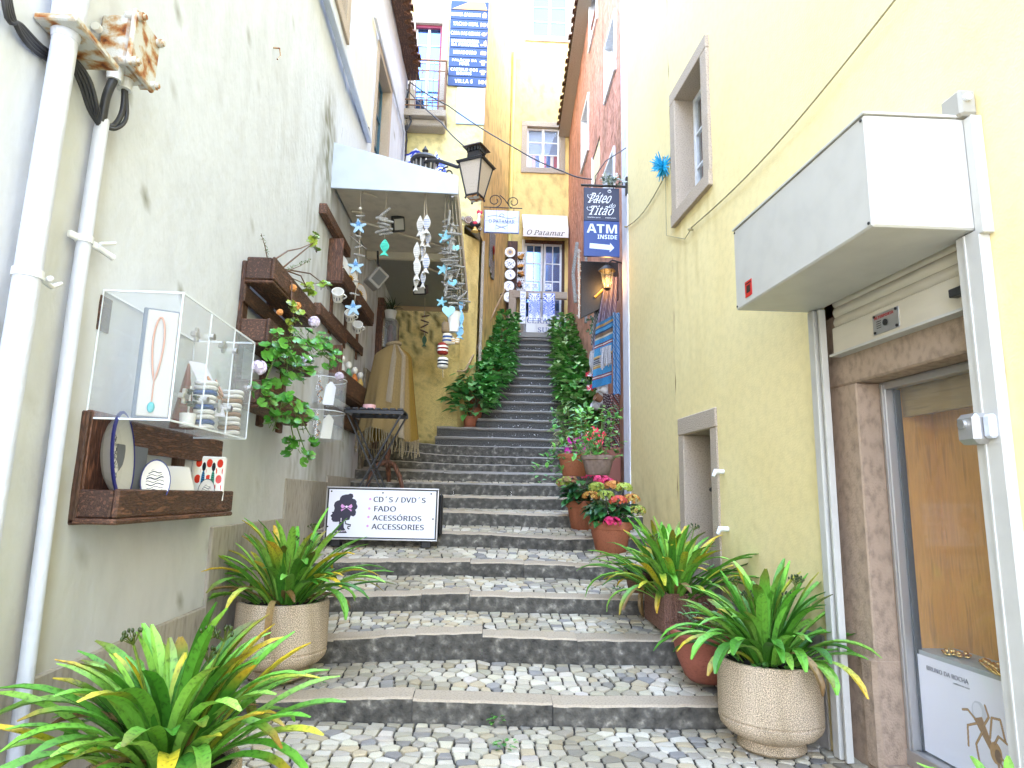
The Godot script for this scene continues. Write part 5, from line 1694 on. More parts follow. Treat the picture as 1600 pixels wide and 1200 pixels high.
func round_leaf(m: MB, o: Vector3, n: Vector3, r: float, c: Color, c2: Color) -> void:   # a scalloped geranium leaf, cupped towards its stalk
	var x := n.cross(Vector3(0.3, 0.9, 0.2)).normalized()
	var y := n.cross(x)
	var a0 := rr(0, TAU)
	var k := 14
	var pts := []
	for i in k + 1:
		var a := a0 + TAU * 0.93 * i / k
		var q := r * (1.0 if i % 2 else 0.86)
		pts.append(o + (x * cos(a) + y * sin(a)) * q + n * r * (0.22 if i % 2 else 0.12))
	for i in k:
		var nn = (n - ((pts[i] + pts[i + 1]) / 2 - o).normalized() * 0.25).normalized()
		m.t3(o, pts[i + 1], pts[i], n, nn, nn, Vector2.ZERO, Vector2.ZERO, Vector2.ZERO, c, c2, c2)

func umbel(t: Node, o: Vector3, r: float, col: Color) -> void:
	var m := MB.new()
	m.col = col * 0.9
	m.ball(o, Vector3(r, r, r) * 0.8, 8, 6)
	for i in 40:
		var d := Vector3(rr(-1, 1), rr(-0.6, 1), rr(-1, 1)).normalized()
		m.col = col * rr(0.75, 1.1)
		for k in 5:
			var x := d.cross(Vector3(0.2, 1, 0.4)).normalized()
			var y := d.cross(x)
			var a := TAU * k / 5.0
			m.leaf(o + d * r * 0.8, x * cos(a) + y * sin(a) + d * 0.4, d, r * 0.42, r * 0.36, m.col, m.col * 0.95, 0.1)
	ob("flower_head", m, M.petal, t)

func geraniums() -> void:
	var g1 := lin("3f842c")
	var g2 := lin("66a83e")
	var ye := lin("b0b840")
	for q in [
		["geranium", "white flowering geranium spilling from the middle box of the planter", Vector3(-1.67, 2.578, -4.922), [[Vector3(-1.49, 2.396, -4.489), 0.17, 26], [Vector3(-1.475, 2.578, -5.112), 0.14, 18], [Vector3(-1.477, 2.309, -4.773), 0.15, 20], [Vector3(-1.504, 2.102, -4.264), 0.1, 9], [Vector3(-1.478, 2.647, -5.647), 0.12, 14], [Vector3(-1.486, 2.612, -5.982), 0.08, 7], [Vector3(-1.516, 2.239, -4.767), 0.1, 10], [Vector3(-1.509, 2.319, -4.458), 0.1, 12]], [[Vector3(-1.489, 2.81, -5.275), 0.05], [Vector3(-1.42, 2.393, -4.907), 0.05], [Vector3(-1.502, 2.192, -4.147), 0.05], [Vector3(-1.493, 2.538, -6.307), 0.045]], "f2e6f6", 0],
		["geranium", "leafy geranium hanging from the lowest box with no flowers", Vector3(-1.671, 2.106, -4.942), [[Vector3(-1.493, 1.977, -4.61), 0.15, 24], [Vector3(-1.483, 1.986, -5.054), 0.12, 16], [Vector3(-1.506, 1.992, -4.336), 0.08, 8], [Vector3(-1.526, 1.742, -5.165), 0.1, 10], [Vector3(-1.539, 1.84, -5.724), 0.06, 5], [Vector3(-1.535, 1.689, -5.546), 0.06, 5]], [], "ffffff", 0],
		["geranium", "straggling geranium with peach bloom in the top box of planter", Vector3(-1.67, 3.134, -4.898), [[Vector3(-1.528, 3.508, -5.247), 0.07, 8], [Vector3(-1.526, 3.044, -5.171), 0.07, 6], [Vector3(-1.539, 3.277, -5.713), 0.05, 6], [Vector3(-1.539, 2.713, -4.875), 0.1, 10], [Vector3(-1.537, 2.793, -4.798), 0.06, 5]], [[Vector3(-1.559, 2.971, -4.873), 0.03], [Vector3(-1.562, 2.863, -4.998), 0.04], [Vector3(-1.552, 2.693, -4.595), 0.025]], "f0a860", 1],
	]:
		var t := thing(q[0], q[1], "plant", q[2])
		var st := MB.new()
		st.col = lin("6b4a34") if q[6] else lin("6f8a40")
		var made := 0
		for c in q[3]:
			var mid: Vector3 = (q[2] + c[0]) / 2 + Vector3(0.04, 0.04, 0)
			st.tube([q[2], mid, c[0]], [0.008, 0.006, 0.004], 5)
			for i in c[2]:
				var d := Vector3(rr(-0.6, 1), rr(-0.6, 1), rr(-0.6, 1))
				var o: Vector3 = c[0] + d.normalized() * c[1] * pow(rng.randf(), 0.5)
				var n := (Vector3(0.5, 0.7, 0.5) + Vector3(rr(-0.7, 0.7), rr(-0.5, 0.5), rr(-0.7, 0.7))).normalized()
				var m := MB.new()
				var c1 := g1.lerp(g2, rng.randf())
				if q[6]: c1 = c1.lerp(ye, rr(0.2, 0.8))
				round_leaf(m, o, n, rr(0.03, 0.052), c1 * 0.9, c1 * rr(0.95, 1.25))
				ob("leaf", m, M.leafy, t)
				st.tube([o, o - n * 0.03, c[0].lerp(o, 0.3)], 0.0025, 4, false)
		if q[6]:
			st.tube([Vector3(-1.612, 3.092, -4.573), Vector3(-1.565, 3.207, -4.696), Vector3(-1.54, 3.319, -4.92), Vector3(-1.528, 3.508, -5.247)], [0.007, 0.006, 0.005, 0.003], 5)
			st.tube([Vector3(-1.608, 3.029, -4.409), Vector3(-1.606, 3.094, -4.333), Vector3(-1.625, 3.171, -4.29)], [0.004, 0.003, 0.002], 4)
			st.tube([Vector3(-1.598, 3.056, -4.849), Vector3(-1.547, 3.105, -5.19), Vector3(-1.543, 3.369, -5.873)], [0.005, 0.004, 0.002], 5)
			st.tube([Vector3(-1.596, 3.06, -4.76), Vector3(-1.563, 3.213, -5.03), Vector3(-1.548, 3.351, -5.244)], [0.004, 0.003, 0.002], 4)
			for k in 26:
				var o := Vector3(-1.598, 3.103, -4.835).lerp(Vector3(-1.548, 3.356, -5.242), rng.randf())
				st.col = lin("7d9a58")
				st.leaf(o, Vector3(rr(-1, 1), rr(-0.5, 1), rr(-1, 1)), Vector3(0, 1, 0.2), 0.03, 0.012, lin("6a8a50"), lin("86a868"))
				var o2 := Vector3(-1.608, 3.039, -4.435).lerp(Vector3(-1.625, 3.171, -4.29), rng.randf())
				st.leaf(o2, Vector3(rr(-1, 1), rr(-0.5, 1), rr(-1, 1)), Vector3(0, 1, 0.2), 0.025, 0.01, lin("6a7a58"), lin("86a068"))
		ob("stem", st, M.leafy, t)
		for f in q[4]:
			umbel(t, f[0], f[1], lin(q[5]))

func star_poly(r: float, r2: float, a0: float, k := 5) -> PackedVector2Array:
	var p := PackedVector2Array()
	for i in k * 2:
		var a := a0 + PI * i / k
		var v := Vector2(cos(a), sin(a)) * (r if i % 2 == 0 else r2)
		if i % 2 == 0:
			var s := Vector2(-sin(a), cos(a)) * r * 0.1
			p.append(v - s); p.append(v * 1.04); p.append(v + s)
		else: p.append(v)
	return p

func fish_poly(l: float, h: float) -> PackedVector2Array:   # head up, tail down, round the origin
	var p := PackedVector2Array()
	for i in 9: p.append(Vector2(h * 0.5 * sin(PI * i / 8.0 * 0.9 + 0.05), l * (0.5 - 0.76 * i / 8.0)))
	p.append(Vector2(h * 0.5, -l * 0.5)); p.append(Vector2(0, -l * 0.43)); p.append(Vector2(-h * 0.5, -l * 0.5))
	for i in 9: p.append(Vector2(-h * 0.5 * sin(PI * (8 - i) / 8.0 * 0.9 + 0.05), l * (0.5 - 0.76 * (8 - i) / 8.0)))
	return p

func stick(m: MB, o: Vector3, l: float, r: float, ang: float, yaw := 0.0) -> void:
	var d := Basis(Vector3.UP, yaw) * Vector3(cos(ang), sin(ang), 0)
	m.tube([o - d * l / 2, o - d * l * 0.1 + Vector3(0, rr(-0.006, 0.006), 0), o + d * l / 2], [r * 0.8, r, r * 0.7], 6)

func wood_fish(t: Node, o: Vector3, l: float, h: float, col: Color, stripes: Color, turn := 0.0, called := "wooden_fish", flat := 0.03) -> void:
	var F := facing(turn)
	var m := MB.new()
	m.col = col
	m.prism(fish_poly(l, h), o, F, flat)
	var f := ob(called, m, M.matte, t)
	m = MB.new()
	m.col = stripes
	for i in 6:
		var y := l * (0.22 - 0.085 * i)
		var w := h * (0.8 - 0.06 * absf(i - 1.5))
		m.box(o + F * Vector3(0.0, y, 0), Vector3(w, l * 0.022, flat + 0.004), 0.0, F)
	m.ball(o + F * Vector3(h * 0.12, l * 0.38, flat / 2), Vector3(h, h, h) * 0.05, 6, 4)
	ob("painted_stripes", m, M.matte, f)

func line(t: Node, pts: Array, r := 0.004, called := "string") -> void:
	var m := MB.new()
	m.tube(pts, r, 4)
	ob(called, m, M.rope, t)

func flood(at: Vector3, s: Vector3, F: Basis, label: String, dark: bool) -> void:
	var t := thing("floodlight", label, "floodlight", at, "floodlights under the canopy")
	var m := MB.new()
	m.box(at, s, 0.012, F)
	ob("lamp_housing", m, M.black if dark else mat(K(0.3, 0.28, 0.25), 0.5), t)
	m = MB.new()
	m.col = K(0.42, 0.4, 0.36) if dark else K(0.1, 0.1, 0.1)
	m.box(at + F.z * (s.z / 2 + 0.003), Vector3(s.x * 0.72, s.y * 0.68, 0.006), 0.0, F)
	ob("lamp_front", m, M.paint, t)
	m = MB.new()
	m.tube([at + F.y * s.y * 0.5, at + Vector3(0, s.y * 0.9, -0.05), at + Vector3(-0.02, s.y * 1.6, -0.08)], 0.014, 6)
	ob("bracket", m, M.black, t)

func canopy_and_hangings() -> void:
	var t := thing("shop_canopy", "white lean-to metal canopy over the souvenir shop door on the left", "canopy", LP(-9, 4.8))
	var zn := -6.85
	var zf := -11.45
	var m := MB.new()
	var P := [Vector3(-1.889, 5.371, -6.85), Vector3(-0.428, 5.013, -6.85), Vector3(-0.42, 4.793, -6.85), Vector3(-1.878, 4.81, -6.85)]
	P[0].x = -1.87; P[3].x = -1.87
	var bk := Vector3(0, 0, -0.03)
	m.hull8([P[3] + bk, P[2] + bk, P[0] + bk, P[1] + bk, P[3], P[2], P[0], P[1]], 0.004)
	ob("side_panel", m, M.canopy, t)
	m = MB.new()
	var yt: float = P[0].y
	var yo: float = P[1].y
	m.hull8([Vector3(-1.84, yt - 0.03, zf), Vector3(-0.44, yo - 0.03, zf), Vector3(-1.84, yt, zf), Vector3(-0.44, yo, zf), Vector3(-1.87, yt - 0.03, zn - 0.032), Vector3(-0.44, yo - 0.03, zn - 0.032), Vector3(-1.87, yt - 0.001, zn - 0.032), Vector3(-0.44, yo - 0.001, zn - 0.032)])
	ob("roof_sheet", m, M.canopy, t)
	m = MB.new()
	m.span(Vector3(-0.47, 4.78, zf), Vector3(-0.43, yo - 0.035, zn - 0.034), 0.004)
	ob("front_fascia", m, M.canopy_in, t)
	m = MB.new()
	for k in 46: m.tube([Vector3(-0.472, 4.84, zn - 0.1 - k * 0.098), Vector3(-0.476, 4.84, zn - 0.1 - k * 0.098)], 0.022, 6)
	m.span(Vector3(-0.5, 4.77, zf), Vector3(-0.475, 4.79, zn - 0.04))
	ob("perforated_edge", m, M.alu, t)
	m = MB.new()
	m.span(Vector3(-1.84, 4.86, -8.9), Vector3(-0.48, 4.88, zn - 0.034))
	ob("soffit_panel", m, M.canopy_in, t)
	m = MB.new()
	m.hull8([Vector3(-1.84, 4.82, zf), Vector3(-0.48, 4.82, zf), Vector3(-1.84, 4.85, zf), Vector3(-0.48, 4.85, zf), Vector3(-1.84, 5.02, -8.92), Vector3(-0.48, 4.9, -8.92), Vector3(-1.84, 5.05, -8.92), Vector3(-0.48, 4.93, -8.92)])
	ob("soffit_panel", m, mat(K(0.3, 0.29, 0.27), 0.5), t)
	m = MB.new()
	m.span(Vector3(-1.84, 4.76, -8.96), Vector3(-0.48, 4.86, -8.88), 0.006)
	ob("cross_rail", m, M.cream2, t)
	m = MB.new()
	m.span(Vector3(-1.82, 4.74, zf - 0.04), Vector3(-0.44, 5.0, zf - 0.001), 0.006)
	ob("end_fascia", m, mat(K(0.6, 0.42, 0.24), 0.6), t)
	for q in [[Vector3(-1.533, 4.837, -7), Vector3(-0.621, 5.057, -8.1)], [Vector3(-1.769, 4.831, -7.5), Vector3(-1.288, 4.966, -7.9)], [Vector3(-1.674, 4.709, -7.5), Vector3(-0.602, 4.854, -8.7)], [Vector3(-1.058, 4.783, -9.2), Vector3(-0.629, 4.797, -9.8)]]:
		m = MB.new()
		m.tube(q, 0.014, 7)
		ob("stay_rod", m, M.canopy_in, t)
	flood(Vector3(-1.218, 4.774, -7.7), Vector3(0.17, 0.2, 0.06), facing(25) * Basis(Vector3(0, 0, 1), 0.3) * Basis(Vector3.RIGHT, 0.5), "small black floodlight under the canopy beside the driftwood bundle", true)
	flood(Vector3(-1.524, 4.172, -8.1), Vector3(0.19, 0.26, 0.16), facing(35) * Basis(Vector3(0, 0, 1), -0.6), "grey box floodlight tilted on the wall beside the doorway", false)
	flood(Vector3(-1.022, 4.272, -8.8), Vector3(0.2, 0.13, 0.12), facing(-10) * Basis(Vector3.RIGHT, 0.4), "dark floodlight hanging behind the wooden fish", true)
	var zz := -7.0
	# 1: star mobile
	t = thing("star_mobile", "string mobile with three blue starfish and driftwood at the left of canopy", "mobile", Vector3(-1.562, 4.82, -7))
	line(t, [Vector3(-1.563, 4.844, -7), Vector3(-1.536, 4.528, -7), Vector3(-1.526, 3.91, -7), Vector3(-1.55, 3.382, -7)])
	for q in [[Vector3(-1.558, 4.418, -7), 0.09, 0.3], [Vector3(-1.557, 3.931, -7), 0.09, 0.2], [Vector3(-1.554, 3.441, -7), 0.09, 0.3]]:
		m = MB.new()
		m.col = lin("a4c2d8")
		m.prism(star_poly(q[1], q[1] * 0.42, PI / 2 + 0.1), q[0], facing(10), 0.02)
		ob("starfish", m, M.matte, t)
		m = MB.new()
		m.col = lin("5f93c8")
		m.prism(star_poly(q[1] * 0.35, q[1] * 0.15, PI / 2 + 0.1), q[0] + Vector3(0, q[1] * 0.35, 0.014), facing(10), 0.012)
		ob("star_cap", m, M.matte, t)
	for q in [[Vector3(-1.545, 4.551, -7), 0.10, 0.2], [Vector3(-1.551, 4.301, -7), 0.07, -0.1], [Vector3(-1.543, 4.17, -7), 0.08, 0.4], [Vector3(-1.522, 4.071, -7), 0.12, -0.1], [Vector3(-1.545, 3.757, -7), 0.07, 0.1], [Vector3(-1.55, 3.606, -7), 0.11, -0.1]]:
		m = MB.new()
		stick(m, q[0], q[1], 0.013, q[2], 0.3)
		ob("driftwood", m, M.drift, t)
	m = MB.new()
	stick(m, Vector3(-1.546, 4.224, -7), 0.24, 0.006, -0.6, 0.2)
	ob("twig", m, M.drift, t)
	m = MB.new()
	m.ball(Vector3(-1.55, 4.638, -7), Vector3(0.022, 0.014, 0.022))
	ob("shell_bead", m, M.ceramic, t)
	# 2: driftwood bundle with the green fish
	t = thing("driftwood_mobile", "bundle of pale driftwood with a turquoise wooden fish hanging below", "mobile", Vector3(-1.26, 4.832, -7))
	line(t, [Vector3(-1.261, 4.856, -7), Vector3(-1.256, 4.5, -7), Vector3(-1.251, 4.289, -7)])
	for q in [[Vector3(-1.247, 4.603, -7), 0.13, 0.9], [Vector3(-1.274, 4.57, -7), 0.14, 0.7], [Vector3(-1.293, 4.514, -7), 0.15, 0.15], [Vector3(-1.241, 4.493, -7), 0.17, 0.05], [Vector3(-1.267, 4.445, -7), 0.18, -0.35], [Vector3(-1.243, 4.407, -7), 0.16, -0.1], [Vector3(-1.285, 4.366, -7), 0.17, 0.1], [Vector3(-1.24, 4.344, -7), 0.15, 0.1]]:
		m = MB.new()
		stick(m, q[0] + Vector3(0, 0, rr(-0.03, 0.03)), q[1], 0.021, q[2], rr(-0.5, 0.5))
		ob("driftwood", m, M.drift, t)
	wood_fish(t, Vector3(-1.245, 4.173, -7), 0.2, 0.1, lin("52cdb4"), lin("2c8f86"), 10, "green_fish", 0.014)
	# 3: fish garland
	t = thing("fish_garland", "hanging garland of white and blue striped wooden fish under the canopy", "mobile", Vector3(-0.816, 4.851, -7))
	line(t, [Vector3(-0.817, 4.875, -7), Vector3(-0.813, 4.636, -7), Vector3(-0.785, 3.86, -7)], 0.008)
	line(t, [Vector3(-0.806, 4.849, -6.98), Vector3(-0.779, 4.581, -6.98)], 0.006)
	for q in [[Vector3(-0.856, 4.445, -7), 0.26, 0.075, 0, 8], [Vector3(-0.771, 4.45, -6.95), 0.24, 0.085, 1, -6], [Vector3(-0.817, 4.294, -6.97), 0.22, 0.06, 0, 12], [Vector3(-0.757, 4.305, -7.03), 0.2, 0.065, 1, -15], [Vector3(-0.877, 4.118, -7), 0.27, 0.075, 0, 4], [Vector3(-0.809, 4.148, -7.03), 0.24, 0.06, 1, 6], [Vector3(-0.855, 3.908, -6.95), 0.27, 0.08, 0, 0], [Vector3(-0.757, 3.98, -6.95), 0.24, 0.08, 1, -4], [Vector3(-0.793, 3.821, -7.02), 0.22, 0.06, 1, 10], [Vector3(-0.871, 3.78, -7.02), 0.22, 0.06, 0, 8]]:
		wood_fish(t, q[0], q[1], q[2], lin("d6d2cc"), lin("5877b8") if q[3] else lin("a8a49e"), q[4])
	# 4: big driftwood cluster
	t = thing("driftwood_curtain", "long cluster of driftwood, starfish and hearts at canopy's outer corner", "mobile", Vector3(-0.525, 4.847, -7))
	for x in [-0.1, -0.03, 0.04, 0.1]: line(t, [Vector3(-0.526, 4.863, -7) + Vector3(x * 0.5, 0, 0), Vector3(-0.474, 4.102, -7) + Vector3(x, 0, x), Vector3(-0.425, 3.57, -7) + Vector3(x, 0, -x)])
	for q in [[Vector3(-0.553, 4.303, -6.95), 0.085], [Vector3(-0.559, 3.919, -6.95), 0.08], [Vector3(-0.565, 3.534, -6.95), 0.06]]:
		m = MB.new()
		m.col = lin("86bccb")
		m.prism(star_poly(q[1], q[1] * 0.4, PI / 2 - 0.15), q[0], facing(-6), 0.02)
		ob("starfish", m, M.matte, t)
	for i in 92:
		m = MB.new()
		var f := pow(rng.randf(), 0.75)
		var c := Vector3(-0.523, 4.608, -7).lerp(Vector3(-0.416, 3.51, -7), f)
		stick(m, c + Vector3(rr(-0.1, 0.1) * (0.3 + 0.8 * f), rr(-0.03, 0.03), rr(-0.12, 0.12)), rr(0.09, 0.2), rr(0.008, 0.017), rr(-0.25, 0.25) if rng.randf() < 0.75 else rr(0.8, 1.6), rr(-1, 1))
		ob("driftwood", m, M.drift, t)
	for q in [[Vector3(-0.477, 4.366, -7), 0.3, 0.06], [Vector3(-0.498, 4.109, -7.02), 0.26, 0.07], [Vector3(-0.487, 3.856, -7), 0.2, 0.06]]:
		wood_fish(t, q[0], q[1], q[2], lin("d8d4cc"), lin("b4b0a8"), 20)
	for q in [[Vector3(-0.431, 4.176, -6.95), 0.05, "9adbe0"], [Vector3(-0.451, 3.76, -6.94), 0.055, "8fd0e8"], [Vector3(-0.481, 3.427, -6.93), 0.075, "a8dcf0"]]:
		var hp := PackedVector2Array()
		for k in 20:
			var a: float = TAU * k / 20.0
			hp.append(Vector2(pow(sin(a), 3), (13 * cos(a) - 5 * cos(2 * a) - 2 * cos(3 * a) - cos(4 * a)) / 16.0) * q[1])
		m = MB.new()
		m.col = lin(q[2])
		m.prism(hp, q[0], facing(-8), 0.02)
		ob("wooden_heart", m, M.matte, t)
	t = thing("hanging_pail", "white enamel pail hanging under the driftwood cluster", "pail", Vector3(-0.418, 3.196, -7))
	m = MB.new()
	var pb := Vector3(-0.419, 3.204, -7)
	m.lathe([Vector2(0.0, 0.0), Vector2(0.055, 0.0), Vector2(0.085, 0.22), Vector2(0.09, 0.225), Vector2(0.08, 0.225), Vector2(0.05, 0.01), Vector2(0.0, 0.01)], pb, 18)
	ob("pail_body", m, M.ceramic, t)
	m = MB.new()
	var pp := []
	for k in 9: pp.append(pb + Vector3(cos(PI * k / 8.0) * 0.085, 0.22 + sin(PI * k / 8.0) * 0.11, 0))
	m.tube(pp, 0.005, 5)
	ob("handle", m, M.metal, t)
	t = thing("blue_fish_string", "string of pale blue fish and shells right of the pail", "mobile", Vector3(-0.366, 3.723, -7))
	line(t, [Vector3(-0.376, 3.799, -7), Vector3(-0.348, 3.422, -7), Vector3(-0.358, 3.124, -7)])
	for q in [[Vector3(-0.351, 3.512, -7), 0.2, 0.05], [Vector3(-0.337, 3.342, -6.98), 0.2, 0.05], [Vector3(-0.354, 3.198, -7), 0.14, 0.09]]: wood_fish(t, q[0], q[1], q[2], lin("8fc0e4"), lin("5f9fd0"), 10)
	# 5: net floats
	t = thing("net_floats", "painted wooden net floats in red, white and blue hanging by yellow wall", "net floats", Vector3(-0.516, 3.304, -7))
	line(t, [Vector3(-0.532, 3.341, -7), Vector3(-0.536, 3.082, -7), Vector3(-0.519, 2.682, -7)])
	line(t, [Vector3(-0.489, 3.343, -7), Vector3(-0.481, 3.157, -7)])
	line(t, [Vector3(-0.425, 3.181, -7), Vector3(-0.414, 3.086, -7)])
	for q in [[Vector3(-0.533, 3.008, -7), 0.06, 0.13, "8c2a1c", "e6e2da"], [Vector3(-0.526, 2.848, -7), 0.06, 0.12, "e0dcd2", "1e2430"], [Vector3(-0.487, 3.12, -7), 0.055, 0.13, "d8cdb8", "2c4a80"], [Vector3(-0.507, 3.253, -7), 0.05, 0.12, "8a7458", "8a7458"], [Vector3(-0.422, 3.1, -7), 0.03, 0.07, "d8d0c0", "c89a60"], [Vector3(-0.379, 3.102, -7), 0.03, 0.07, "c8a878", "e0d8c8"]]:
		m = MB.new()
		m.col = lin(q[3])
		var r: float = q[1]
		var h: float = q[2]
		m.lathe([Vector2(0.0, -h / 2), Vector2(r * 0.75, -h / 2), Vector2(r, -h * 0.4), Vector2(r, h * 0.4), Vector2(r * 0.75, h / 2), Vector2(0.0, h / 2)], q[0], 12)
		var f := ob("float", m, M.matte, t)
		m = MB.new()
		m.col = lin(q[4])
		for k in 2: m.lathe([Vector2(r * 1.02, 0.0), Vector2(r * 1.02, h * 0.16)], q[0] + Vector3(0, h * (0.08 - 0.32 * k), 0), 12)
		ob("painted_band", m, M.matte, f)
	t = thing("bamboo_chime", "dark bamboo chime with a green fish against mossy wall", "wind chime", Vector3(-1.032, 4.227, -9.5))
	line(t, [Vector3(-1.03, 4.38, -9.5), Vector3(-1.023, 4.024, -9.5), Vector3(-1.012, 3.773, -9.5)])
	for q in [[Vector3(-1.006, 4.086, -9.5), 0.12, 0.2], [Vector3(-1.013, 4.005, -9.5), 0.13, -0.3], [Vector3(-1.019, 3.934, -9.5), 0.13, 0.5], [Vector3(-1.015, 3.843, -9.5), 0.13, -0.4]]:
		m = MB.new()
		stick(m, q[0], q[1], 0.014, q[2])
		ob("bamboo", m, M.wood1, t)
	wood_fish(t, Vector3(-1.008, 3.694, -9.5), 0.18, 0.07, lin("3c5a48"), lin("2c4438"), 5, "green_fish", 0.014)
	# plant pot and perspex box standing by the doorway
	t = thing("shelf_plant", "small dark grassy plant in a grey pot on top of the perspex box", "plant", Vector3(-1.521, 3.98, -9.4))
	m = MB.new()
	m.col = K(0.5, 0.48, 0.44)
	var pc := Vector3(-1.522, 3.99, -9.4)
	m.lathe([Vector2(0.0, 0.0), Vector2(0.07, 0.0), Vector2(0.095, 0.13), Vector2(0.08, 0.13), Vector2(0.0, 0.1)], pc, 14)
	ob("pot", m, M.matte, t)
	m = MB.new()
	for k in 60: m.strap(pc + Vector3(rr(-0.05, 0.05), 0.12, rr(-0.05, 0.05)), rr(0, TAU), rr(0.6, 1.5), rr(0.14, 0.26), 0.014, rr(0.5, 1.6), lin("1d2f18"), lin("2f4a26"), 4)
	tag(ob("grass_blades", m, M.leafy, t), "", "", "", "stuff")
	t = thing("perspex_box", "clear perspex box with a dark figure inside by the doorway", "display case", Vector3(-1.497, 3.536, -9.4))
	m = MB.new()
	var c0 := Vector3(-1.509, 3.762, -9.4)
	m.box(c0, Vector3(0.2, 0.42, 0.2))
	ob("box_panes", m, M.acrylic, t)
	m = MB.new()
	m.lathe([Vector2(0.03, -0.2), Vector2(0.05, -0.08), Vector2(0.025, 0.02), Vector2(0.045, 0.1), Vector2(0.0, 0.16)], c0, 10)
	ob("dark_figure", m, mat(K(0.08, 0.04, 0.05), 0.5), t)
	m = MB.new()
	m.col = K(0.3, 0.25, 0.2)
	m.span(c0 + Vector3(-0.1, -0.62, -0.1), c0 + Vector3(0.1, -0.215, 0.1), 0.01)
	ob("box_shelf", m, M.wood1, t)

func table_and_sign() -> void:
	# folding bistro table
	var t := thing("folding_table", "black slatted folding table with crossed legs beside the white wall", "table", Vector3(-1.3, 1.1, -7.4))
	var y := 2.33
	for k in 8:
		var m := MB.new()
		m.box(Vector3(-1.57 + k * 0.083, y, -7.35), Vector3(0.062, 0.022, 0.46), 0.004)
		ob("slat", m, M.black, t)
	for z in [-7.14, -7.56]:
		var m := MB.new()
		m.box(Vector3(-1.28, y - 0.035, z), Vector3(0.66, 0.045, 0.022), 0.004)
		ob("rail", m, M.black, t)
	for z in [-7.16, -7.54]:
		for s in [-1.0, 1.0]:
			var m := MB.new()
			m.bar(Vector3(-1.28 + s * 0.3, y - 0.06, z + s * 0.012), Vector3(-1.28 - s * 0.34, 1.02, z + s * 0.012), 0.036, 0.018, 0.004)
			ob("leg", m, M.black, t)
	var st := MB.new()
	st.tube([Vector3(-1.55, 1.22, -7.17), Vector3(-1.55, 1.22, -7.53)], 0.01, 6)
	st.tube([Vector3(-1.01, 1.22, -7.17), Vector3(-1.01, 1.22, -7.53)], 0.01, 6)
	st.tube([Vector3(-1.28, 1.68, -7.18), Vector3(-1.28, 1.68, -7.52)], 0.012, 6)
	ob("stretcher", st, M.black, t)
	t = thing("pink_bowl", "small pink rimmed bowl on the black folding table", "bowl", Vector3(-1.36, 2.342, -7.3))
	var b := MB.new()
	b.col = lin("d9a8a8")
	b.lathe([Vector2(0.0, 0.0), Vector2(0.07, 0.0), Vector2(0.075, 0.03), Vector2(0.072, 0.05), Vector2(0.06, 0.05), Vector2(0.055, 0.012), Vector2(0.0, 0.012)], Vector3(-1.36, 2.342, -7.28), 18)
	ob("bowl_body", b, M.paint, t)
	# poncho on its stand
	t = thing("poncho_stand", "tan woven poncho with fringe and lapels on a wooden tailor's stand", "clothes stand", Vector3(-1.33, 1.45, -8.6))
	var o := Vector3(-1.33, 0, -8.62)
	var pole := MB.new()
	pole.lathe([Vector2(0.03, 1.75), Vector2(0.045, 1.8), Vector2(0.03, 1.86), Vector2(0.04, 1.95), Vector2(0.026, 2.05), Vector2(0.035, 2.2), Vector2(0.03, 3.2)], o, 14)
	ob("turned_pole", pole, M.woody0, t)
	for k in 3:
		var f := MB.new()
		var a := 0.5 + TAU * k / 3.0
		var d := Vector3(cos(a), 0, sin(a))
		f.tube([o + Vector3(0, 1.82, 0), o + d * 0.12 + Vector3(0, 1.78, 0), o + d * 0.22 + Vector3(0, 1.62, 0), o + d * 0.27 + Vector3(0, 1.46, 0)], [0.035, 0.034, 0.03, 0.024], 8)
		ob("foot", f, M.woody0, t)
	var fold := func(a: float, v0: float) -> Vector3:
		var v := pow(v0, 1.6)
		var sh := smoothstep(0.0, 0.05, v)
		var rx := lerpf(0.085, 0.245, sh) + 0.12 * v
		var rz := lerpf(0.075, 0.15, sh) + 0.13 * v
		var w := 1.0 + 0.12 * v * sin(a * 7.0) + 0.06 * v * sin(a * 13.0 + 1.0)
		var drop := 0.10 * sin(a * 2.0 + 0.6) * v
		return o + Vector3(cos(a) * rx * w, 3.40 - 0.075 * sh - 1.13 * v - drop - 0.06 * (1.0 - cos(a * 2.0)) * sh * 0.5, sin(a) * rz * w)
	var cl := MB.new()
	cl.grid(64, 16, func(s, v): return fold.call(TAU * (1.0 - s), v), func(s, v):
		var a = TAU * (1.0 - s)
		return lin("b89a62") if cos(a - 2.2) > -0.1 else lin("a8842e"))
	ob("poncho", cl, M.knit, t)
	var lp := MB.new()
	lp.col = lin("c8b496")
	for s in [0.0, 0.55]: lp.grid(4, 14, func(u, v):
		var q: Vector3 = fold.call(0.75 + s + (1.0 - u) * 0.26 + 0.15 * v, v * (1.0 if s < 0.1 else 0.75))
		return q + Vector3(cos(1.0), 0, sin(1.0)) * (0.022 + 0.012 * sin(PI * u)))
	ob("lapel", lp, M.knit, t)
	var cr := MB.new()
	cr.col = lin("c2aa84")
	var pts := []
	for k in 17: pts.append(o + Vector3(cos(TAU * k / 16.0) * 0.085, 3.42 + 0.015 * cos(TAU * k / 16.0), sin(TAU * k / 16.0) * 0.085))
	cr.tube(pts, 0.028, 8, false)
	ob("collar", cr, M.knit, t)
	var fr := MB.new()
	for k in 90:
		var a := TAU * k / 90.0
		var q: Vector3 = fold.call(a, 1.0)
		fr.col = lin("cbb78f") * rr(0.8, 1.1)
		fr.tube([q + Vector3(0, 0.01, 0), q + Vector3(rr(-0.01, 0.01), -0.1, 0), q + Vector3(rr(-0.025, 0.025), -rr(0.17, 0.26), rr(-0.02, 0.02))], 0.006, 4, false)
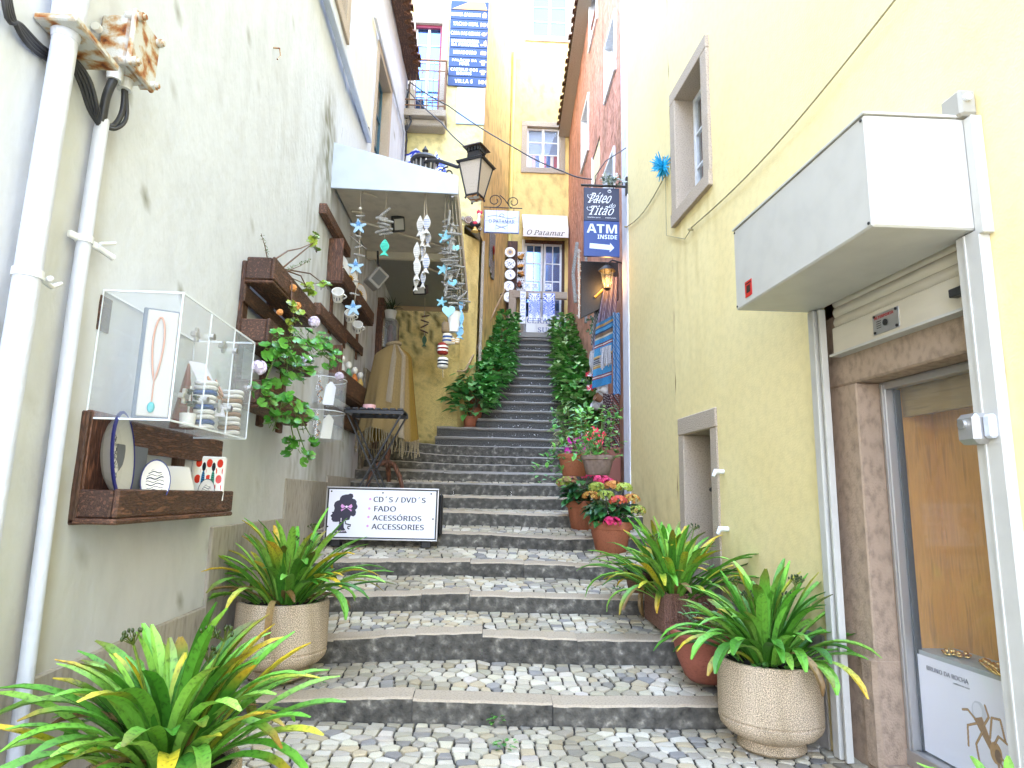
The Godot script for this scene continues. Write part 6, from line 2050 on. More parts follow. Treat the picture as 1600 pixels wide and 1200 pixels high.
	tag(ob("fringe", fr, M.knit, t), "", "", "", "stuff")
	# the light box sign
	t = thing("light_box_sign", "white accessories sign with a woman's head silhouette, standing on the steps", "sign", Vector3(-1.1, 0.85, -6.97))
	var A := Vector3(-1.68, 1.463, -6.9)
	var D := Vector3(-0.501, 0.921, -6.9)
	var w := D.x - A.x
	var h := A.y - D.y
	var c := (A + D) / 2
	var at := func(u: float, v: float, dz: float) -> Vector3: return Vector3(A.x + w * u, A.y - h * v, -6.9 + dz)
	var m := MB.new()
	m.box(c + Vector3(0, 0, -0.08), Vector3(w, h, 0.155), 0.006)
	ob("housing", m, M.black, t)
	m = MB.new()
	m.box(c + Vector3(w / 2 + 0.02, 0, -0.1), Vector3(0.04, h * 0.8, 0.1), 0.018)
	ob("side_rail", m, M.iron, t)
	m = MB.new()
	for q in [[0.5, 0.012, 1.0, 0.02], [0.5, 0.988, 1.0, 0.02]]: m.box(at.call(q[0], q[1], 0.006), Vector3(w * q[2], 0.014, 0.012), 0.003)
	for u in [0.006, 0.994]: m.box(at.call(u, 0.5, 0.006), Vector3(0.014, h * 0.94, 0.012), 0.003)
	ob("frame", m, M.alu, t)
	m = MB.new()
	m.col = K(0.78, 0.77, 0.84)
	m.box(at.call(0.5, 0.5, 0.003), Vector3(w * 0.95, h * 0.9, 0.004))
	ob("panel", m, M.paint, t)
	m = MB.new()
	m.col = K(0.02, 0.02, 0.035)
	for q in [["CD´S / DVD´S", 0.65, 0.225, 0.46, 0.105], ["FADO", 0.525, 0.405, 0.19, 0.10], ["ACESSÓRIOS", 0.635, 0.565, 0.43, 0.125], ["ACCESSORIES", 0.645, 0.745, 0.46, 0.10]]:
		m.text(q[0], bold if false else sans, at.call(q[1], q[2], 0.0065), FZ, w * q[3], h * q[4], 0.002)
		m.text(q[0], sans, at.call(q[1], q[2], 0.0065) + Vector3(0.0035, 0.0012, 0), FZ, w * q[3], h * q[4], 0.0018)
	ob("lettering", m, M.paint, t)
	var hp := PackedVector2Array()
	for q in [[180, 740], [215, 705], [235, 670], [240, 600], [200, 605], [160, 602], [150, 585], [138, 572], [145, 555], [126, 530], [150, 502], [138, 485], [162, 480], [172, 440], [160, 400], [170, 365], [195, 345], [228, 335], [232, 305], [255, 278], [295, 265], [330, 262], [355, 250], [388, 258], [396, 288], [384, 312], [420, 322], [442, 350], [438, 375], [456, 405], [452, 430], [430, 452], [442, 480], [436, 515], [412, 534], [378, 524], [364, 575], [330, 582], [296, 588], [300, 670], [345, 738]]:
		hp.append(Vector2(q[0] - 290, 500 - q[1]) * (w * 0.95 / 1345.0))
	m = MB.new()
	m.col = K(0.028, 0.025, 0.05)
	m.prism(hp, at.call(0.165, 0.51, 0.0065), FZ, 0.002)
	var cu := []
	for q in [[315, 590], [318, 622], [350, 632], [382, 636], [378, 655], [352, 658], [348, 678], [372, 690]]: cu.append(at.call(0.165, 0.51, 0.0065) + Vector3(q[0] - 290, 500 - q[1], 0) * (w * 0.95 / 1345.0))
	m.tube(cu, 0.007, 5)
	ob("silhouette", m, M.paint, t)
	m = MB.new()
	m.col = lin("d79ad0")
	var sc := w * 0.95 / 1345.0
	for s in [-1.0, 1.0]:
		m.prism(PackedVector2Array([Vector2(8 * s, 0), Vector2(60 * s, 34), Vector2(74 * s, 6), Vector2(56 * s, -22)]), at.call(0.165, 0.51, 0.009) + Vector3(30, 85, 0) * sc, Basis.from_scale(Vector3(sc, sc, 1)), 0.002)
		m.prism(PackedVector2Array([Vector2(4 * s, -12), Vector2(70 * s, -38), Vector2(60 * s, -58)]), at.call(0.165, 0.51, 0.009) + Vector3(30, 85, 0) * sc, Basis.from_scale(Vector3(sc, sc, 1)), 0.002)
	for v in [0.225, 0.405, 0.565, 0.735]: m.disc(at.call(0.395 - 0.02 * v, v, 0.0065), Vector2(0.013, 0.013), FZ, 0.002, 12)
	ob("pink_bow", m, M.paint, t)
	m = MB.new()
	m.col = lin("f4e8f4")
	m.disc(at.call(0.165, 0.51, 0.0105) + Vector3(30, 85, 0) * sc, Vector2(0.012, 0.012), FZ, 0.002, 9)
	for k in 7: m.disc(at.call(0.165, 0.51, 0.0085) + Vector3(-105 + k * 22, -212 - 6 * sin(PI * k / 6.0), 0) * sc, Vector2(0.006, 0.006), FZ, 0.002, 7)
	for k in 3: m.disc(at.call(0.165, 0.51, 0.0085) + Vector3(-28, -62 - 16 * k, 0) * sc, Vector2(0.006, 0.006), FZ, 0.002, 7)
	ob("necklace_print", m, M.paint, t)
	m = MB.new()
	for q in [[0.045, 0.09], [0.5, 0.1], [0.93, 0.1], [0.955, 0.58], [0.03, 0.76]]: m.disc(at.call(q[0], q[1], 0.007), Vector2(0.009, 0.009), FZ, 0.004, 9)
	ob("screw", m, M.iron, t)
	m = MB.new()
	for u in [0.1, 0.9]: m.box(Vector3(A.x + w * u, D.y - 0.035, -6.98), Vector3(0.1, 0.07, 0.12), 0.005)
	ob("foot", m, M.iron, t)

var GREENS := ["5c9a30", "74b03e", "437c24", "8cbe4c", "649f36"]

func strap_plant(t: Node, o: Vector3, count: int, spread: float, lmin: float, lmax: float, w: float, yellow: float, seeds := 4) -> void:
	for i in count:
		var m := MB.new()
		var az := TAU * i / count * 5.0 + rr(-0.4, 0.4)
		var ring := rng.randf()
		var el := lerpf(1.5, 0.62, ring) + rr(-0.15, 0.15)
		var g1 := lin(GREENS[rng.randi() % 5]) * rr(0.75, 1.25)
		var tip := g1 * 1.25
		var f := 0.55
		var y := rng.randf()
		if y < yellow * 0.3:
			g1 = g1.lerp(lin("b4b030"), rr(0.4, 0.85)); tip = lin("e0bc28"); f = 0.25
		elif y < yellow:
			tip = lin("d4cc3c").lerp(lin("d89a28"), pow(rng.randf(), 2.0)); f = rr(0.35, 0.75)
		var dead := rng.randf() < 0.05
		if dead:
			g1 = lin("a08450"); tip = lin("7a5a34"); el *= 0.6
		elif rng.randf() < 0.25: tip = tip.lerp(lin("7a5428"), 0.7); f = maxf(f, 0.72)
		m.strap(o + Vector3(cos(az), 0, sin(az)) * spread * ring * 0.8 + Vector3(0, rr(-0.03, 0.02), 0), az, el, rr(lmin, lmax), w * rr(0.8, 1.2), rr(0.5, 2.1) * (0.42 + 0.9 * ring) + (1.0 if dead else 0.0), g1, tip, 9, rr(-0.5, 0.5), f)
		ob("leaf", m, M.strap, t)
	for i in seeds:   # spent flower stalks with their seed heads
		var m := MB.new()
		var az := rr(0, TAU)
		var d := Vector3(cos(az) * 0.4, 1, sin(az) * 0.4).normalized()
		var e := o + d * lmax * rr(0.55, 0.78)
		m.col = lin("7a8f3c")
		m.tube([o, e], [0.006, 0.005], 5)
		for k in 12:
			var q := (d + Vector3(rr(-1, 1), rr(-0.4, 0.8), rr(-1, 1))).normalized()
			m.col = lin("6f7a30")
			m.tube([e, e + q * 0.05], 0.002, 3)
			m.col = lin("3c4a1c")
			m.ball(e + q * 0.055, Vector3(0.006, 0.009, 0.006), 5, 4)
		ob("seed_head", m, M.leafy, t)

func pot_shape(t: Node, o: Vector3, prof: Array, mt: Material, soil_r: float, soil_y: float, called := "pot") -> void:
	var m := MB.new()
	m.lathe(prof, o, 36)
	var st := tone_noise(int(absf(o.x * 71.0 + o.z * 37.0)), 1.6, 4)
	var hh: float = prof[-1].y
	for i in m.v.size():
		var q := m.v[i] - o
		var dark_mix := clampf(st.get_noise_3d(q.x * 3.0, q.y * 0.9, q.z * 3.0) * 1.6 - 0.05, 0.0, 0.5)
		dark_mix = maxf(dark_mix, clampf(0.75 - q.y / (hh * 0.28) + st.get_noise_2d(q.x * 6.0, q.z * 6.0), 0.0, 0.6))  # darker towards the bottom of the pot
		m.c[i] = Color.WHITE.lerp(Color(0.5, 0.47, 0.36), dark_mix)
	ob(called, m, mt, t)
	m = MB.new()
	m.grid(12, 4, func(s, v):
		var a: float = -TAU * s
		var r: float = soil_r * v
		return o + Vector3(cos(a) * r, soil_y + 0.02 * sin(a * 3.0 + v * 5.0) * (1.0 - v), sin(a) * r))
	for k in 26:
		var a := rr(0, TAU)
		var r := soil_r * sqrt(rng.randf())
		m.box(o + Vector3(cos(a) * r, soil_y + 0.012, sin(a) * r), Vector3(rr(0.01, 0.04), rr(0.006, 0.014), rr(0.01, 0.03)), 0.002, Basis.from_euler(Vector3(rr(-0.5, 0.5), rr(0, 6), rr(-0.5, 0.5))))
	ob("soil", m, M.soil, t)

func concrete_pot(o: Vector3, R: float, H: float, called: String, label: String) -> Node3D:
	var t := thing(called, label, "potted plant", o)
	pot_shape(t, o, [Vector2(0.0, 0.0), Vector2(R * 0.62, 0.0), Vector2(R * 0.66, H * 0.03), Vector2(R * 0.62, H * 0.12), Vector2(R * 0.7, H * 0.15), Vector2(R * 0.86, H * 0.19), Vector2(R * 0.97, H * 0.26), Vector2(R, H * 0.32), Vector2(R, H * 0.335), Vector2(R * 0.975, H * 0.345), Vector2(R * 0.975, H * 0.365), Vector2(R, H * 0.375), Vector2(R * 0.995, H * 0.96), Vector2(R * 0.975, H), Vector2(R * 0.9, H), Vector2(R * 0.87, H * 0.97), Vector2(R * 0.86, H * 0.8)], M.aggregate, R * 0.87, H * 0.93, "concrete_pot")
	return t

func clay_pot(t: Node, o: Vector3, R: float, H: float, mt: Material = null, sauc := false) -> void:
	pot_shape(t, o, [Vector2(0.0, 0.0), Vector2(R * 0.66, 0.0), Vector2(R * 0.69, H * 0.02), Vector2(R * 0.9, H * 0.76), Vector2(R * 0.99, H * 0.77), Vector2(R * 1.0, H * 0.79), Vector2(R * 1.03, H * 0.98), Vector2(R, H), Vector2(R * 0.92, H), Vector2(R * 0.88, H * 0.85)], mt if mt else M.terracotta, R * 0.9, H * 0.9, "clay_pot")
	if sauc:
		var m := MB.new()
		m.lathe([Vector2(0.0, 0.0), Vector2(R * 0.85, 0.0), Vector2(R * 0.95, 0.03), Vector2(R * 0.9, 0.03), Vector2(0.0, 0.01)], o - Vector3(0, 0.012, 0), 24)
		ob("saucer", m, mt if mt else M.terracotta, t)

func hydrangea(o: Vector3, R: float, H: float, label: String, heads: Array, cols: Array) -> void:
	var t := thing("hydrangea_pot", label, "potted plant", o, "")
	clay_pot(t, o, R, H)
	var top := o + Vector3(0, H, 0)
	var st := MB.new()
	st.col = lin("55652c")
	for i in heads.size():
		var h: Vector3 = heads[i]
		var c: Vector3 = top + h
		st.tube([top - Vector3(0, 0.03, 0), top + h * Vector3(0.5, 0.6, 0.5), c], [0.008, 0.007, 0.005], 5)
		var m := MB.new()
		for k in 95:
			var d := Vector3(rr(-1, 1), rr(-0.3, 1), rr(-1, 1)).normalized()
			var cc: Color = lin(cols[i][rng.randi() % cols[i].size()]) * rr(0.8, 1.15)
			var x := d.cross(Vector3(0.3, 1, 0.2)).normalized()
			var y := d.cross(x)
			var p := c + d * Vector3(0.092, 0.055, 0.092)
			for q in 4: m.leaf(p, x * cos(q * PI / 2) + y * sin(q * PI / 2) + d * 0.3, d, 0.02, 0.019, cc, cc * 1.08, 0.1)
		ob("flower_head", m, M.petal, t)
	for i in 130:
		var a := rr(0, TAU)
		var r := R * rr(0.3, 1.25)
		var y := rr(-0.04, 0.24) * (1.25 - r / R * 0.5)
		var p := top + Vector3(cos(a) * r * 0.75, y, sin(a) * r * 0.75)
		var m := MB.new()
		var c := lin(["2a5e30", "387038", "468244", "224c2a"][rng.randi() % 4]) * rr(0.8, 1.2)
		m.leaf(p, Vector3(cos(a), rr(-0.35, 0.5), sin(a)), Vector3(0, 1, 0.15), rr(0.11, 0.17), rr(0.08, 0.11), c, c * 1.3, 0.35)
		ob("leaf", m, M.leafy, t)
		if i % 3 == 0: st.tube([top - Vector3(0, 0.02, 0), p], 0.004, 4, false)
	ob("stem", st, M.leafy, t)

func potted_plants() -> void:
	var t := concrete_pot(Vector3(-1.16, -0.03, -2.62), 0.27, 0.43, "agapanthus_pot", "nearest agapanthus with many yellowing leaves in a concrete pot, lower left")
	strap_plant(t, Vector3(-1.16, 0.40, -2.62), 124, 0.2, 0.36, 0.62, 0.058, 0.36, 4)
	t = concrete_pot(Vector3(-1.39, 0.16, -4.72), 0.31, 0.5, "agapanthus_pot", "agapanthus in a round concrete pot on the first step at the left")
	strap_plant(t, Vector3(-1.39, 0.64, -4.72), 126, 0.23, 0.4, 0.69, 0.054, 0.34, 3)
	t = concrete_pot(Vector3(1.70, 0.0, -3.97), 0.292, 0.49, "agapanthus_pot", "agapanthus in a round concrete pot beside shop window, right of the steps")
	strap_plant(t, Vector3(1.70, 0.48, -3.97), 120, 0.22, 0.36, 0.62, 0.055, 0.1, 6)
	var wd := MB.new()
	for k in 40: wd.leaf(Vector3(1.70 + rr(-0.22, 0.22), 0.48, -3.97 + rr(0.05, 0.24)), Vector3(rr(-1, 1), 0.6, rr(-1, 1)), Vector3(0, 1, 0.2), 0.04, 0.03, lin("3d6a2a"), lin("5f9440"))
	ob("weed", wd, M.leafy, t)
	# fluted trough
	t = thing("clivia_trough", "arching clivia in a fluted brown trough by the stone niche", "potted plant", Vector3(1.56, 0.4, -5.3))
	var m := MB.new()
	var x0 := 1.38
	var x1 := 1.76
	var z0 := -5.64
	var z1 := -5.0
	for q in [[Vector3(x0, 0.40, z0), Vector3(x0 + 0.03, 0.7, z1)], [Vector3(x1 - 0.03, 0.40, z0), Vector3(x1, 0.7, z1)], [Vector3(x0 + 0.031, 0.40, z1 - 0.03), Vector3(x1 - 0.031, 0.7, z1)], [Vector3(x0 + 0.031, 0.40, z0), Vector3(x1 - 0.031, 0.7, z0 + 0.03)]]: m.span(q[0], q[1], 0.006)
	m.span(Vector3(x0 + 0.032, 0.42, z0 + 0.032), Vector3(x1 - 0.032, 0.45, z1 - 0.032))
	ob("trough_body", m, M.old_terra, t)
	for k in 15:
		m = MB.new()
		m.bar(Vector3(x0 - 0.006, 0.41, z0 + 0.025 + k * 0.043), Vector3(x0 - 0.006, 0.69, z0 + 0.025 + k * 0.043), 0.024, 0.018, 0.006, Vector3.RIGHT)
		ob("flute", m, M.old_terra, t)
	for k in 8:
		m = MB.new()
		m.bar(Vector3(x0 + 0.03 + k * 0.046, 0.41, z1 + 0.006), Vector3(x0 + 0.03 + k * 0.046, 0.69, z1 + 0.006), 0.018, 0.026, 0.006, Vector3.RIGHT)
		ob("flute", m, M.old_terra, t)
	m = MB.new()
	m.span(Vector3(x0 + 0.032, 0.45, z0 + 0.032), Vector3(x1 - 0.032, 0.66, z1 - 0.032))
	ob("soil", m, M.soil, t)
	strap_plant(t, Vector3(1.5, 0.66, -5.16), 80, 0.22, 0.42, 0.7, 0.053, 0.4, 2)
	strap_plant(t, Vector3(1.5, 0.66, -5.46), 60, 0.22, 0.42, 0.68, 0.051, 0.3, 2)
	# bowl with the grey-green plant
	t = thing("terracotta_bowl", "round terracotta bowl with a small grey-green plant between the trough and concrete pot", "potted plant", Vector3(1.56, 0.19, -4.62))
	var o := Vector3(1.56, 0.19, -4.62)
	pot_shape(t, o, [Vector2(0.0, 0.0), Vector2(0.13, 0.0), Vector2(0.16, 0.03), Vector2(0.215, 0.16), Vector2(0.24, 0.29), Vector2(0.255, 0.3), Vector2(0.255, 0.33), Vector2(0.235, 0.335), Vector2(0.22, 0.28)], mat(K(0.36, 0.11, 0.07), 0.75, M.terracotta.albedo_texture, Vector3(2, 3, 2)), 0.225, 0.3, "clay_bowl")
	for i in 60:
		m = MB.new()
		var p := o + Vector3(rr(-0.17, 0.14), rr(0.3, 0.5), rr(-0.1, 0.2))
		var c := lin("7fa678") * rr(0.7, 1.15)
		m.leaf(p, Vector3(rr(-1, 1), rr(-0.2, 0.8), rr(-1, 1)), Vector3(0, 1, 0.3), rr(0.04, 0.07), rr(0.02, 0.03), c * 0.85, c, 0.3)
		ob("leaf", m, M.leafy, t)
	m = MB.new()
	m.col = lin("6f8a58")
	for i in 12: m.tube([o + Vector3(rr(-0.08, 0.08), 0.29, rr(-0.08, 0.08)), o + Vector3(rr(-0.16, 0.14), rr(0.4, 0.5), rr(-0.1, 0.18))], 0.003, 4)
	m.leaf(o + Vector3(-0.02, 0.42, 0.2), Vector3(0.7, 0.9, 0.2), Vector3(0, 0.3, 1), 0.12, 0.05, lin("c88a50"), lin("d89a58"))
	ob("stem", m, M.leafy, t)
	t = thing("small_clay_pot", "small dark clay bowl half hidden behind the clivia trough", "pot", Vector3(1.325, 0.62, -5.653))
	clay_pot(t, Vector3(1.331, 0.62, -5.654), 0.13, 0.17, M.old_terra)
	# hydrangeas
	hydrangea(Vector3(1.357, 0.79, -6.933) + Vector3(0, 0, -0.14), 0.235, 0.37, "nearer hydrangea pot with green, orange and pink flower heads", [Vector3(-0.22, 0.26, 0.05), Vector3(-0.07, 0.27, 0.1), Vector3(0.05, 0.22, 0.16), Vector3(0.22, 0.24, 0.05), Vector3(0.04, 0.38, -0.05), Vector3(0.15, 0.36, 0.0), Vector3(0.27, 0.12, 0.1), Vector3(-0.03, -0.0, 0.26), Vector3(-0.13, 0.36, -0.1)], [["c8963c", "d8b060", "b06a3c"], ["9fb04a", "b8c060", "8aa040"], ["d8643c", "e07a58", "d04a5a"], ["c89a48", "d07a40", "b8a050"], ["c87a3c", "d89a50"], ["a8b848", "b8c860"], ["b8a050", "98a848"], ["e0407a", "d83068"], ["9cb048", "b0b850"]])
	hydrangea(Vector3(1.139, 1.03, -7.569) + Vector3(0, 0, -0.13), 0.19, 0.34, "farther hydrangea pot with two wide pink flower heads", [Vector3(-0.03, 0.3, 0.0), Vector3(0.05, 0.32, 0.03), Vector3(0.22, 0.26, 0.02), Vector3(0.28, 0.22, 0.06), Vector3(0.17, 0.38, -0.05), Vector3(-0.16, 0.24, 0.05), Vector3(-0.22, 0.2, 0.0)], [["e0406c", "e85a80"], ["e04a78", "d83868"], ["e0406c", "e85a88"], ["e0507c", "d83060"], ["a8b850", "98a848"], ["a8a858", "c07a6c"], ["98a848", "a87a50"]])
	# petunias
	for q in [[Vector3(0.892, 1.62, -6.594), 0.17, 0.22, "petunia in a small terracotta pot with magenta flowers, trailing onto the step", "b01a86", 0], [Vector3(1.047, 1.62, -6.077), 0.16, 0.18, "petunia in a whitewashed pot with two red pink blooms", "ee3a58", 1]]:
		o = q[0]
		t = thing("petunia_pot", q[3], "potted plant", o)
		clay_pot(t, o, q[1], q[2], M.terracotta if q[5] == 0 else mat(K(0.27, 0.19, 0.16), 0.9, M.stone.albedo_texture, Vector3(3, 3, 3)))
		m = MB.new()
		m.col = lin("5f7a38")
		for i in 12: m.tube([o + Vector3(rr(-0.08, 0.08), q[2], rr(-0.08, 0.08)), o + Vector3(rr(-0.2, 0.2), q[2] + rr(0.2, 0.5), rr(-0.1, 0.15))], 0.004, 4)
		ob("stem", m, M.leafy, t)
		for i in 250:
			m = MB.new()
			var p := o + Vector3(rr(-0.24, 0.2), q[2] + rr(-0.04, 0.46), rr(-0.12, 0.2))
			if q[5] == 0 and i < 40: p = o + Vector3(-0.12 - 0.3 * rng.randf(), 0.22 - 0.3 * rng.randf(), 0.12 + rr(-0.05, 0.1))
			var c := lin(["4f8f3a", "6aa848", "3f7a30"][rng.randi() % 3]) * rr(0.8, 1.2)
			m.leaf(p, Vector3(rr(-1, 1), rr(-0.3, 0.8), rr(-1, 1)), Vector3(0, 1, 0.3), rr(0.05, 0.085), rr(0.03, 0.05), c, c * 1.25, 0.2)
			ob("leaf", m, M.leafy, t)
		for i in (6 if q[5] == 0 else 5):
			m = MB.new()
			var p: Vector3 = [[Vector3(1.127, 2.079, -8.6), Vector3(1.213, 2.15, -8.6), Vector3(1.179, 2.011, -8.6), Vector3(1.135, 2.165, -8.6), Vector3(1.257, 2.082, -8.6), Vector3(1.092, 2.001, -8.6)], [Vector3(1.473, 2.161, -8.65), Vector3(1.359, 2.285, -8.7), Vector3(1.447, 2.322, -8.7), Vector3(1.394, 2.233, -8.7), Vector3(1.552, 2.255, -8.7)]][q[5]][i]
			var n := Vector3(rr(-0.5, 0.2), 0.3, 1).normalized()
			var x := n.cross(Vector3.UP).normalized()
			var y := n.cross(x)
			var r := 0.1 if i == 0 else 0.07
			for k in 10:
				var a := TAU * k / 10.0
				var b := TAU * (k + 1) / 10.0
				m.col = lin(q[4]) * rr(0.85, 1.15)
				m.to(p - n * 0.03, p + (x * cos(a) + y * sin(a)) * r * (1.0 if k % 2 else 0.88), p + (x * cos(b) + y * sin(b)) * r * (0.88 if k % 2 else 1.0), p - n)
			m.col = lin("f4e8c0")
			m.ball(p - n * 0.012, Vector3(0.014, 0.014, 0.014), 6, 4)
			ob("flower", m, M.petal, t)
	t = thing("wooden_planter_box", "tall red brown wooden box behind the whitewashed petunia pot", "planter", Vector3(1.72, 1.6, -8.9))
	m = MB.new()
	m.span(Vector3(1.56, 1.62, -9.1), Vector3(1.84, 2.1, -8.8), 0.01)
	ob("box_body", m, mat(K(0.2, 0.06, 0.035), 0.6), t)
	# spider plant and jute bag
	o = Vector3(1.32, 1.95, -9.75)
	t = thing("spider_plant", "pale green striped spider plant arching beside the steps", "plant", o)
	clay_pot(t, o, 0.14, 0.2, M.old_terra)
	for i in 54:
		m = MB.new()
		m.strap(o + Vector3(0, 0.2, 0), rr(0, TAU), rr(0.5, 1.35), rr(0.3, 0.55), 0.028, rr(1.2, 2.6), lin("8a9a50") * rr(0.7, 1.2), lin("c8c88a"), 7)
		ob("leaf", m, M.leafy, t)
	t = thing("jute_bag", "tan jute shopping bag with dark cloth inside, standing by the wall", "bag", Vector3(1.46, 1.8, -9.2))
	m = MB.new()
	m.hull8([Vector3(1.32, 1.8, -9.36), Vector3(1.62, 1.8, -9.36), Vector3(1.34, 2.22, -9.3), Vector3(1.6, 2.22, -9.3), Vector3(1.3, 1.8, -9.14), Vector3(1.62, 1.8, -9.14), Vector3(1.33, 2.24, -9.2), Vector3(1.6, 2.22, -9.2)], 0.02)
	ob("bag_body", m, mat(K(0.5, 0.36, 0.2), 0.95, M.knit.albedo_texture, Vector3(9, 9, 9)), t)
	m = MB.new()
	m.col = K(0.02, 0.02, 0.03)
	m.ball(Vector3(1.48, 2.26, -9.24), Vector3(0.15, 0.1, 0.06), 10, 6)
	m.ball(Vector3(1.56, 2.3, -9.22), Vector3(0.1, 0.1, 0.06), 10, 6)
	ob("dark_cloth", m, M.matte, t)
	m = MB.new()
	m.col = K(0.6, 0.6, 0.66)
	for k in 3: m.bar(Vector3(1.36 + 0.03 * k, 2.2, -9.18), Vector3(1.34 + 0.03 * k, 2.34, -9.16), 0.012, 0.006)
	ob("striped_cloth", m, M.matte, t)

func flight_plants() -> void:
	var ys := [2.009, 2.206, 2.392, 2.587, 2.779, 2.98, 3.19, 3.397, 3.611, 3.82, 4.024, 4.22, 4.451, 4.661, 4.862, 5.068, 5.281]
	var i := 0
	for side in 2:
		var ks := [3, 4, 5, 6, 7, 8, 9, 10, 11, 12, 13, 14] if side == 0 else [2, 3, 4, 5, 6, 7, 8, 9, 10, 11, 12, 13, 14]
		for k in ks:
			var z = -10.4 - 0.28 * k - 0.15
			var xw = -0.27 - (z + 11.8) * 0.1575
			var x = (xw + 0.2 if z < -12.1 else (-0.33 if k == 3 else -0.24)) if side == 0 else 1.93 - 0.27
			var o := Vector3(x, ys[k], z)
			var near: bool = k < 5
			var ord: String = ["first", "second", "third", "fourth", "fifth", "sixth", "seventh", "eighth", "ninth", "tenth", "eleventh", "twelfth", "thirteenth"][ks.find(k)]
			var t := thing("leafy_pot_plant", "broad leaved pot plant, %s from the bottom in the %s row" % [ord, "left" if side == 0 else "right"], "potted plant", o, "broad leaved pot plants lining the upper stairs")
			clay_pot(t, o, 0.135, 0.2, null, k == 3 and side == 0)
			var rest := MB.new()
			var big := 1.0 if k < 9 else 0.82
			var n := 100 if k < 8 else 70
			for j in n:
				var d := Vector3(rr(-1, 1), rr(-0.8, 1), rr(-0.9, 0.9))
				if d.length() > 1.0: d = d.normalized() * rr(0.6, 1.0)
				var p := o + Vector3(0, 0.52 if side == 0 else 0.5, 0) + d * Vector3(0.42, 0.36, 0.32) * big * (1.0 if side == 0 else 0.92)
				if side == 0 and p.x < xw + 0.04 and z < -12.0: p.x = xw + rr(0.03, 0.15)
				if side == 1 and p.x > 1.9: p.x = 1.9 - rr(0.02, 0.12)
				var c := lin(["6cb058", "4a944c", "7cc46a", "9ad484"][rng.randi() % 4] if side == 0 else ["76b456", "5a9c48", "9cc878", "bcd694"][rng.randi() % 4]) * rr(0.75, 1.2)
				var m := MB.new() if near else rest
				var out := Vector3(d.x, rr(-0.15, 0.45), d.z + 0.35).normalized()
				m.leaf(p, out, (Vector3.UP + d * 0.5).normalized(), rr(0.16, 0.25) * big, rr(0.12, 0.175) * big, c * 0.9, c * rr(1.0, 1.35), rr(0.1, 0.5))
				if near: ob("leaf", m, M.leafy, t)
			if not near: tag(ob("leaves", rest, M.leafy, t), "", "", "", "stuff")
			var st := MB.new()
			st.col = lin("5a5a34")
			for j in 7: st.tube([o + Vector3(0, 0.18, 0), o + Vector3(rr(-0.2, 0.2), rr(0.45, 0.7), rr(-0.15, 0.15))], [0.008, 0.004], 4)
			ob("stem", st, M.leafy, t)
			i += 1

func small_growth() -> void:
	# weeds in the joints at the foot of the risers
	for q in [[Vector3(-0.798, 0.2, -5.216), "left of the middle"], [Vector3(-0.038, 0.2, -5.139), "near the middle"], [Vector3(0.1, 0.01, -4.308), "below the first riser"], [Vector3(-0.431, 0.84, -7.683), "under the sign's right corner"], [Vector3(1.381, 0.2, -5.138), "by the right hand bowl"], [Vector3(-1.089, 0.15, -4.573), "beside the left concrete pot"], [Vector3(0.149, 0, -3.904), "lying in the pavement joints"], [Vector3(1.102, 0.63, -5.45), "beside the fluted trough"]]:
		var t := thing("weed", "small green weed growing in the step joint, %s" % q[1], "weed", q[0], "")
		var m := MB.new()
		for k in 26:
			var a := rr(0, TAU)
			var c := lin(["4f8a3a", "6aa84a", "3c7030"][k % 3])
			m.leaf(q[0] + Vector3(cos(a) * rr(0, 0.06), rr(0.0, 0.05), sin(a) * rr(0, 0.03) + 0.02), Vector3(cos(a), rr(0, 0.8), sin(a)), Vector3.UP, rr(0.02, 0.045), rr(0.012, 0.025), c, c * 1.2, 0.3)
		ob("leaves", m, M.leafy, t)
	var w := MB.new()
	for k in 90:
		var x := rr(-0.95, -0.5)
		w.leaf(Vector3(x, 2.33 + rr(0, 0.06) + (0.03 if x < -0.6 else -0.1), -11.72 + rr(0, 0.16) + (0.5 if x > -0.6 else 0.0)), Vector3(rr(-1, 1), rr(0, 1), rr(0, 1)), Vector3.UP, rr(0.03, 0.06), rr(0.012, 0.03), lin("5a7a30"), lin("86a048"), 0.3)
	tag(ob("wall_foot_weeds", w, M.leafy), "patch of fine weeds at the foot of the mossy yellow wall", "weeds", "", "stuff")
	# fallen bits on the treads
	for q in [[Vector3(1.857, 0.83, -6.334), "ee86b0", "pink petal fallen on the cobbles by the hydrangeas"], [Vector3(-1.301, 0.82, -6.683), "a0482c", "brown dry leaf on the cobbles by the sign"], [Vector3(0.367, 0.3, -5.043), "8a5a34", "dry leaf on the cobbles in the middle of the third tread"]]:
		var m := MB.new()
		m.leaf(q[0] + Vector3(0, 0.03, 0), Vector3(1, 0.1, 0.3), Vector3.UP, 0.05, 0.035, lin(q[1]), lin(q[1]), 0.3)
		tag(ob("fallen_leaf", m, M.petal, null, q[0]), q[2], "leaf")
	# the leaf tip that reaches into the picture at the lower right
	var t := thing("corner_plant", "green leaf reaching in front of the spider poster at lower right", "plant", Vector3(1.72, 0.0, -2.2))
	clay_pot(t, Vector3(1.72, 0.0, -2.2), 0.16, 0.3)
	for k in 14:
		var m := MB.new()
		var az := PI + k * 0.45
		m.strap(Vector3(1.72, 0.28, -2.2), az, rr(0.9, 1.2) if k else 0.95, 0.36 if k else 0.46, 0.035, rr(0.8, 1.3), lin("4f9a34"), lin("8ab848"), 8)
		ob("leaf", m, M.leafy, t)

func stripes(list: Array, v: float) -> Color:
	for q in list:
		if v <= q[0]: return lin(q[1])
	return lin(list[-1][1])

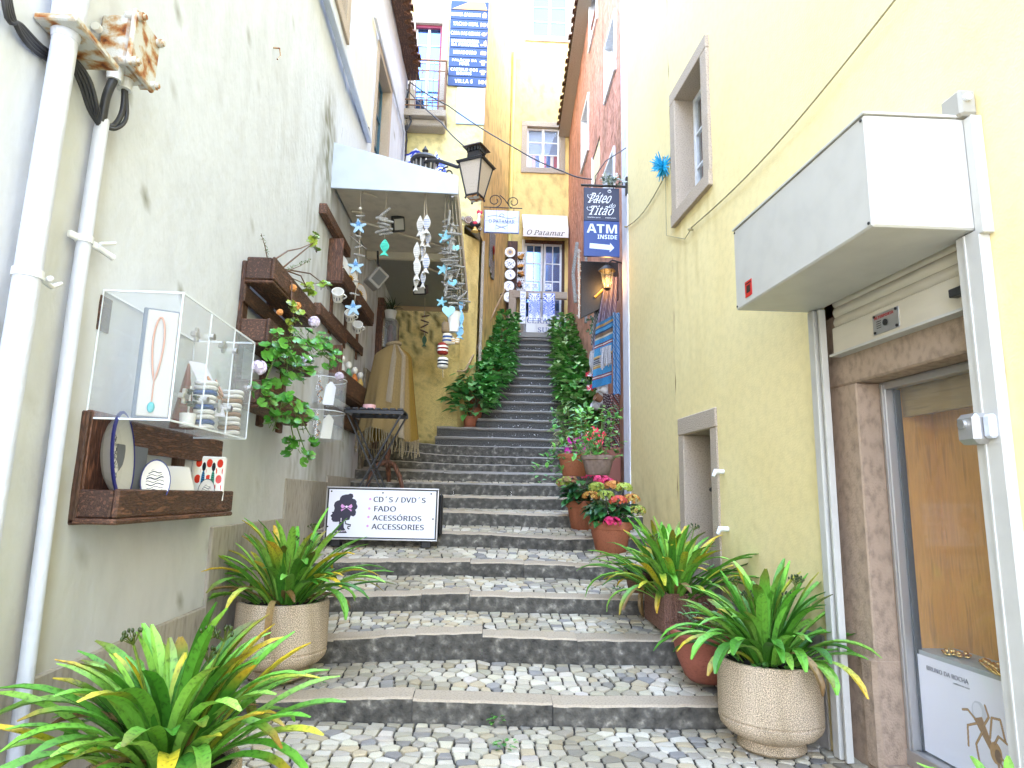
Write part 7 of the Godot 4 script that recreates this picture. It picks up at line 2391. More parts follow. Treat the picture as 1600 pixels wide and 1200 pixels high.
func right_goods() -> void:
	# double sign on its bracket
	var t := thing("hanging_sign", "navy hanging sign with white script and a blue cash machine board below", "sign", Vector3(1.5, 4.67, -8.3))
	var m := MB.new()
	m.span(Vector3(1.24, 5.19, -8.33), Vector3(1.735, 5.68, -8.29), 0.004)
	ob("navy_board", m, mat(K(0.014, 0.018, 0.055), 0.4), t)
	m = MB.new()
	m.span(Vector3(1.24, 4.67, -8.33), Vector3(1.735, 5.186, -8.29), 0.004)
	ob("blue_board", m, mat(K(0.012, 0.045, 0.21), 0.4), t)
	m = MB.new()
	m.tube([Vector3(1.2, 5.72, -8.31), Vector3(1.86, 5.72, -8.31)], 0.018, 8)
	m.tube([Vector3(1.3, 5.72, -8.31), Vector3(1.3, 5.66, -8.31)], 0.008, 5)
	m.tube([Vector3(1.66, 5.72, -8.31), Vector3(1.66, 5.66, -8.31)], 0.008, 5)
	m.span(Vector3(1.83, 5.6, -8.34), Vector3(1.86, 5.86, -8.28))
	m.tube([Vector3(1.4, 5.72, -8.31), Vector3(1.4, 5.86, -8.31), Vector3(1.55, 6.1, -8.31), Vector3(1.85, 6.32, -8.31)], 0.007, 5)
	ob("iron_bracket", m, M.iron, t)
	m = MB.new()
	m.col = K(0.72, 0.74, 0.8)
	var zf := -8.2885
	m.text("Páteo", serif, Vector3(1.475, 5.53, zf), FZ, 0.3, 0.16, 0.002, 0.45)
	m.text("do", serif, Vector3(1.64, 5.42, zf), FZ, 0.085, 0.065, 0.002, 0.45)
	m.text("Titão", serif, Vector3(1.49, 5.345, zf), FZ, 0.34, 0.14, 0.002, 0.45)
	m.text("SINTRA 2014        PORTUGAL", sans, Vector3(1.49, 5.235, zf), FZ, 0.4, 0.014, 0.002)
	for q in [[1.345, 5.55, 0.055, 2.6, 1.0], [1.325, 5.365, 0.045, 2.4, 1.0], [1.6, 5.63, 0.03, 1.0, 1.2]]:   # the looped flourishes of the script
		var p := []
		for k in 26:
			var a: float = q[3] + TAU * q[4] * k / 25.0
			p.append(Vector3(q[0] + cos(a) * q[2] * (1.0 - 0.02 * k), q[1] + sin(a) * q[2] * 0.8 * (1.0 - 0.02 * k), zf))
		m.tube(p, 0.0045, 5)
	m.tube([Vector3(1.3, 5.46, zf), Vector3(1.38, 5.5, zf), Vector3(1.5, 5.475, zf), Vector3(1.58, 5.47, zf)], 0.005, 5)
	ob("script_lettering", m, M.paint, t)
	m = MB.new()
	m.col = K(0.62, 0.7, 0.9)
	m.text("ATM", bold, Vector3(1.49, 5.075, zf), FZ, 0.42, 0.13, 0.002)
	m.text("INSIDE", bold, Vector3(1.565, 4.955, zf), FZ, 0.27, 0.062, 0.002)
	m.prism(PackedVector2Array([Vector2(-0.17, 0.036), Vector2(0.11, 0.036), Vector2(0.11, 0.068), Vector2(0.17, 0), Vector2(0.11, -0.068), Vector2(0.11, -0.036), Vector2(-0.17, -0.036)]), Vector3(1.49, 4.81, zf), Basis(Vector3(0, 0, 1), -0.06), 0.002)
	ob("cash_lettering", m, M.paint, t)
	t = thing("garland", "frosted grey green artificial garland on top of the sign bracket", "garland", Vector3(1.66, 5.75, -8.3))
	m = MB.new()
	for k in 90:
		var c := lin(["8a9684", "b4bcae", "5a6654"][k % 3])
		m.leaf(Vector3(rr(1.5, 1.8), rr(5.72, 5.86), rr(-8.36, -8.24)), Vector3(rr(-1, 1), rr(-0.2, 1.2), rr(-1, 1)), Vector3(0, 0.5, 1), rr(0.06, 0.1), 0.03, c, c * 1.2, 0.2)
	ob("sprigs", m, M.leafy, t)
	# black shutter with studs and fairy lights
	t = thing("black_shutter", "black studded wooden shutter swung out below the sign", "shutter", Vector3(1.55, 4.0, -9.0))
	m = MB.new()
	m.hull8([Vector3(1.3, 3.98, -9.02), Vector3(1.86, 4.28, -9.02), Vector3(1.3, 4.86, -9.02), Vector3(1.86, 4.86, -9.02), Vector3(1.3, 3.98, -8.98), Vector3(1.86, 4.28, -8.98), Vector3(1.3, 4.86, -8.98), Vector3(1.86, 4.86, -8.98)], 0.006)
	ob("shutter_leaf", m, mat(K(0.022, 0.016, 0.012), 0.5, M.wood0.albedo_texture, Vector3(4, 4, 4)), t)
	for x in [1.285, 1.27]:
		m = MB.new()
		m.col = K(0.6, 0.6, 0.56)
		for k in 30: m.ball(Vector3(x + rr(-0.015, 0.012), 4.0 + k * 0.035, -8.99 + rr(-0.05, 0.03)), Vector3(0.011, 0.011, 0.011), 5, 4)
		m.tube([Vector3(x, 3.98, -8.99), Vector3(x - 0.01, 5.05, -8.99)], 0.006, 4)
		ob("bead_string", m, M.paint, t)
	m = MB.new()
	m.bar(Vector3(1.2, 4.7, -9.1), Vector3(1.26, 5.2, -9.1), 0.03, 0.05, 0.006)
	m.bar(Vector3(1.2, 4.7, -9.1), Vector3(1.24, 4.25, -9.1), 0.03, 0.05, 0.006)
	ob("pale_trim", m, M.drift, t)
	# lit wall lantern
	t = thing("wall_lantern", "small lit black wall lantern glowing below the cash machine sign", "lantern", Vector3(1.64, 4.4, -8.75))
	var o := Vector3(1.645, 4.5, -8.75)
	for k in 6:
		m = MB.new()
		var a := TAU * k / 6.0
		m.bar(o + Vector3(cos(a) * 0.05, -0.13, sin(a) * 0.05), o + Vector3(cos(a) * 0.1, 0.13, sin(a) * 0.1), 0.008, 0.008)
		ob("frame_bar", m, M.iron, t)
		m = MB.new()
		var b := TAU * (k + 1) / 6.0
		m.quad(o + Vector3(cos(b) * 0.095, 0.125, sin(b) * 0.095), o + Vector3(cos(a) * 0.095, 0.125, sin(a) * 0.095), o + Vector3(cos(a) * 0.047, -0.125, sin(a) * 0.047), o + Vector3(cos(b) * 0.047, -0.125, sin(b) * 0.047))
		ob("pane", m, M.glass, t)
	m = MB.new()
	m.lathe([Vector2(0.13, 0.13), Vector2(0.12, 0.15), Vector2(0.05, 0.21), Vector2(0.02, 0.22), Vector2(0.02, 0.26), Vector2(0.0, 0.27)], o, 6)
	m.lathe([Vector2(0.0, -0.17), Vector2(0.02, -0.16), Vector2(0.055, -0.13), Vector2(0.0, -0.128)], o, 6)
	m.tube([o + Vector3(0, 0.24, 0), o + Vector3(0.08, 0.3, 0), o + Vector3(0.22, 0.26, 0)], 0.012, 6)
	ob("cap", m, M.iron, t)
	var bm := StandardMaterial3D.new()
	bm.albedo_color = Color(1, 0.85, 0.5)
	bm.emission_enabled = true
	bm.emission = Color(1.0, 0.72, 0.32)
	bm.emission_energy_multiplier = 3.0
	m = MB.new()
	m.ball(o + Vector3(0, -0.02, 0), Vector3(0.028, 0.05, 0.028), 10, 8)
	ob("lamp_bulb", m, bm, t)
	var om := OmniLight3D.new()
	om.name = "lantern_light"
	om.light_color = Color(1.0, 0.75, 0.4)
	om.light_energy = 0.35
	om.omni_range = 8.0
	om.omni_attenuation = 2.0
	om.light_size = 0.05
	om.shadow_enabled = true
	t.add_child(om)
	om.position = o + Vector3(0, -0.02, 0) - t.position
	# textiles
	t = thing("grey_shawl", "mauve grey woven shawl with white fringe on a wooden hanger", "shawl", Vector3(1.65, 3.6, -8.95))
	m = MB.new()
	m.grid(26, 30, func(s, v): return Vector3(lerpf(lerpf(1.66, 1.44, v), lerpf(1.84, 1.80, v), s) , lerpf(4.62, 3.55, v) - 0.28 * (1.0 - s) * v * 0.4, -8.9 + 0.035 * sin(s * 22.0) * (0.3 + v) - 0.05 * s), func(s, v): return lin("7c6a88").lerp(lin("d8d0dc"), 0.55 if int(v * 60.0 + s * 30.0) % 3 == 0 else 0.08))
	ob("cloth", m, M.knit, t)
	m = MB.new()
	for k in 46:
		m.col = lin("e6e2e4") * rr(0.85, 1.1)
		var p := Vector3(lerpf(1.43, 1.72, k / 45.0), 3.47 + 0.10 * k / 45.0, -8.88 + rr(-0.02, 0.02))
		m.tube([p, p + Vector3(-0.01, -0.1, 0), p + Vector3(rr(-0.04, 0.01), -rr(0.2, 0.34), 0.01)], 0.009, 4, false)
	tag(ob("fringe", m, M.knit, t), "", "", "", "stuff")
	m = MB.new()
	m.tube([Vector3(1.5, 4.3, -8.96), Vector3(1.62, 4.42, -8.96), Vector3(1.76, 4.56, -8.96)], 0.018, 6)
	ob("hanger", m, M.pine, t)
	t = thing("dark_scarf", "black and white checked scarf hanging behind the mauve shawl", "scarf", Vector3(1.5, 3.7, -9.05))
	m = MB.new()
	m.grid(8, 26, func(s, v): return Vector3(lerpf(1.46, 1.58, s) + 0.07 * (1.0 - v), lerpf(4.3, 3.6, v), -9.06 + 0.02 * sin(s * 12.0)), func(s, v): return K(0.03, 0.03, 0.03) if (int(s * 8) + int(v * 26)) % 2 else K(0.5, 0.5, 0.48))
	ob("cloth", m, M.knit, t)
	t = thing("blue_blanket", "bright blue striped blanket with red and cream bands hung on the wall", "blanket", Vector3(1.65, 2.8, -8.9))
	var bands := [[0.05, "4a8fc0"], [0.09, "c8a060"], [0.11, "2f6a9c"], [0.16, "57a8d8"], [0.19, "20486c"], [0.24, "8a7058"], [0.27, "e0d8c0"], [0.34, "4a9fd4"], [0.36, "7a1c28"], [0.375, "e6e0d4"], [0.395, "a02838"], [0.42, "4aa0d4"], [0.52, "57aada"], [0.54, "e0c890"], [0.56, "c8a060"], [0.58, "303c50"], [0.595, "b0b4b8"], [0.61, "303c50"], [0.625, "c0c0c0"], [0.64, "303c50"], [0.655, "c8c4bc"], [0.67, "303c50"], [0.69, "e0c890"], [0.71, "c09858"], [0.82, "4fa4d8"], [0.84, "8a2030"], [0.855, "e8e2d8"], [0.88, "a02838"], [1.0, "3f94cc"]]
	m = MB.new()
	m.grid(20, 110, func(s, v): return Vector3(lerpf(1.5, 1.76, s) - 0.06 * v + 0.03 * s * v, lerpf(3.86, 2.92, v) + 0.16 * s * (1.0 - 0.4 * v), -8.84 - 0.06 * s + 0.015 * sin(s * 9.0)), func(_s, v): return stripes(bands, v))
	ob("striped_side", m, M.knit, t)
	m = MB.new()
	m.grid(10, 60, func(s, v): return Vector3(lerpf(1.755, 1.86, s), lerpf(4.06, 2.85, v), -8.9 + 0.015 * sin(s * 9.0)), func(s, v): return lin("2f86c8").lerp(lin("c8dcec"), 0.7 if (int(s * 10) * 7 + int(v * 60) * 3) % 5 < 2 else 0.0))
	ob("knotted_side", m, M.knit, t)
	t = thing("woven_rug", "dark red, black and white woven rug hanging lowest beside the corner", "rug", Vector3(1.75, 1.9, -8.9))
	m = MB.new()
	m.grid(18, 60, func(s, v): return Vector3(lerpf(1.6, 1.84, s), lerpf(2.86, 2.02, v), -8.86 + 0.04 * sin(s * 16.0)), func(s, v):
		var k := (int(s * 18) * 5 + int(v * 60) * (3 if s > 0.5 else 2)) % 11
		return lin("3a1418") if k < 4 else (lin("d8ccc4") if k < 6 else (lin("d06a50") if k < 8 and s > 0.4 else lin("50242a"))))
	ob("cloth", m, M.knit, t)
	for k in 3:
		var f := thing("hanging_cup", "%s cup dangling on the string by the rug" % ["brown clay", "white glazed", "grey clay"][k], "cup", [Vector3(1.589, 2.816, -9), Vector3(1.626, 2.947, -9), Vector3(1.542, 2.748, -9.05)][k])
		m = MB.new()
		m.lathe([Vector2(0.0, -0.06), Vector2(0.05, -0.05), Vector2(0.065, 0.05), Vector2(0.055, 0.05), Vector2(0.0, -0.04)], [Vector3(1.561, 2.815, -9), Vector3(1.626, 2.947, -9), Vector3(1.523, 2.71, -9.05)][k], 12, Basis(Vector3(0.3, 0, 1).normalized(), 1.1))
		m.col = K(1, 1, 1)
		ob("cup_body", m, [mat(K(0.22, 0.1, 0.05), 0.5), M.ceramic, mat(K(0.4, 0.38, 0.36), 0.6)][k], f)
	t = thing("flower_garland", "small red and white artificial flowers hung on the terracotta wall", "flowers", Vector3(1.502, 3.148, -9.2))
	for q in [Vector3(1.454, 3.185, -9.2), Vector3(1.558, 3.035, -9.2), Vector3(1.473, 2.995, -9.2), Vector3(1.511, 3.206, -9.2)]:
		m = MB.new()
		for k in 12:
			var c := lin("d83a4a") if k % 3 else lin("f0e4e4")
			m.leaf(q, Vector3(rr(-1, 1), rr(-1, 1), rr(0, 0.7)), Vector3(0, 0.3, 1), 0.06, 0.045, c, c * 1.1, 0.2)
		ob("flower", m, M.petal, t)
	m = MB.new()
	for k in 40: m.leaf(Vector3(1.505, 3.095, -9.22) + Vector3(rr(-0.12, 0.12), rr(-0.14, 0.16), 0), Vector3(rr(-1, 1), rr(-1, 1), 0.4), Vector3(0, 0.2, 1), 0.07, 0.03, lin("2c4a30"), lin("4a6a44"))
	ob("foliage", m, M.leafy, t)
	t = thing("tassel", "ochre straw tassel hanging above the red flowers", "tassel", Vector3(1.532, 3.321, -9.1))
	m = MB.new()
	for k in 22: m.tube([Vector3(1.56, 3.417, -9.1), Vector3(1.513, 3.225, -9.1) + Vector3(rr(-0.07, 0.05), rr(-0.02, 0.02), rr(-0.03, 0.03))], 0.006, 4)
	m.col = lin("c89a48")
	ob("straw", m, mat(K(0.5, 0.34, 0.12), 0.9), t)
	t = thing("hanging_fern", "small dark trailing plant hanging under the black shutter", "plant", Vector3(1.541, 3.962, -9.15))
	m = MB.new()
	for k in 60: m.leaf(Vector3(1.541, 4.09, -9.15).lerp(Vector3(1.512, 3.766, -9.15), rng.randf()) + Vector3(rr(-0.08, 0.08), 0, rr(-0.05, 0.05)), Vector3(rr(-1, 1), rr(-1, 0.4), rr(-0.3, 1)), Vector3(0, 0.4, 1), 0.07, 0.035, lin("3a5a34"), lin("5c7a50"))
	ob("foliage", m, M.leafy, t)

func tile_print(w: int, h: int, sd: int, kind: String) -> Image:
	var im := canvas(w, h, Color("e6eaf6"))
	var bl := Color("3a56b4")
	if kind == "spray":
		spray(im, Vector2(w * 0.5, h * 0.93), h * 0.82, bl, sd)
		spray(im, Vector2(w * 0.4, h * 0.93), h * 0.6, Color("5f7ccc"), sd + 1)
		spray(im, Vector2(w * 0.6, h * 0.93), h * 0.6, Color("5f7ccc"), sd + 2)
		stroke(im, [Vector2(2, 2), Vector2(w - 3, 2), Vector2(w - 3, h - 3), Vector2(2, h - 3), Vector2(2, 2)], 1.0, bl)
	else:
		for i in 4:
			scroll(im, Vector2(w * (0.3 + 0.4 * (i % 2)), h * (0.3 + 0.4 * (i / 2))), w * 0.2, 1.3, i * PI / 2, 1.6, bl, 1.0 if i % 2 else -1.0)
		dot(im, Vector2(w / 2.0, h / 2.0), w * 0.08, bl)
	return im

func picture(t: Node, called: String, a: Vector3, b: Vector3, im: Image, th := 0.012) -> void:   # a printed tile facing +z between two corners
	var m := MB.new()
	m.col = Color(0.8, 0.8, 0.84)
	m.span(Vector3(a.x, a.y, a.z - th), Vector3(b.x, b.y, a.z), 0.002)
	var o := ob(called, m, M.ceramic, t)
	m = MB.new()
	var e := 0.004
	m.quad(Vector3(a.x + e, maxf(a.y, b.y) - e, a.z + 0.002), Vector3(b.x - e, maxf(a.y, b.y) - e, a.z + 0.002), Vector3(b.x - e, minf(a.y, b.y) + e, a.z + 0.002), Vector3(a.x + e, minf(a.y, b.y) + e, a.z + 0.002))
	ob("glaze", m, printed(im, 0.2), o)

func far_shop() -> void:
	# double door of the ceramics shop
	var t := thing("glazed_door", "white glazed double door at the top of the stairs", "door", BP(1.3, 5.5))
	for q in [[0.82, 1.295], [1.315, 1.79]]:
		var lf := Node3D.new()
		lf.name = numbered("door_leaf", t)
		t.add_child(lf, true)
		lf.position = BP((q[0] + q[1]) / 2, 5.5) - t.position
		var m := MB.new()
		wbox(m, BP, q[0], q[0] + 0.055, 5.5, 7.94, -0.1, -0.05, 0.004); wbox(m, BP, q[1] - 0.055, q[1], 5.5, 7.94, -0.1, -0.05, 0.004)
		for y in [5.5, 7.88]: wbox(m, BP, q[0] + 0.055, q[1] - 0.055, y, y + (0.06 if y > 6 else 0.45), -0.1, -0.05, 0.004)
		ob("leaf_frame", m, M.whitepaint, lf)
		var bar := func(a: float, b: float, c: float, d: float) -> void: part("glazing_bar", BP, a, b, c, d, -0.088, -0.055, M.whitepaint, lf)
		bar.call((q[0] + q[1]) / 2 - 0.014, (q[0] + q[1]) / 2 + 0.014, 5.95, 7.88)
		for k in range(1, 4):
			for h in 2: bar.call(q[0] + 0.055 + h * 0.197, q[0] + 0.223 + h * 0.197, 5.95 + k * 0.4825 - 0.014, 5.95 + k * 0.4825 + 0.014)
		for r in 4:
			for k in 2:
				var a: float = q[0] + 0.055 + k * 0.1825
				part("pane", BP, a, a + 0.1825, 5.95 + r * 0.4825, 5.95 + (r + 1) * 0.4825, -0.078, -0.072, M.sky_tint_pane, lf)
	part("frame_jamb", BP, 0.74, 0.818, 5.4, 8.02, -0.14, 0.01, M.cream2, t, 0.004)
	part("frame_jamb", BP, 1.792, 1.86, 5.4, 8.02, -0.14, 0.01, M.wood2, t, 0.004)
	part("frame_head", BP, 0.74, 1.86, 7.945, 8.02, -0.14, 0.0, M.woody1, t, 0.004)
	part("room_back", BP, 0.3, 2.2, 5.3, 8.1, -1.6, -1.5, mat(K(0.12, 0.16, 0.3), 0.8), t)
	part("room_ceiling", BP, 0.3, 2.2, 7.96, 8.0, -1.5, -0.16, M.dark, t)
	# awning
	t = thing("door_awning", "small cream awning with black italic lettering over the glazed door", "awning", BP(1.3, 8.1))
	var m := MB.new()
	var z0 := -15.79
	var z1 := -15.35
	m.hull8([Vector3(0.72, 8.5, z0), Vector3(1.92, 8.5, z0), Vector3(0.72, 8.72, z0), Vector3(1.92, 8.72, z0), Vector3(0.74, 8.12, z1), Vector3(1.9, 8.12, z1), Vector3(0.74, 8.16, z1), Vector3(1.9, 8.16, z1)], 0.004)
	ob("slope", m, mat(K(0.8, 0.75, 0.66), 0.9), t)
	m = MB.new()
	m.span(Vector3(0.74, 7.92, z1 - 0.01), Vector3(1.9, 8.15, z1 + 0.012), 0.004)
	ob("valance", m, mat(K(0.8, 0.76, 0.7), 0.9), t)
	m = MB.new()
	m.col = K(0.03, 0.02, 0.02)
	m.text("O Patamar", serif, Vector3(1.32, 8.03, z1 + 0.014), FZ, 0.95, 0.13, 0.003, 0.35)
	ob("lettering", m, M.paint, t)
	# tile panels leaning in front of the door
	for q in [[Vector3(0.908, 6.421, -15.3), Vector3(1.206, 5.688, -15.3), "left tile panel with painted sprig", 11], [Vector3(1.26, 6.433, -15.3), Vector3(1.572, 5.7, -15.3), "right tile panel with painted bouquet", 21]]:
		t = thing("painted_tile", "blue and white %s in front of the door" % q[2], "tile", q[0])
		picture(t, "tile_slab", Vector3(q[0].x, q[0].y, -15.3), Vector3(q[1].x, q[1].y, -15.3), tile_print(96, 200, q[3], "spray"))
	for q in [[820, 829], [832, 843], [852, 864]]:
		t = thing("ornament_tile", "small blue scroll tile on top of the board, %s" % ("leftmost" if q[0] == 820 else ("middle" if q[0] == 832 else "rightmost")), "tile", Vector3(1.2, 6.6, -15.32))
		var a := Vector3(0.78 + (q[0] - 820) * 0.0165, 6.52, -15.33)
		picture(t, "tile_slab", a, a + Vector3(0.17, 0.16, 0), tile_print(64, 64, q[0], "scroll"))
	for y in [5.62, 5.9, 6.18]:
		t = thing("border_tile", "blue scroll border tile in the column left of the ceramics board, %s" % ("lowest" if y < 5.7 else ("middle" if y < 6 else "top")), "tile", Vector3(0.78, y, -15.3))
		picture(t, "tile_slab", Vector3(0.70, y, -15.31), Vector3(0.84, y + 0.27, -15.31), tile_print(64, 110, int(y * 10), "scroll"))
	t = thing("ceramics_board", "white tiled board with blue capitals at the foot of the door", "sign", Vector3(1.3, 5.4, -15.3))
	for k in 4:
		m = MB.new()
		m.col = K(0.8, 0.8, 0.83)
		m.span(Vector3(0.86 + k * 0.25, 5.4, -15.32), Vector3(1.105 + k * 0.25, 5.8, -15.3), 0.003)
		ob("tile", m, M.ceramic, t)
	m = MB.new()
	m.col = lin("2a3c80")
	m.text("CERAMI", serif, Vector3(1.27, 5.7, -15.297), FZ, 0.78, 0.135, 0.003)
	m.text("SUI", serif, Vector3(1.3, 5.47, -15.297), FZ, 0.3, 0.12, 0.003)
	ob("lettering", m, M.paint, t)
	t = thing("display_bench", "weathered grey wooden bench board carrying the tiles", "bench", Vector3(1.2, 5.3, -15.4))
	m = MB.new()
	m.span(Vector3(0.42, 5.3, -15.42), Vector3(0.6, 6.5, -15.36), 0.006)
	ob("post", m, M.stone_grey, t)
	m = MB.new()
	m.span(Vector3(0.5, 6.3, -15.45), Vector3(1.88, 6.48, -15.34), 0.006)
	ob("top_board", m, M.stone_grey, t)
	# post with plates and the spotted board
	t = thing("timber_post", "dark timber post carrying five painted plates", "post", Vector3(0.5, 5.3, -15.5))
	m = MB.new()
	m.span(Vector3(0.36, 5.3, -15.55), Vector3(0.62, 7.85, -15.5), 0.01)
	ob("post_shaft", m, M.woody2, t)
	var i := 0
	for q in [[Vector3(0.424, 7.502, -15.4), "highest plate on the post, sunflower pattern", "sun"], [Vector3(0.431, 7.195, -15.4), "second plate from the top of the post, reddish", "bloom"], [Vector3(0.437, 6.907, -15.4), "third plate from the top of the post, blue", "blue"], [Vector3(0.412, 6.603, -15.4), "fourth plate from the top of the post, white rim", "blue"], [Vector3(0.418, 6.319, -15.4), "lowest plate on the post, white rim", "blue"]]:
		var d := thing("wall_plate", q[1], "plate", q[0])
		dish(d, q[0], facing(0), 0.14, 0.14, 0.03, lin("3a2620") if i < 3 else lin("6a6470"), glaze(60 + i, q[2]), "dish_body", false)
		i += 1
	t = thing("spotted_board", "white perforated board with hanging ceramic fruit left of the door", "board", Vector3(0.684, 6.935, -15.5))
	m = MB.new()
	m.span(Vector3(0.62, 6.42, -15.62), Vector3(0.8, 7.6, -15.6))
	ob("panel", m, M.whitepaint, t)
	m = MB.new()
	for r in 16:
		for k in 3: m.disc(Vector3(0.645 + k * 0.06 + (0.03 if r % 2 else 0.0), 6.47 + r * 0.072, -15.598), Vector2(0.014, 0.014), FZ, 0.003, 8)
	ob("punched_hole", m, M.black, t)
	for q in [[7.45, "c08a40", "topmost"], [7.2, "d89a40", "second"], [7.0, "b87a30", "third"], [6.72, "8a4a30", "fourth"], [6.52, "6a7a40", "lowest"]]:
		var d := thing("ceramic_fruit", "%s of the painted ceramic fruit on the spotted board" % q[2], "ornament", Vector3(0.72, q[0], -15.55))
		m = MB.new()
		m.col = lin(q[1])
		for k in 5: m.ball(Vector3(0.7 + rr(-0.05, 0.06), q[0] + rr(-0.05, 0.05), -15.56), Vector3(0.045, 0.04, 0.035), 8, 5)
		ob("fruit", m, M.paint, d)
		m = MB.new()
		m.col = lin("2c2018")
		m.ball(Vector3(0.7, q[0] - 0.05, -15.57), Vector3(0.07, 0.035, 0.03), 8, 5)
		ob("basket", m, M.paint, d)
	# carved driftwood board on the side wall
	t = thing("carved_plank", "whitewashed jagged driftwood board with a painted red fish on it", "wall decoration", SP(-13.2, 6.0))
	for k in 5:
		m = MB.new()
		var z := -12.95 - k * 0.13
		wbox(m, SP, z - 0.055, z + 0.055, 6.05 + rr(-0.16, 0.16) + 0.04 * k, 7.05 + rr(-0.08, 0.12), 0.01, 0.04 + 0.012 * (k % 2), 0.006)
		ob("plank", m, M.drift, t)
	m = MB.new()
	m.col = lin("b83a28")
	m.ball(SP(-13.1, 6.62, 0.07), Vector3(0.03, 0.1, 0.13), 10, 6)
	m.col = lin("e8c060")
	m.ball(SP(-13.2, 6.5, 0.06), Vector3(0.02, 0.08, 0.1), 8, 5)
	ob("painted_fish", m, M.paint, t)
	# handrail
	t = thing("handrail", "thin wooden handrail climbing the yellow side wall", "handrail", SP(-12.2, 3.4))
	m = MB.new()
	m.tube([Vector3(-0.612, 3.67, -11.7), Vector3(-0.458, 3.675, -11.7), Vector3(-0.416, 3.784, -11.75), SP(-14.9, 6.35, 0.09)], [0.018, 0.02, 0.022, 0.022], 8)
	ob("rail", m, mat(K(0.45, 0.3, 0.16), 0.5), t)
	for z in [-12.6, -13.7, -14.7]:
		m = MB.new()
		var f = (z + 11.75) / (-14.9 + 11.75)
		var p := Vector3(-0.416, 3.784, -11.75).lerp(SP(-14.9, 6.35, 0.09), f)
		m.tube([p, SP(z, p.y - 0.05, 0.0)], 0.012, 6)
		ob("bracket", m, M.iron, t)

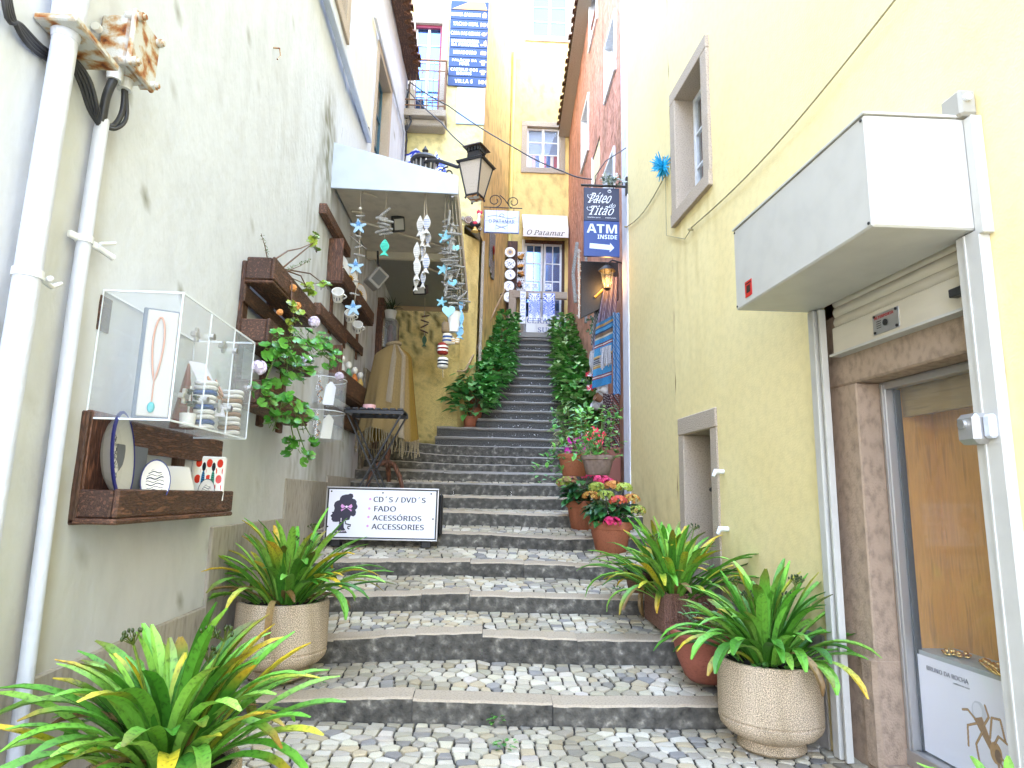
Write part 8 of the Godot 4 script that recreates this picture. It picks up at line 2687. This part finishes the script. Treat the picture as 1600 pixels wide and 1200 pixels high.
func overhead() -> void:
	# street lantern
	var t := thing("street_lantern", "black four sided street lantern on a long iron arm", "street lamp", Vector3(-0.25, 5.2, -7.8))
	var o := Vector3(-0.26, 5.2, -7.8)
	var R := Basis(Vector3.UP, deg_to_rad(-27))
	var c := func(i: int, r: float, y: float) -> Vector3: return o + R * Vector3([1, 1, -1, -1][i] * r, y, [1, -1, -1, 1][i] * r)
	var m: MB
	for i in 4:
		var j := (i + 1) % 4
		m = MB.new()
		m.bar(c.call(i, 0.085, 0.03), c.call(i, 0.165, 0.47), 0.018, 0.018, 0.003)
		ob("corner_bar", m, M.iron, t)
		m = MB.new()
		m.bar(c.call(i, 0.088, 0.03), c.call(j, 0.088, 0.03), 0.018, 0.02, 0.002)
		m.bar(c.call(i, 0.18, 0.475), c.call(j, 0.18, 0.475), 0.03, 0.022, 0.003)
		ob("rim_bar", m, M.iron, t)
		m = MB.new()
		m.qo(c.call(i, 0.161, 0.465), c.call(j, 0.161, 0.465), c.call(j, 0.083, 0.035), c.call(i, 0.083, 0.035), o + Vector3(0, 0.25, 0))
		ob("pane", m, M.lampglass, t)
		m = MB.new()
		m.qo(c.call(i, 0.2, 0.485), c.call(j, 0.2, 0.485), c.call(j, 0.09, 0.56), c.call(i, 0.09, 0.56), o)
		m.qo(c.call(i, 0.09, 0.56), c.call(j, 0.09, 0.56), c.call(j, 0.085, 0.64), c.call(i, 0.085, 0.64), o)
		ob("roof_plate", m, M.iron, t)
		m = MB.new()
		for k in 4:
			var a: Vector3 = c.call(i, 0.088, 0.64).lerp(c.call(j, 0.088, 0.64), (k + 0.5) / 4.0)
			m.tube([a, a + Vector3(0, 0.06, 0)], 0.017, 7)
		ob("vent_hood", m, M.iron, t)
		m = MB.new()
		m.ball(c.call(i, 0.09, 0.0), Vector3(0.014, 0.02, 0.014), 6, 4)
		ob("foot_knob", m, M.iron, t)
	m = MB.new()
	m.hull8([c.call(2, 0.14, 0.70), c.call(1, 0.14, 0.70), c.call(2, 0.10, 0.74), c.call(1, 0.10, 0.74), c.call(3, 0.14, 0.70), c.call(0, 0.14, 0.70), c.call(3, 0.10, 0.74), c.call(0, 0.10, 0.74)])
	ob("top_cap", m, mat(K(0.09, 0.05, 0.03), 0.6), t)
	m = MB.new()
	m.hull8([c.call(2, 0.08, 0.0), c.call(1, 0.08, 0.0), c.call(2, 0.08, 0.02), c.call(1, 0.08, 0.02), c.call(3, 0.08, 0.0), c.call(0, 0.08, 0.0), c.call(3, 0.08, 0.02), c.call(0, 0.08, 0.02)])
	ob("base_plate", m, M.rust, t)
	m = MB.new()
	m.tube([Vector3(-1.0, 5.86, -8.15), Vector3(-0.9, 5.8, -7.95), Vector3(-0.75, 5.72, -7.8), Vector3(-0.5, 5.64, -7.8), Vector3(-0.4, 5.69, -7.8)], 0.024, 8)
	var p := []
	for k in 22: p.append(Vector3(-0.62 + cos(1.6 + k * 0.36) * (0.1 - 0.0038 * k), 5.55 + sin(1.6 + k * 0.36) * (0.09 - 0.0032 * k), -7.8))
	m.tube(p, 0.011, 6)
	ob("arm", m, M.iron, t)
	t = thing("round_lamp", "round black ribbed lamp head with a finial showing above the canopy", "lamp", Vector3(-0.98, 5.5, -8.2))
	o = Vector3(-0.98, 5.5, -8.2)
	m = MB.new()
	m.lathe([Vector2(0.0, 0.1), Vector2(0.14, 0.1), Vector2(0.15, 0.38), Vector2(0.19, 0.39), Vector2(0.2, 0.42), Vector2(0.16, 0.47), Vector2(0.06, 0.52), Vector2(0.03, 0.55), Vector2(0.045, 0.58), Vector2(0.02, 0.62), Vector2(0.0, 0.66)], o, 20)
	ob("lamp_head", m, M.iron, t)
	for k in 14:
		m = MB.new()
		var a := TAU * k / 14.0
		m.bar(o + Vector3(cos(a) * 0.15, 0.1, sin(a) * 0.15), o + Vector3(cos(a) * 0.158, 0.385, sin(a) * 0.158), 0.016, 0.016)
		ob("rib", m, M.alu, t)
	m = MB.new()
	m.tube([o + Vector3(0, 0.12, 0), LP(-8.2, 5.6, 0.0)], 0.02, 6)
	ob("arm", m, M.iron, t)
	# cables
	for q in [["slack black cable from the tiled eave down to the lantern", [Vector3(-1.76, 9.118, -11.3), Vector3(-0.886, 7.26, -9.4), Vector3(-0.389, 5.967, -7.9)]], ["long black cable crossing from left eave to the terracotta house", [Vector3(-1.719, 9.284, -11.3), Vector3(-0.897, 8.356, -10.6), Vector3(0.324, 7.102, -9.8), Vector3(1.073, 6.506, -9.4), Vector3(1.484, 6.235, -9.1)]]]:
		t = thing("overhead_cable", q[0], "cable", q[1][0])
		m = MB.new()
		var pts := []
		var n: int = q[1].size() - 1
		for k in n:
			for j in 6:
				var f := j / 6.0
				pts.append((q[1][k] as Vector3).lerp(q[1][k + 1], f) - Vector3(0, 0.03 * sin(PI * f), 0))
		pts.append(q[1][n])
		m.tube(pts, 0.011, 5)
		ob("cable", m, M.cable, t)
	t = thing("corner_cables", "dark cables and a downpipe stub running down the end of white house", "cables", LP(-11.55, 8.0))
	m = MB.new()
	for k in 3:
		var pts := []
		for j in 14: pts.append(LP(-11.56 + 0.02 * k, 9.4 - j * 0.3, 0.03) + Vector3(0.03 * sin(j * 1.7 + k), 0, 0.02 * cos(j * 2.3)))
		m.tube(pts, 0.012, 5)
	m.tube([LP(-11.4, 8.75, 0.05), LP(-11.45, 8.55, 0.14), LP(-11.4, 8.3, 0.06)], 0.018, 6)
	ob("cable", m, M.cable, t)
	m = MB.new()
	m.tube([LP(-8.3, 8.22, 0.04), LP(-11.3, 8.22, 0.04), LP(-11.4, 6.6, 0.04)], 0.022, 8)
	ob("conduit", m, M.pipe, t)
	m = MB.new()
	m.span(Vector3(-1.75, 8.7, -11.6), Vector3(-1.62, 9.25, -11.45), 0.02)
	ob("alarm_box", m, M.cream, t)
	# direction boards
	var names := ["MARIA SAUDADE", "TACHO REAL", "CASA DAS MINAS", "HAMBURGUERIA\nDA FERRARIA", "MIRADOURO", "PALÁCIO DA\nPENA", "CASTELO DOS\nMOUROS", "VILLA 6"]
	var words := ["top board listing a shop with a basket symbol", "second board with plate and cutlery symbol", "third board with a teapot symbol", "fourth board in two lines with a jug symbol", "fifth board with a camera symbol", "sixth board in two lines with a shirt symbol, half in shade", "seventh board in two lines with a shirt symbol", "lowest board with plate and cutlery symbol, all in shade"]
	var bl := mat(K(0.008, 0.04, 0.14), 0.5)
	for i in 9:
		var y := 9.78 + 0.218 * (8 - i) - 0.218
		var k := i - 1
		t = thing("direction_board", "blue direction sign, topmost with a yellow arrow" if i == 0 else "blue direction sign, %s" % words[k], "sign", Vector3(-0.63, y, -11.76))
		m = MB.new()
		m.span(Vector3(-1.02, y, -11.77), Vector3(-0.24, y + 0.207, -11.75), 0.003)
		ob("board", m, bl, t)
		m = MB.new()
		m.col = K(0.85, 0.86, 0.9)
		if i == 0:
			m.col = lin("f0b450")
			m.prism(PackedVector2Array([Vector2(-0.36, -0.09), Vector2(0.36, -0.09), Vector2(0.3, 0.09), Vector2(0.0, 0.09)]), Vector3(-0.63, y + 0.1, -11.747), FZ, 0.003)
			ob("arrow", m, M.paint, t)
			continue
		var ln: PackedStringArray = names[k].split("\n")
		for j in ln.size():
			var wd := minf(0.6, 0.052 * ln[j].length()) if ln.size() == 1 else minf(0.57, 0.05 * ln[j].length())
			m.text(ln[j], bold, Vector3(-0.7, y + (0.105 if ln.size() == 1 else 0.148 - 0.085 * j), -11.747), FZ, wd, 0.085 if ln.size() == 1 else 0.068, 0.003)
		ob("lettering", m, M.paint, t)
		m = MB.new()
		m.col = lin("f4c890") if k < 5 else lin("e0d0c0")
		var q := Vector3(-0.32, y + 0.1, -11.747)
		if k == 0:
			m.prism(PackedVector2Array([Vector2(-0.05, 0.02), Vector2(0.05, 0.02), Vector2(0.035, -0.055), Vector2(-0.035, -0.055)]), q, FZ, 0.003)
			var hp := []
			for j in 7: hp.append(q + Vector3(cos(PI * j / 6.0) * 0.035, 0.02 + sin(PI * j / 6.0) * 0.045, 0))
			m.tube(hp, 0.006, 4)
		elif k == 1 or k == 7:
			m.disc(q, Vector2(0.045, 0.045), FZ, 0.003, 14)
			for s in [-1.0, 1.0]: m.box(q + Vector3(s * 0.068, 0, 0), Vector3(0.012, 0.1, 0.003))
		elif k == 2:
			m.disc(q, Vector2(0.05, 0.042), FZ, 0.003, 14)
			m.box(q + Vector3(0.055, 0.03, 0), Vector3(0.035, 0.014, 0.003), 0.0, Basis(Vector3(0, 0, 1), 0.7))
		elif k == 3:
			m.box(q + Vector3(0.03, 0.0, 0), Vector3(0.055, 0.1, 0.003)); m.disc(q + Vector3(-0.04, -0.03, 0), Vector2(0.03, 0.022), FZ, 0.003, 10)
			m.box(q + Vector3(0.04, 0.06, 0), Vector3(0.012, 0.05, 0.003))
		elif k == 4:
			m.box(q, Vector3(0.11, 0.075, 0.003)); m.box(q + Vector3(-0.02, 0.044, 0), Vector3(0.04, 0.014, 0.003))
		else:
			m.prism(PackedVector2Array([Vector2(-0.032, -0.055), Vector2(-0.032, 0.015), Vector2(-0.06, 0.0), Vector2(-0.07, 0.03), Vector2(-0.02, 0.055), Vector2(0.02, 0.055), Vector2(0.07, 0.03), Vector2(0.06, 0.0), Vector2(0.032, 0.015), Vector2(0.032, -0.055)]), q, FZ, 0.003)
		ob("symbol", m, M.paint, t)
	t = thing("blank_board", "plain pale blue board below the direction signs", "board", Vector3(-0.55, 8.75, -11.78))
	m = MB.new()
	m.span(Vector3(-0.82, 8.74, -11.79), Vector3(-0.262, 9.55, -11.77), 0.003)
	ob("board", m, mat(K(0.42, 0.55, 0.86), 0.6), t)
	# azulejo plaque: a shaped outline with painted scrolls
	t = thing("tile_plaque", "blue and white scroll edged tile plaque under the balcony", "plaque", Vector3(-1.45, 7.5, -11.77))
	var im := canvas(256, 256, Color("e9ecf6"))
	var ink := Color("2438b8")
	var ink2 := Color("6a86dc")
	for s in [30, 118, 226]:
		for y in [40, 90, 150, 210]:
			if s == 118 and y > 60: continue
			scroll(im, Vector2(s, y), 26, 1.6, y * 0.1, 3.0, ink, 1.0 if y % 20 else -1.0)
			dot(im, Vector2(s + 10, y - 26), 9, ink2, 6)
	stroke(im, [Vector2(6, 50), Vector2(60, 30), Vector2(110, 14), Vector2(160, 30), Vector2(250, 60)], 5, ink)
	stroke(im, [Vector2(10, 80), Vector2(70, 62), Vector2(120, 48), Vector2(190, 66), Vector2(206, 100), Vector2(206, 250)], 3, ink)
	stroke(im, [Vector2(50, 250), Vector2(50, 96), Vector2(90, 76)], 3, ink)
	for k in 18: dot(im, Vector2(8 + k * 14, 30 + 12 * sin(k * 1.1)), 6, ink if k % 2 else ink2, 4)
	for k in 12: dot(im, Vector2(240, 90 + k * 14), 8, ink2 if k % 3 else ink, 5)
	im.resize(128, 128, Image.INTERPOLATE_BILINEAR)
	m = MB.new()
	var po := PackedVector2Array()
	for q in [[-0.5, -0.55], [-0.5, 0.36], [-0.42, 0.46], [-0.34, 0.38], [-0.2, 0.4], [-0.08, 0.5], [0.02, 0.42], [0.16, 0.36], [0.24, 0.38], [0.27, 0.46], [0.32, 0.36], [0.42, 0.3], [0.46, 0.22], [0.44, -0.1], [0.48, -0.3], [0.44, -0.55]]: po.append(Vector2(q[0] * 1.15, q[1] * 1.3))
	m.prism(po, Vector3(-1.5, 7.52, -11.775), FZ, 0.02)
	ob("plaque_body", m, printed(im, 0.25), t)
	# tile sign on a scroll bracket
	t = thing("tile_sign", "hanging sign of white tiles with blue capitals on a scrolled iron bracket", "sign", Vector3(0.1, 6.3, -12.1))
	var z := -12.1
	var A := Vector3(-0.19, 7.071, -12.1)
	var D := Vector3(0.491, 6.606, -12.1)
	var w := D.x - A.x
	var h := A.y - D.y
	for r in 2:
		for k in 3:
			m = MB.new()
			m.col = K(0.62, 0.68, 0.9)
			m.span(Vector3(A.x + w * k / 3.0 + 0.002, D.y + h * r / 2.0 + 0.002, z - 0.02), Vector3(A.x + w * (k + 1) / 3.0 - 0.002, D.y + h * (r + 1) / 2.0 - 0.002, z), 0.002)
			ob("tile", m, M.ceramic, t)
	m = MB.new()
	m.span(Vector3(A.x - 0.01, D.y - 0.01, z - 0.04), Vector3(A.x + w + 0.01, A.y + 0.01, z - 0.021), 0.003)
	ob("backing", m, mat(K(0.2, 0.26, 0.6), 0.5), t)
	m = MB.new()
	m.col = lin("1e2c64")
	m.text("O PATAMAR", serif, Vector3(A.x + w * 0.5, A.y - h * 0.5, z + 0.002), FZ, w * 0.76, h * 0.17, 0.003)
	p = []
	for k in 15: p.append(Vector3(A.x + w * (0.08 + 0.84 * k / 14.0), A.y - h * (0.3 - 0.05 * sin(k * PI / 7.0)), z + 0.002))
	m.tube(p, 0.004, 4)
	for s in [-1.0, 1.0]:
		p = []
		for k in 12: p.append(Vector3(A.x + w * 0.5 + s * w * 0.17 * cos(k * 0.28) * (1.0 if k < 8 else 0.7), A.y - h * (0.66 + 0.018 * k), z + 0.002))
		m.tube(p, 0.004, 4)
		p = []
		for k in 9: p.append(Vector3(A.x + w * (0.5 + s * 0.07 * sin(PI * k / 8.0)), A.y - h * (0.3 - 0.16 * k / 8.0), z + 0.002))
		m.tube(p, 0.0035, 4)
	ob("lettering", m, M.paint, t)
	m = MB.new()
	var yb := A.y + 0.07
	m.bar(Vector3(-0.24, yb, z - 0.02), Vector3(0.56, yb, z - 0.02), 0.02, 0.016, 0.003)
	for q in [[0.0, 0.15, 1.0], [0.38, 0.13, -1.0]]:
		p = []
		for k in 34:
			var a: float = PI * 1.5 + q[2] * (k * 0.26)
			var rad: float = q[1] * (1.0 - 0.02 * k)
			p.append(Vector3(q[0] + cos(a) * rad, yb + q[1] + sin(a) * rad, z - 0.02))
		m.tube(p, 0.01, 5)
	m.tube([Vector3(0.1, yb + 0.27, z - 0.02), Vector3(0.2, yb + 0.18, z - 0.02), Vector3(0.3, yb + 0.04, z - 0.02)], 0.01, 5)
	for x in [A.x + 0.1, A.x + w - 0.1]: m.tube([Vector3(x, yb, z - 0.02), Vector3(x, A.y, z - 0.02)], 0.006, 5)
	ob("iron_bracket", m, M.iron, t)
	# cockerel on its shelf at the cut corner
	t = thing("ceramic_cockerel", "painted ceramic cockerel with red comb on the corner ledge", "figurine", Vector3(-0.356, 6.427, -11.7))
	o = Vector3(-0.368, 6.427, -11.7)
	m = MB.new()
	m.col = lin("d8b060")
	m.lathe([Vector2(0.0, 0.0), Vector2(0.075, 0.0), Vector2(0.03, 0.06), Vector2(0.03, 0.1)], o, 12)
	ob("foot", m, M.paint, t)
	m = MB.new()
	m.col = lin("1c1416")
	m.ball(o + Vector3(0, 0.15, 0), Vector3(0.11, 0.07, 0.06), 12, 8)
	m.col = lin("e4dccb")
	m.tube([o + Vector3(0.04, 0.16, 0), o + Vector3(0.075, 0.25, 0), o + Vector3(0.07, 0.34, 0)], [0.055, 0.035, 0.03], 9)
	m.ball(o + Vector3(0.075, 0.35, 0), Vector3(0.04, 0.036, 0.034), 9, 6)
	ob("body", m, M.paint, t)
	m = MB.new()
	m.col = lin("d02038")
	for k in 5: m.ball(o + Vector3(0.04 + 0.02 * k, 0.405 + 0.02 * sin(k * 1.6), 0), Vector3(0.02, 0.035, 0.012), 6, 4)
	m.ball(o + Vector3(0.1, 0.3, 0.0), Vector3(0.018, 0.03, 0.012), 6, 4)
	m.ball(o + Vector3(0, 0.16, 0.055), Vector3(0.05, 0.03, 0.012), 8, 4)
	ob("comb", m, M.paint, t)
	m = MB.new()
	m.col = lin("e8b838")
	m.tube([o + Vector3(0.11, 0.345, 0), o + Vector3(0.15, 0.335, 0)], [0.014, 0.002], 6)
	ob("beak", m, M.paint, t)
	m = MB.new()
	m.col = lin("7a5a48")
	m.lathe([Vector2(0.0, -0.012), Vector2(0.07, -0.012), Vector2(0.085, 0.0), Vector2(0.07, 0.012), Vector2(0.0, 0.012)], o + Vector3(-0.13, 0.24, 0), 18, Basis(Vector3.RIGHT, PI / 2))
	m.col = lin("d8ccb8")
	for k in 14: m.ball(o + Vector3(-0.13 + cos(k * TAU / 14.0) * 0.062, 0.24 + sin(k * TAU / 14.0) * 0.062, 0.012), Vector3(0.01, 0.01, 0.006), 5, 3)
	ob("tail_fan", m, M.paint, t)
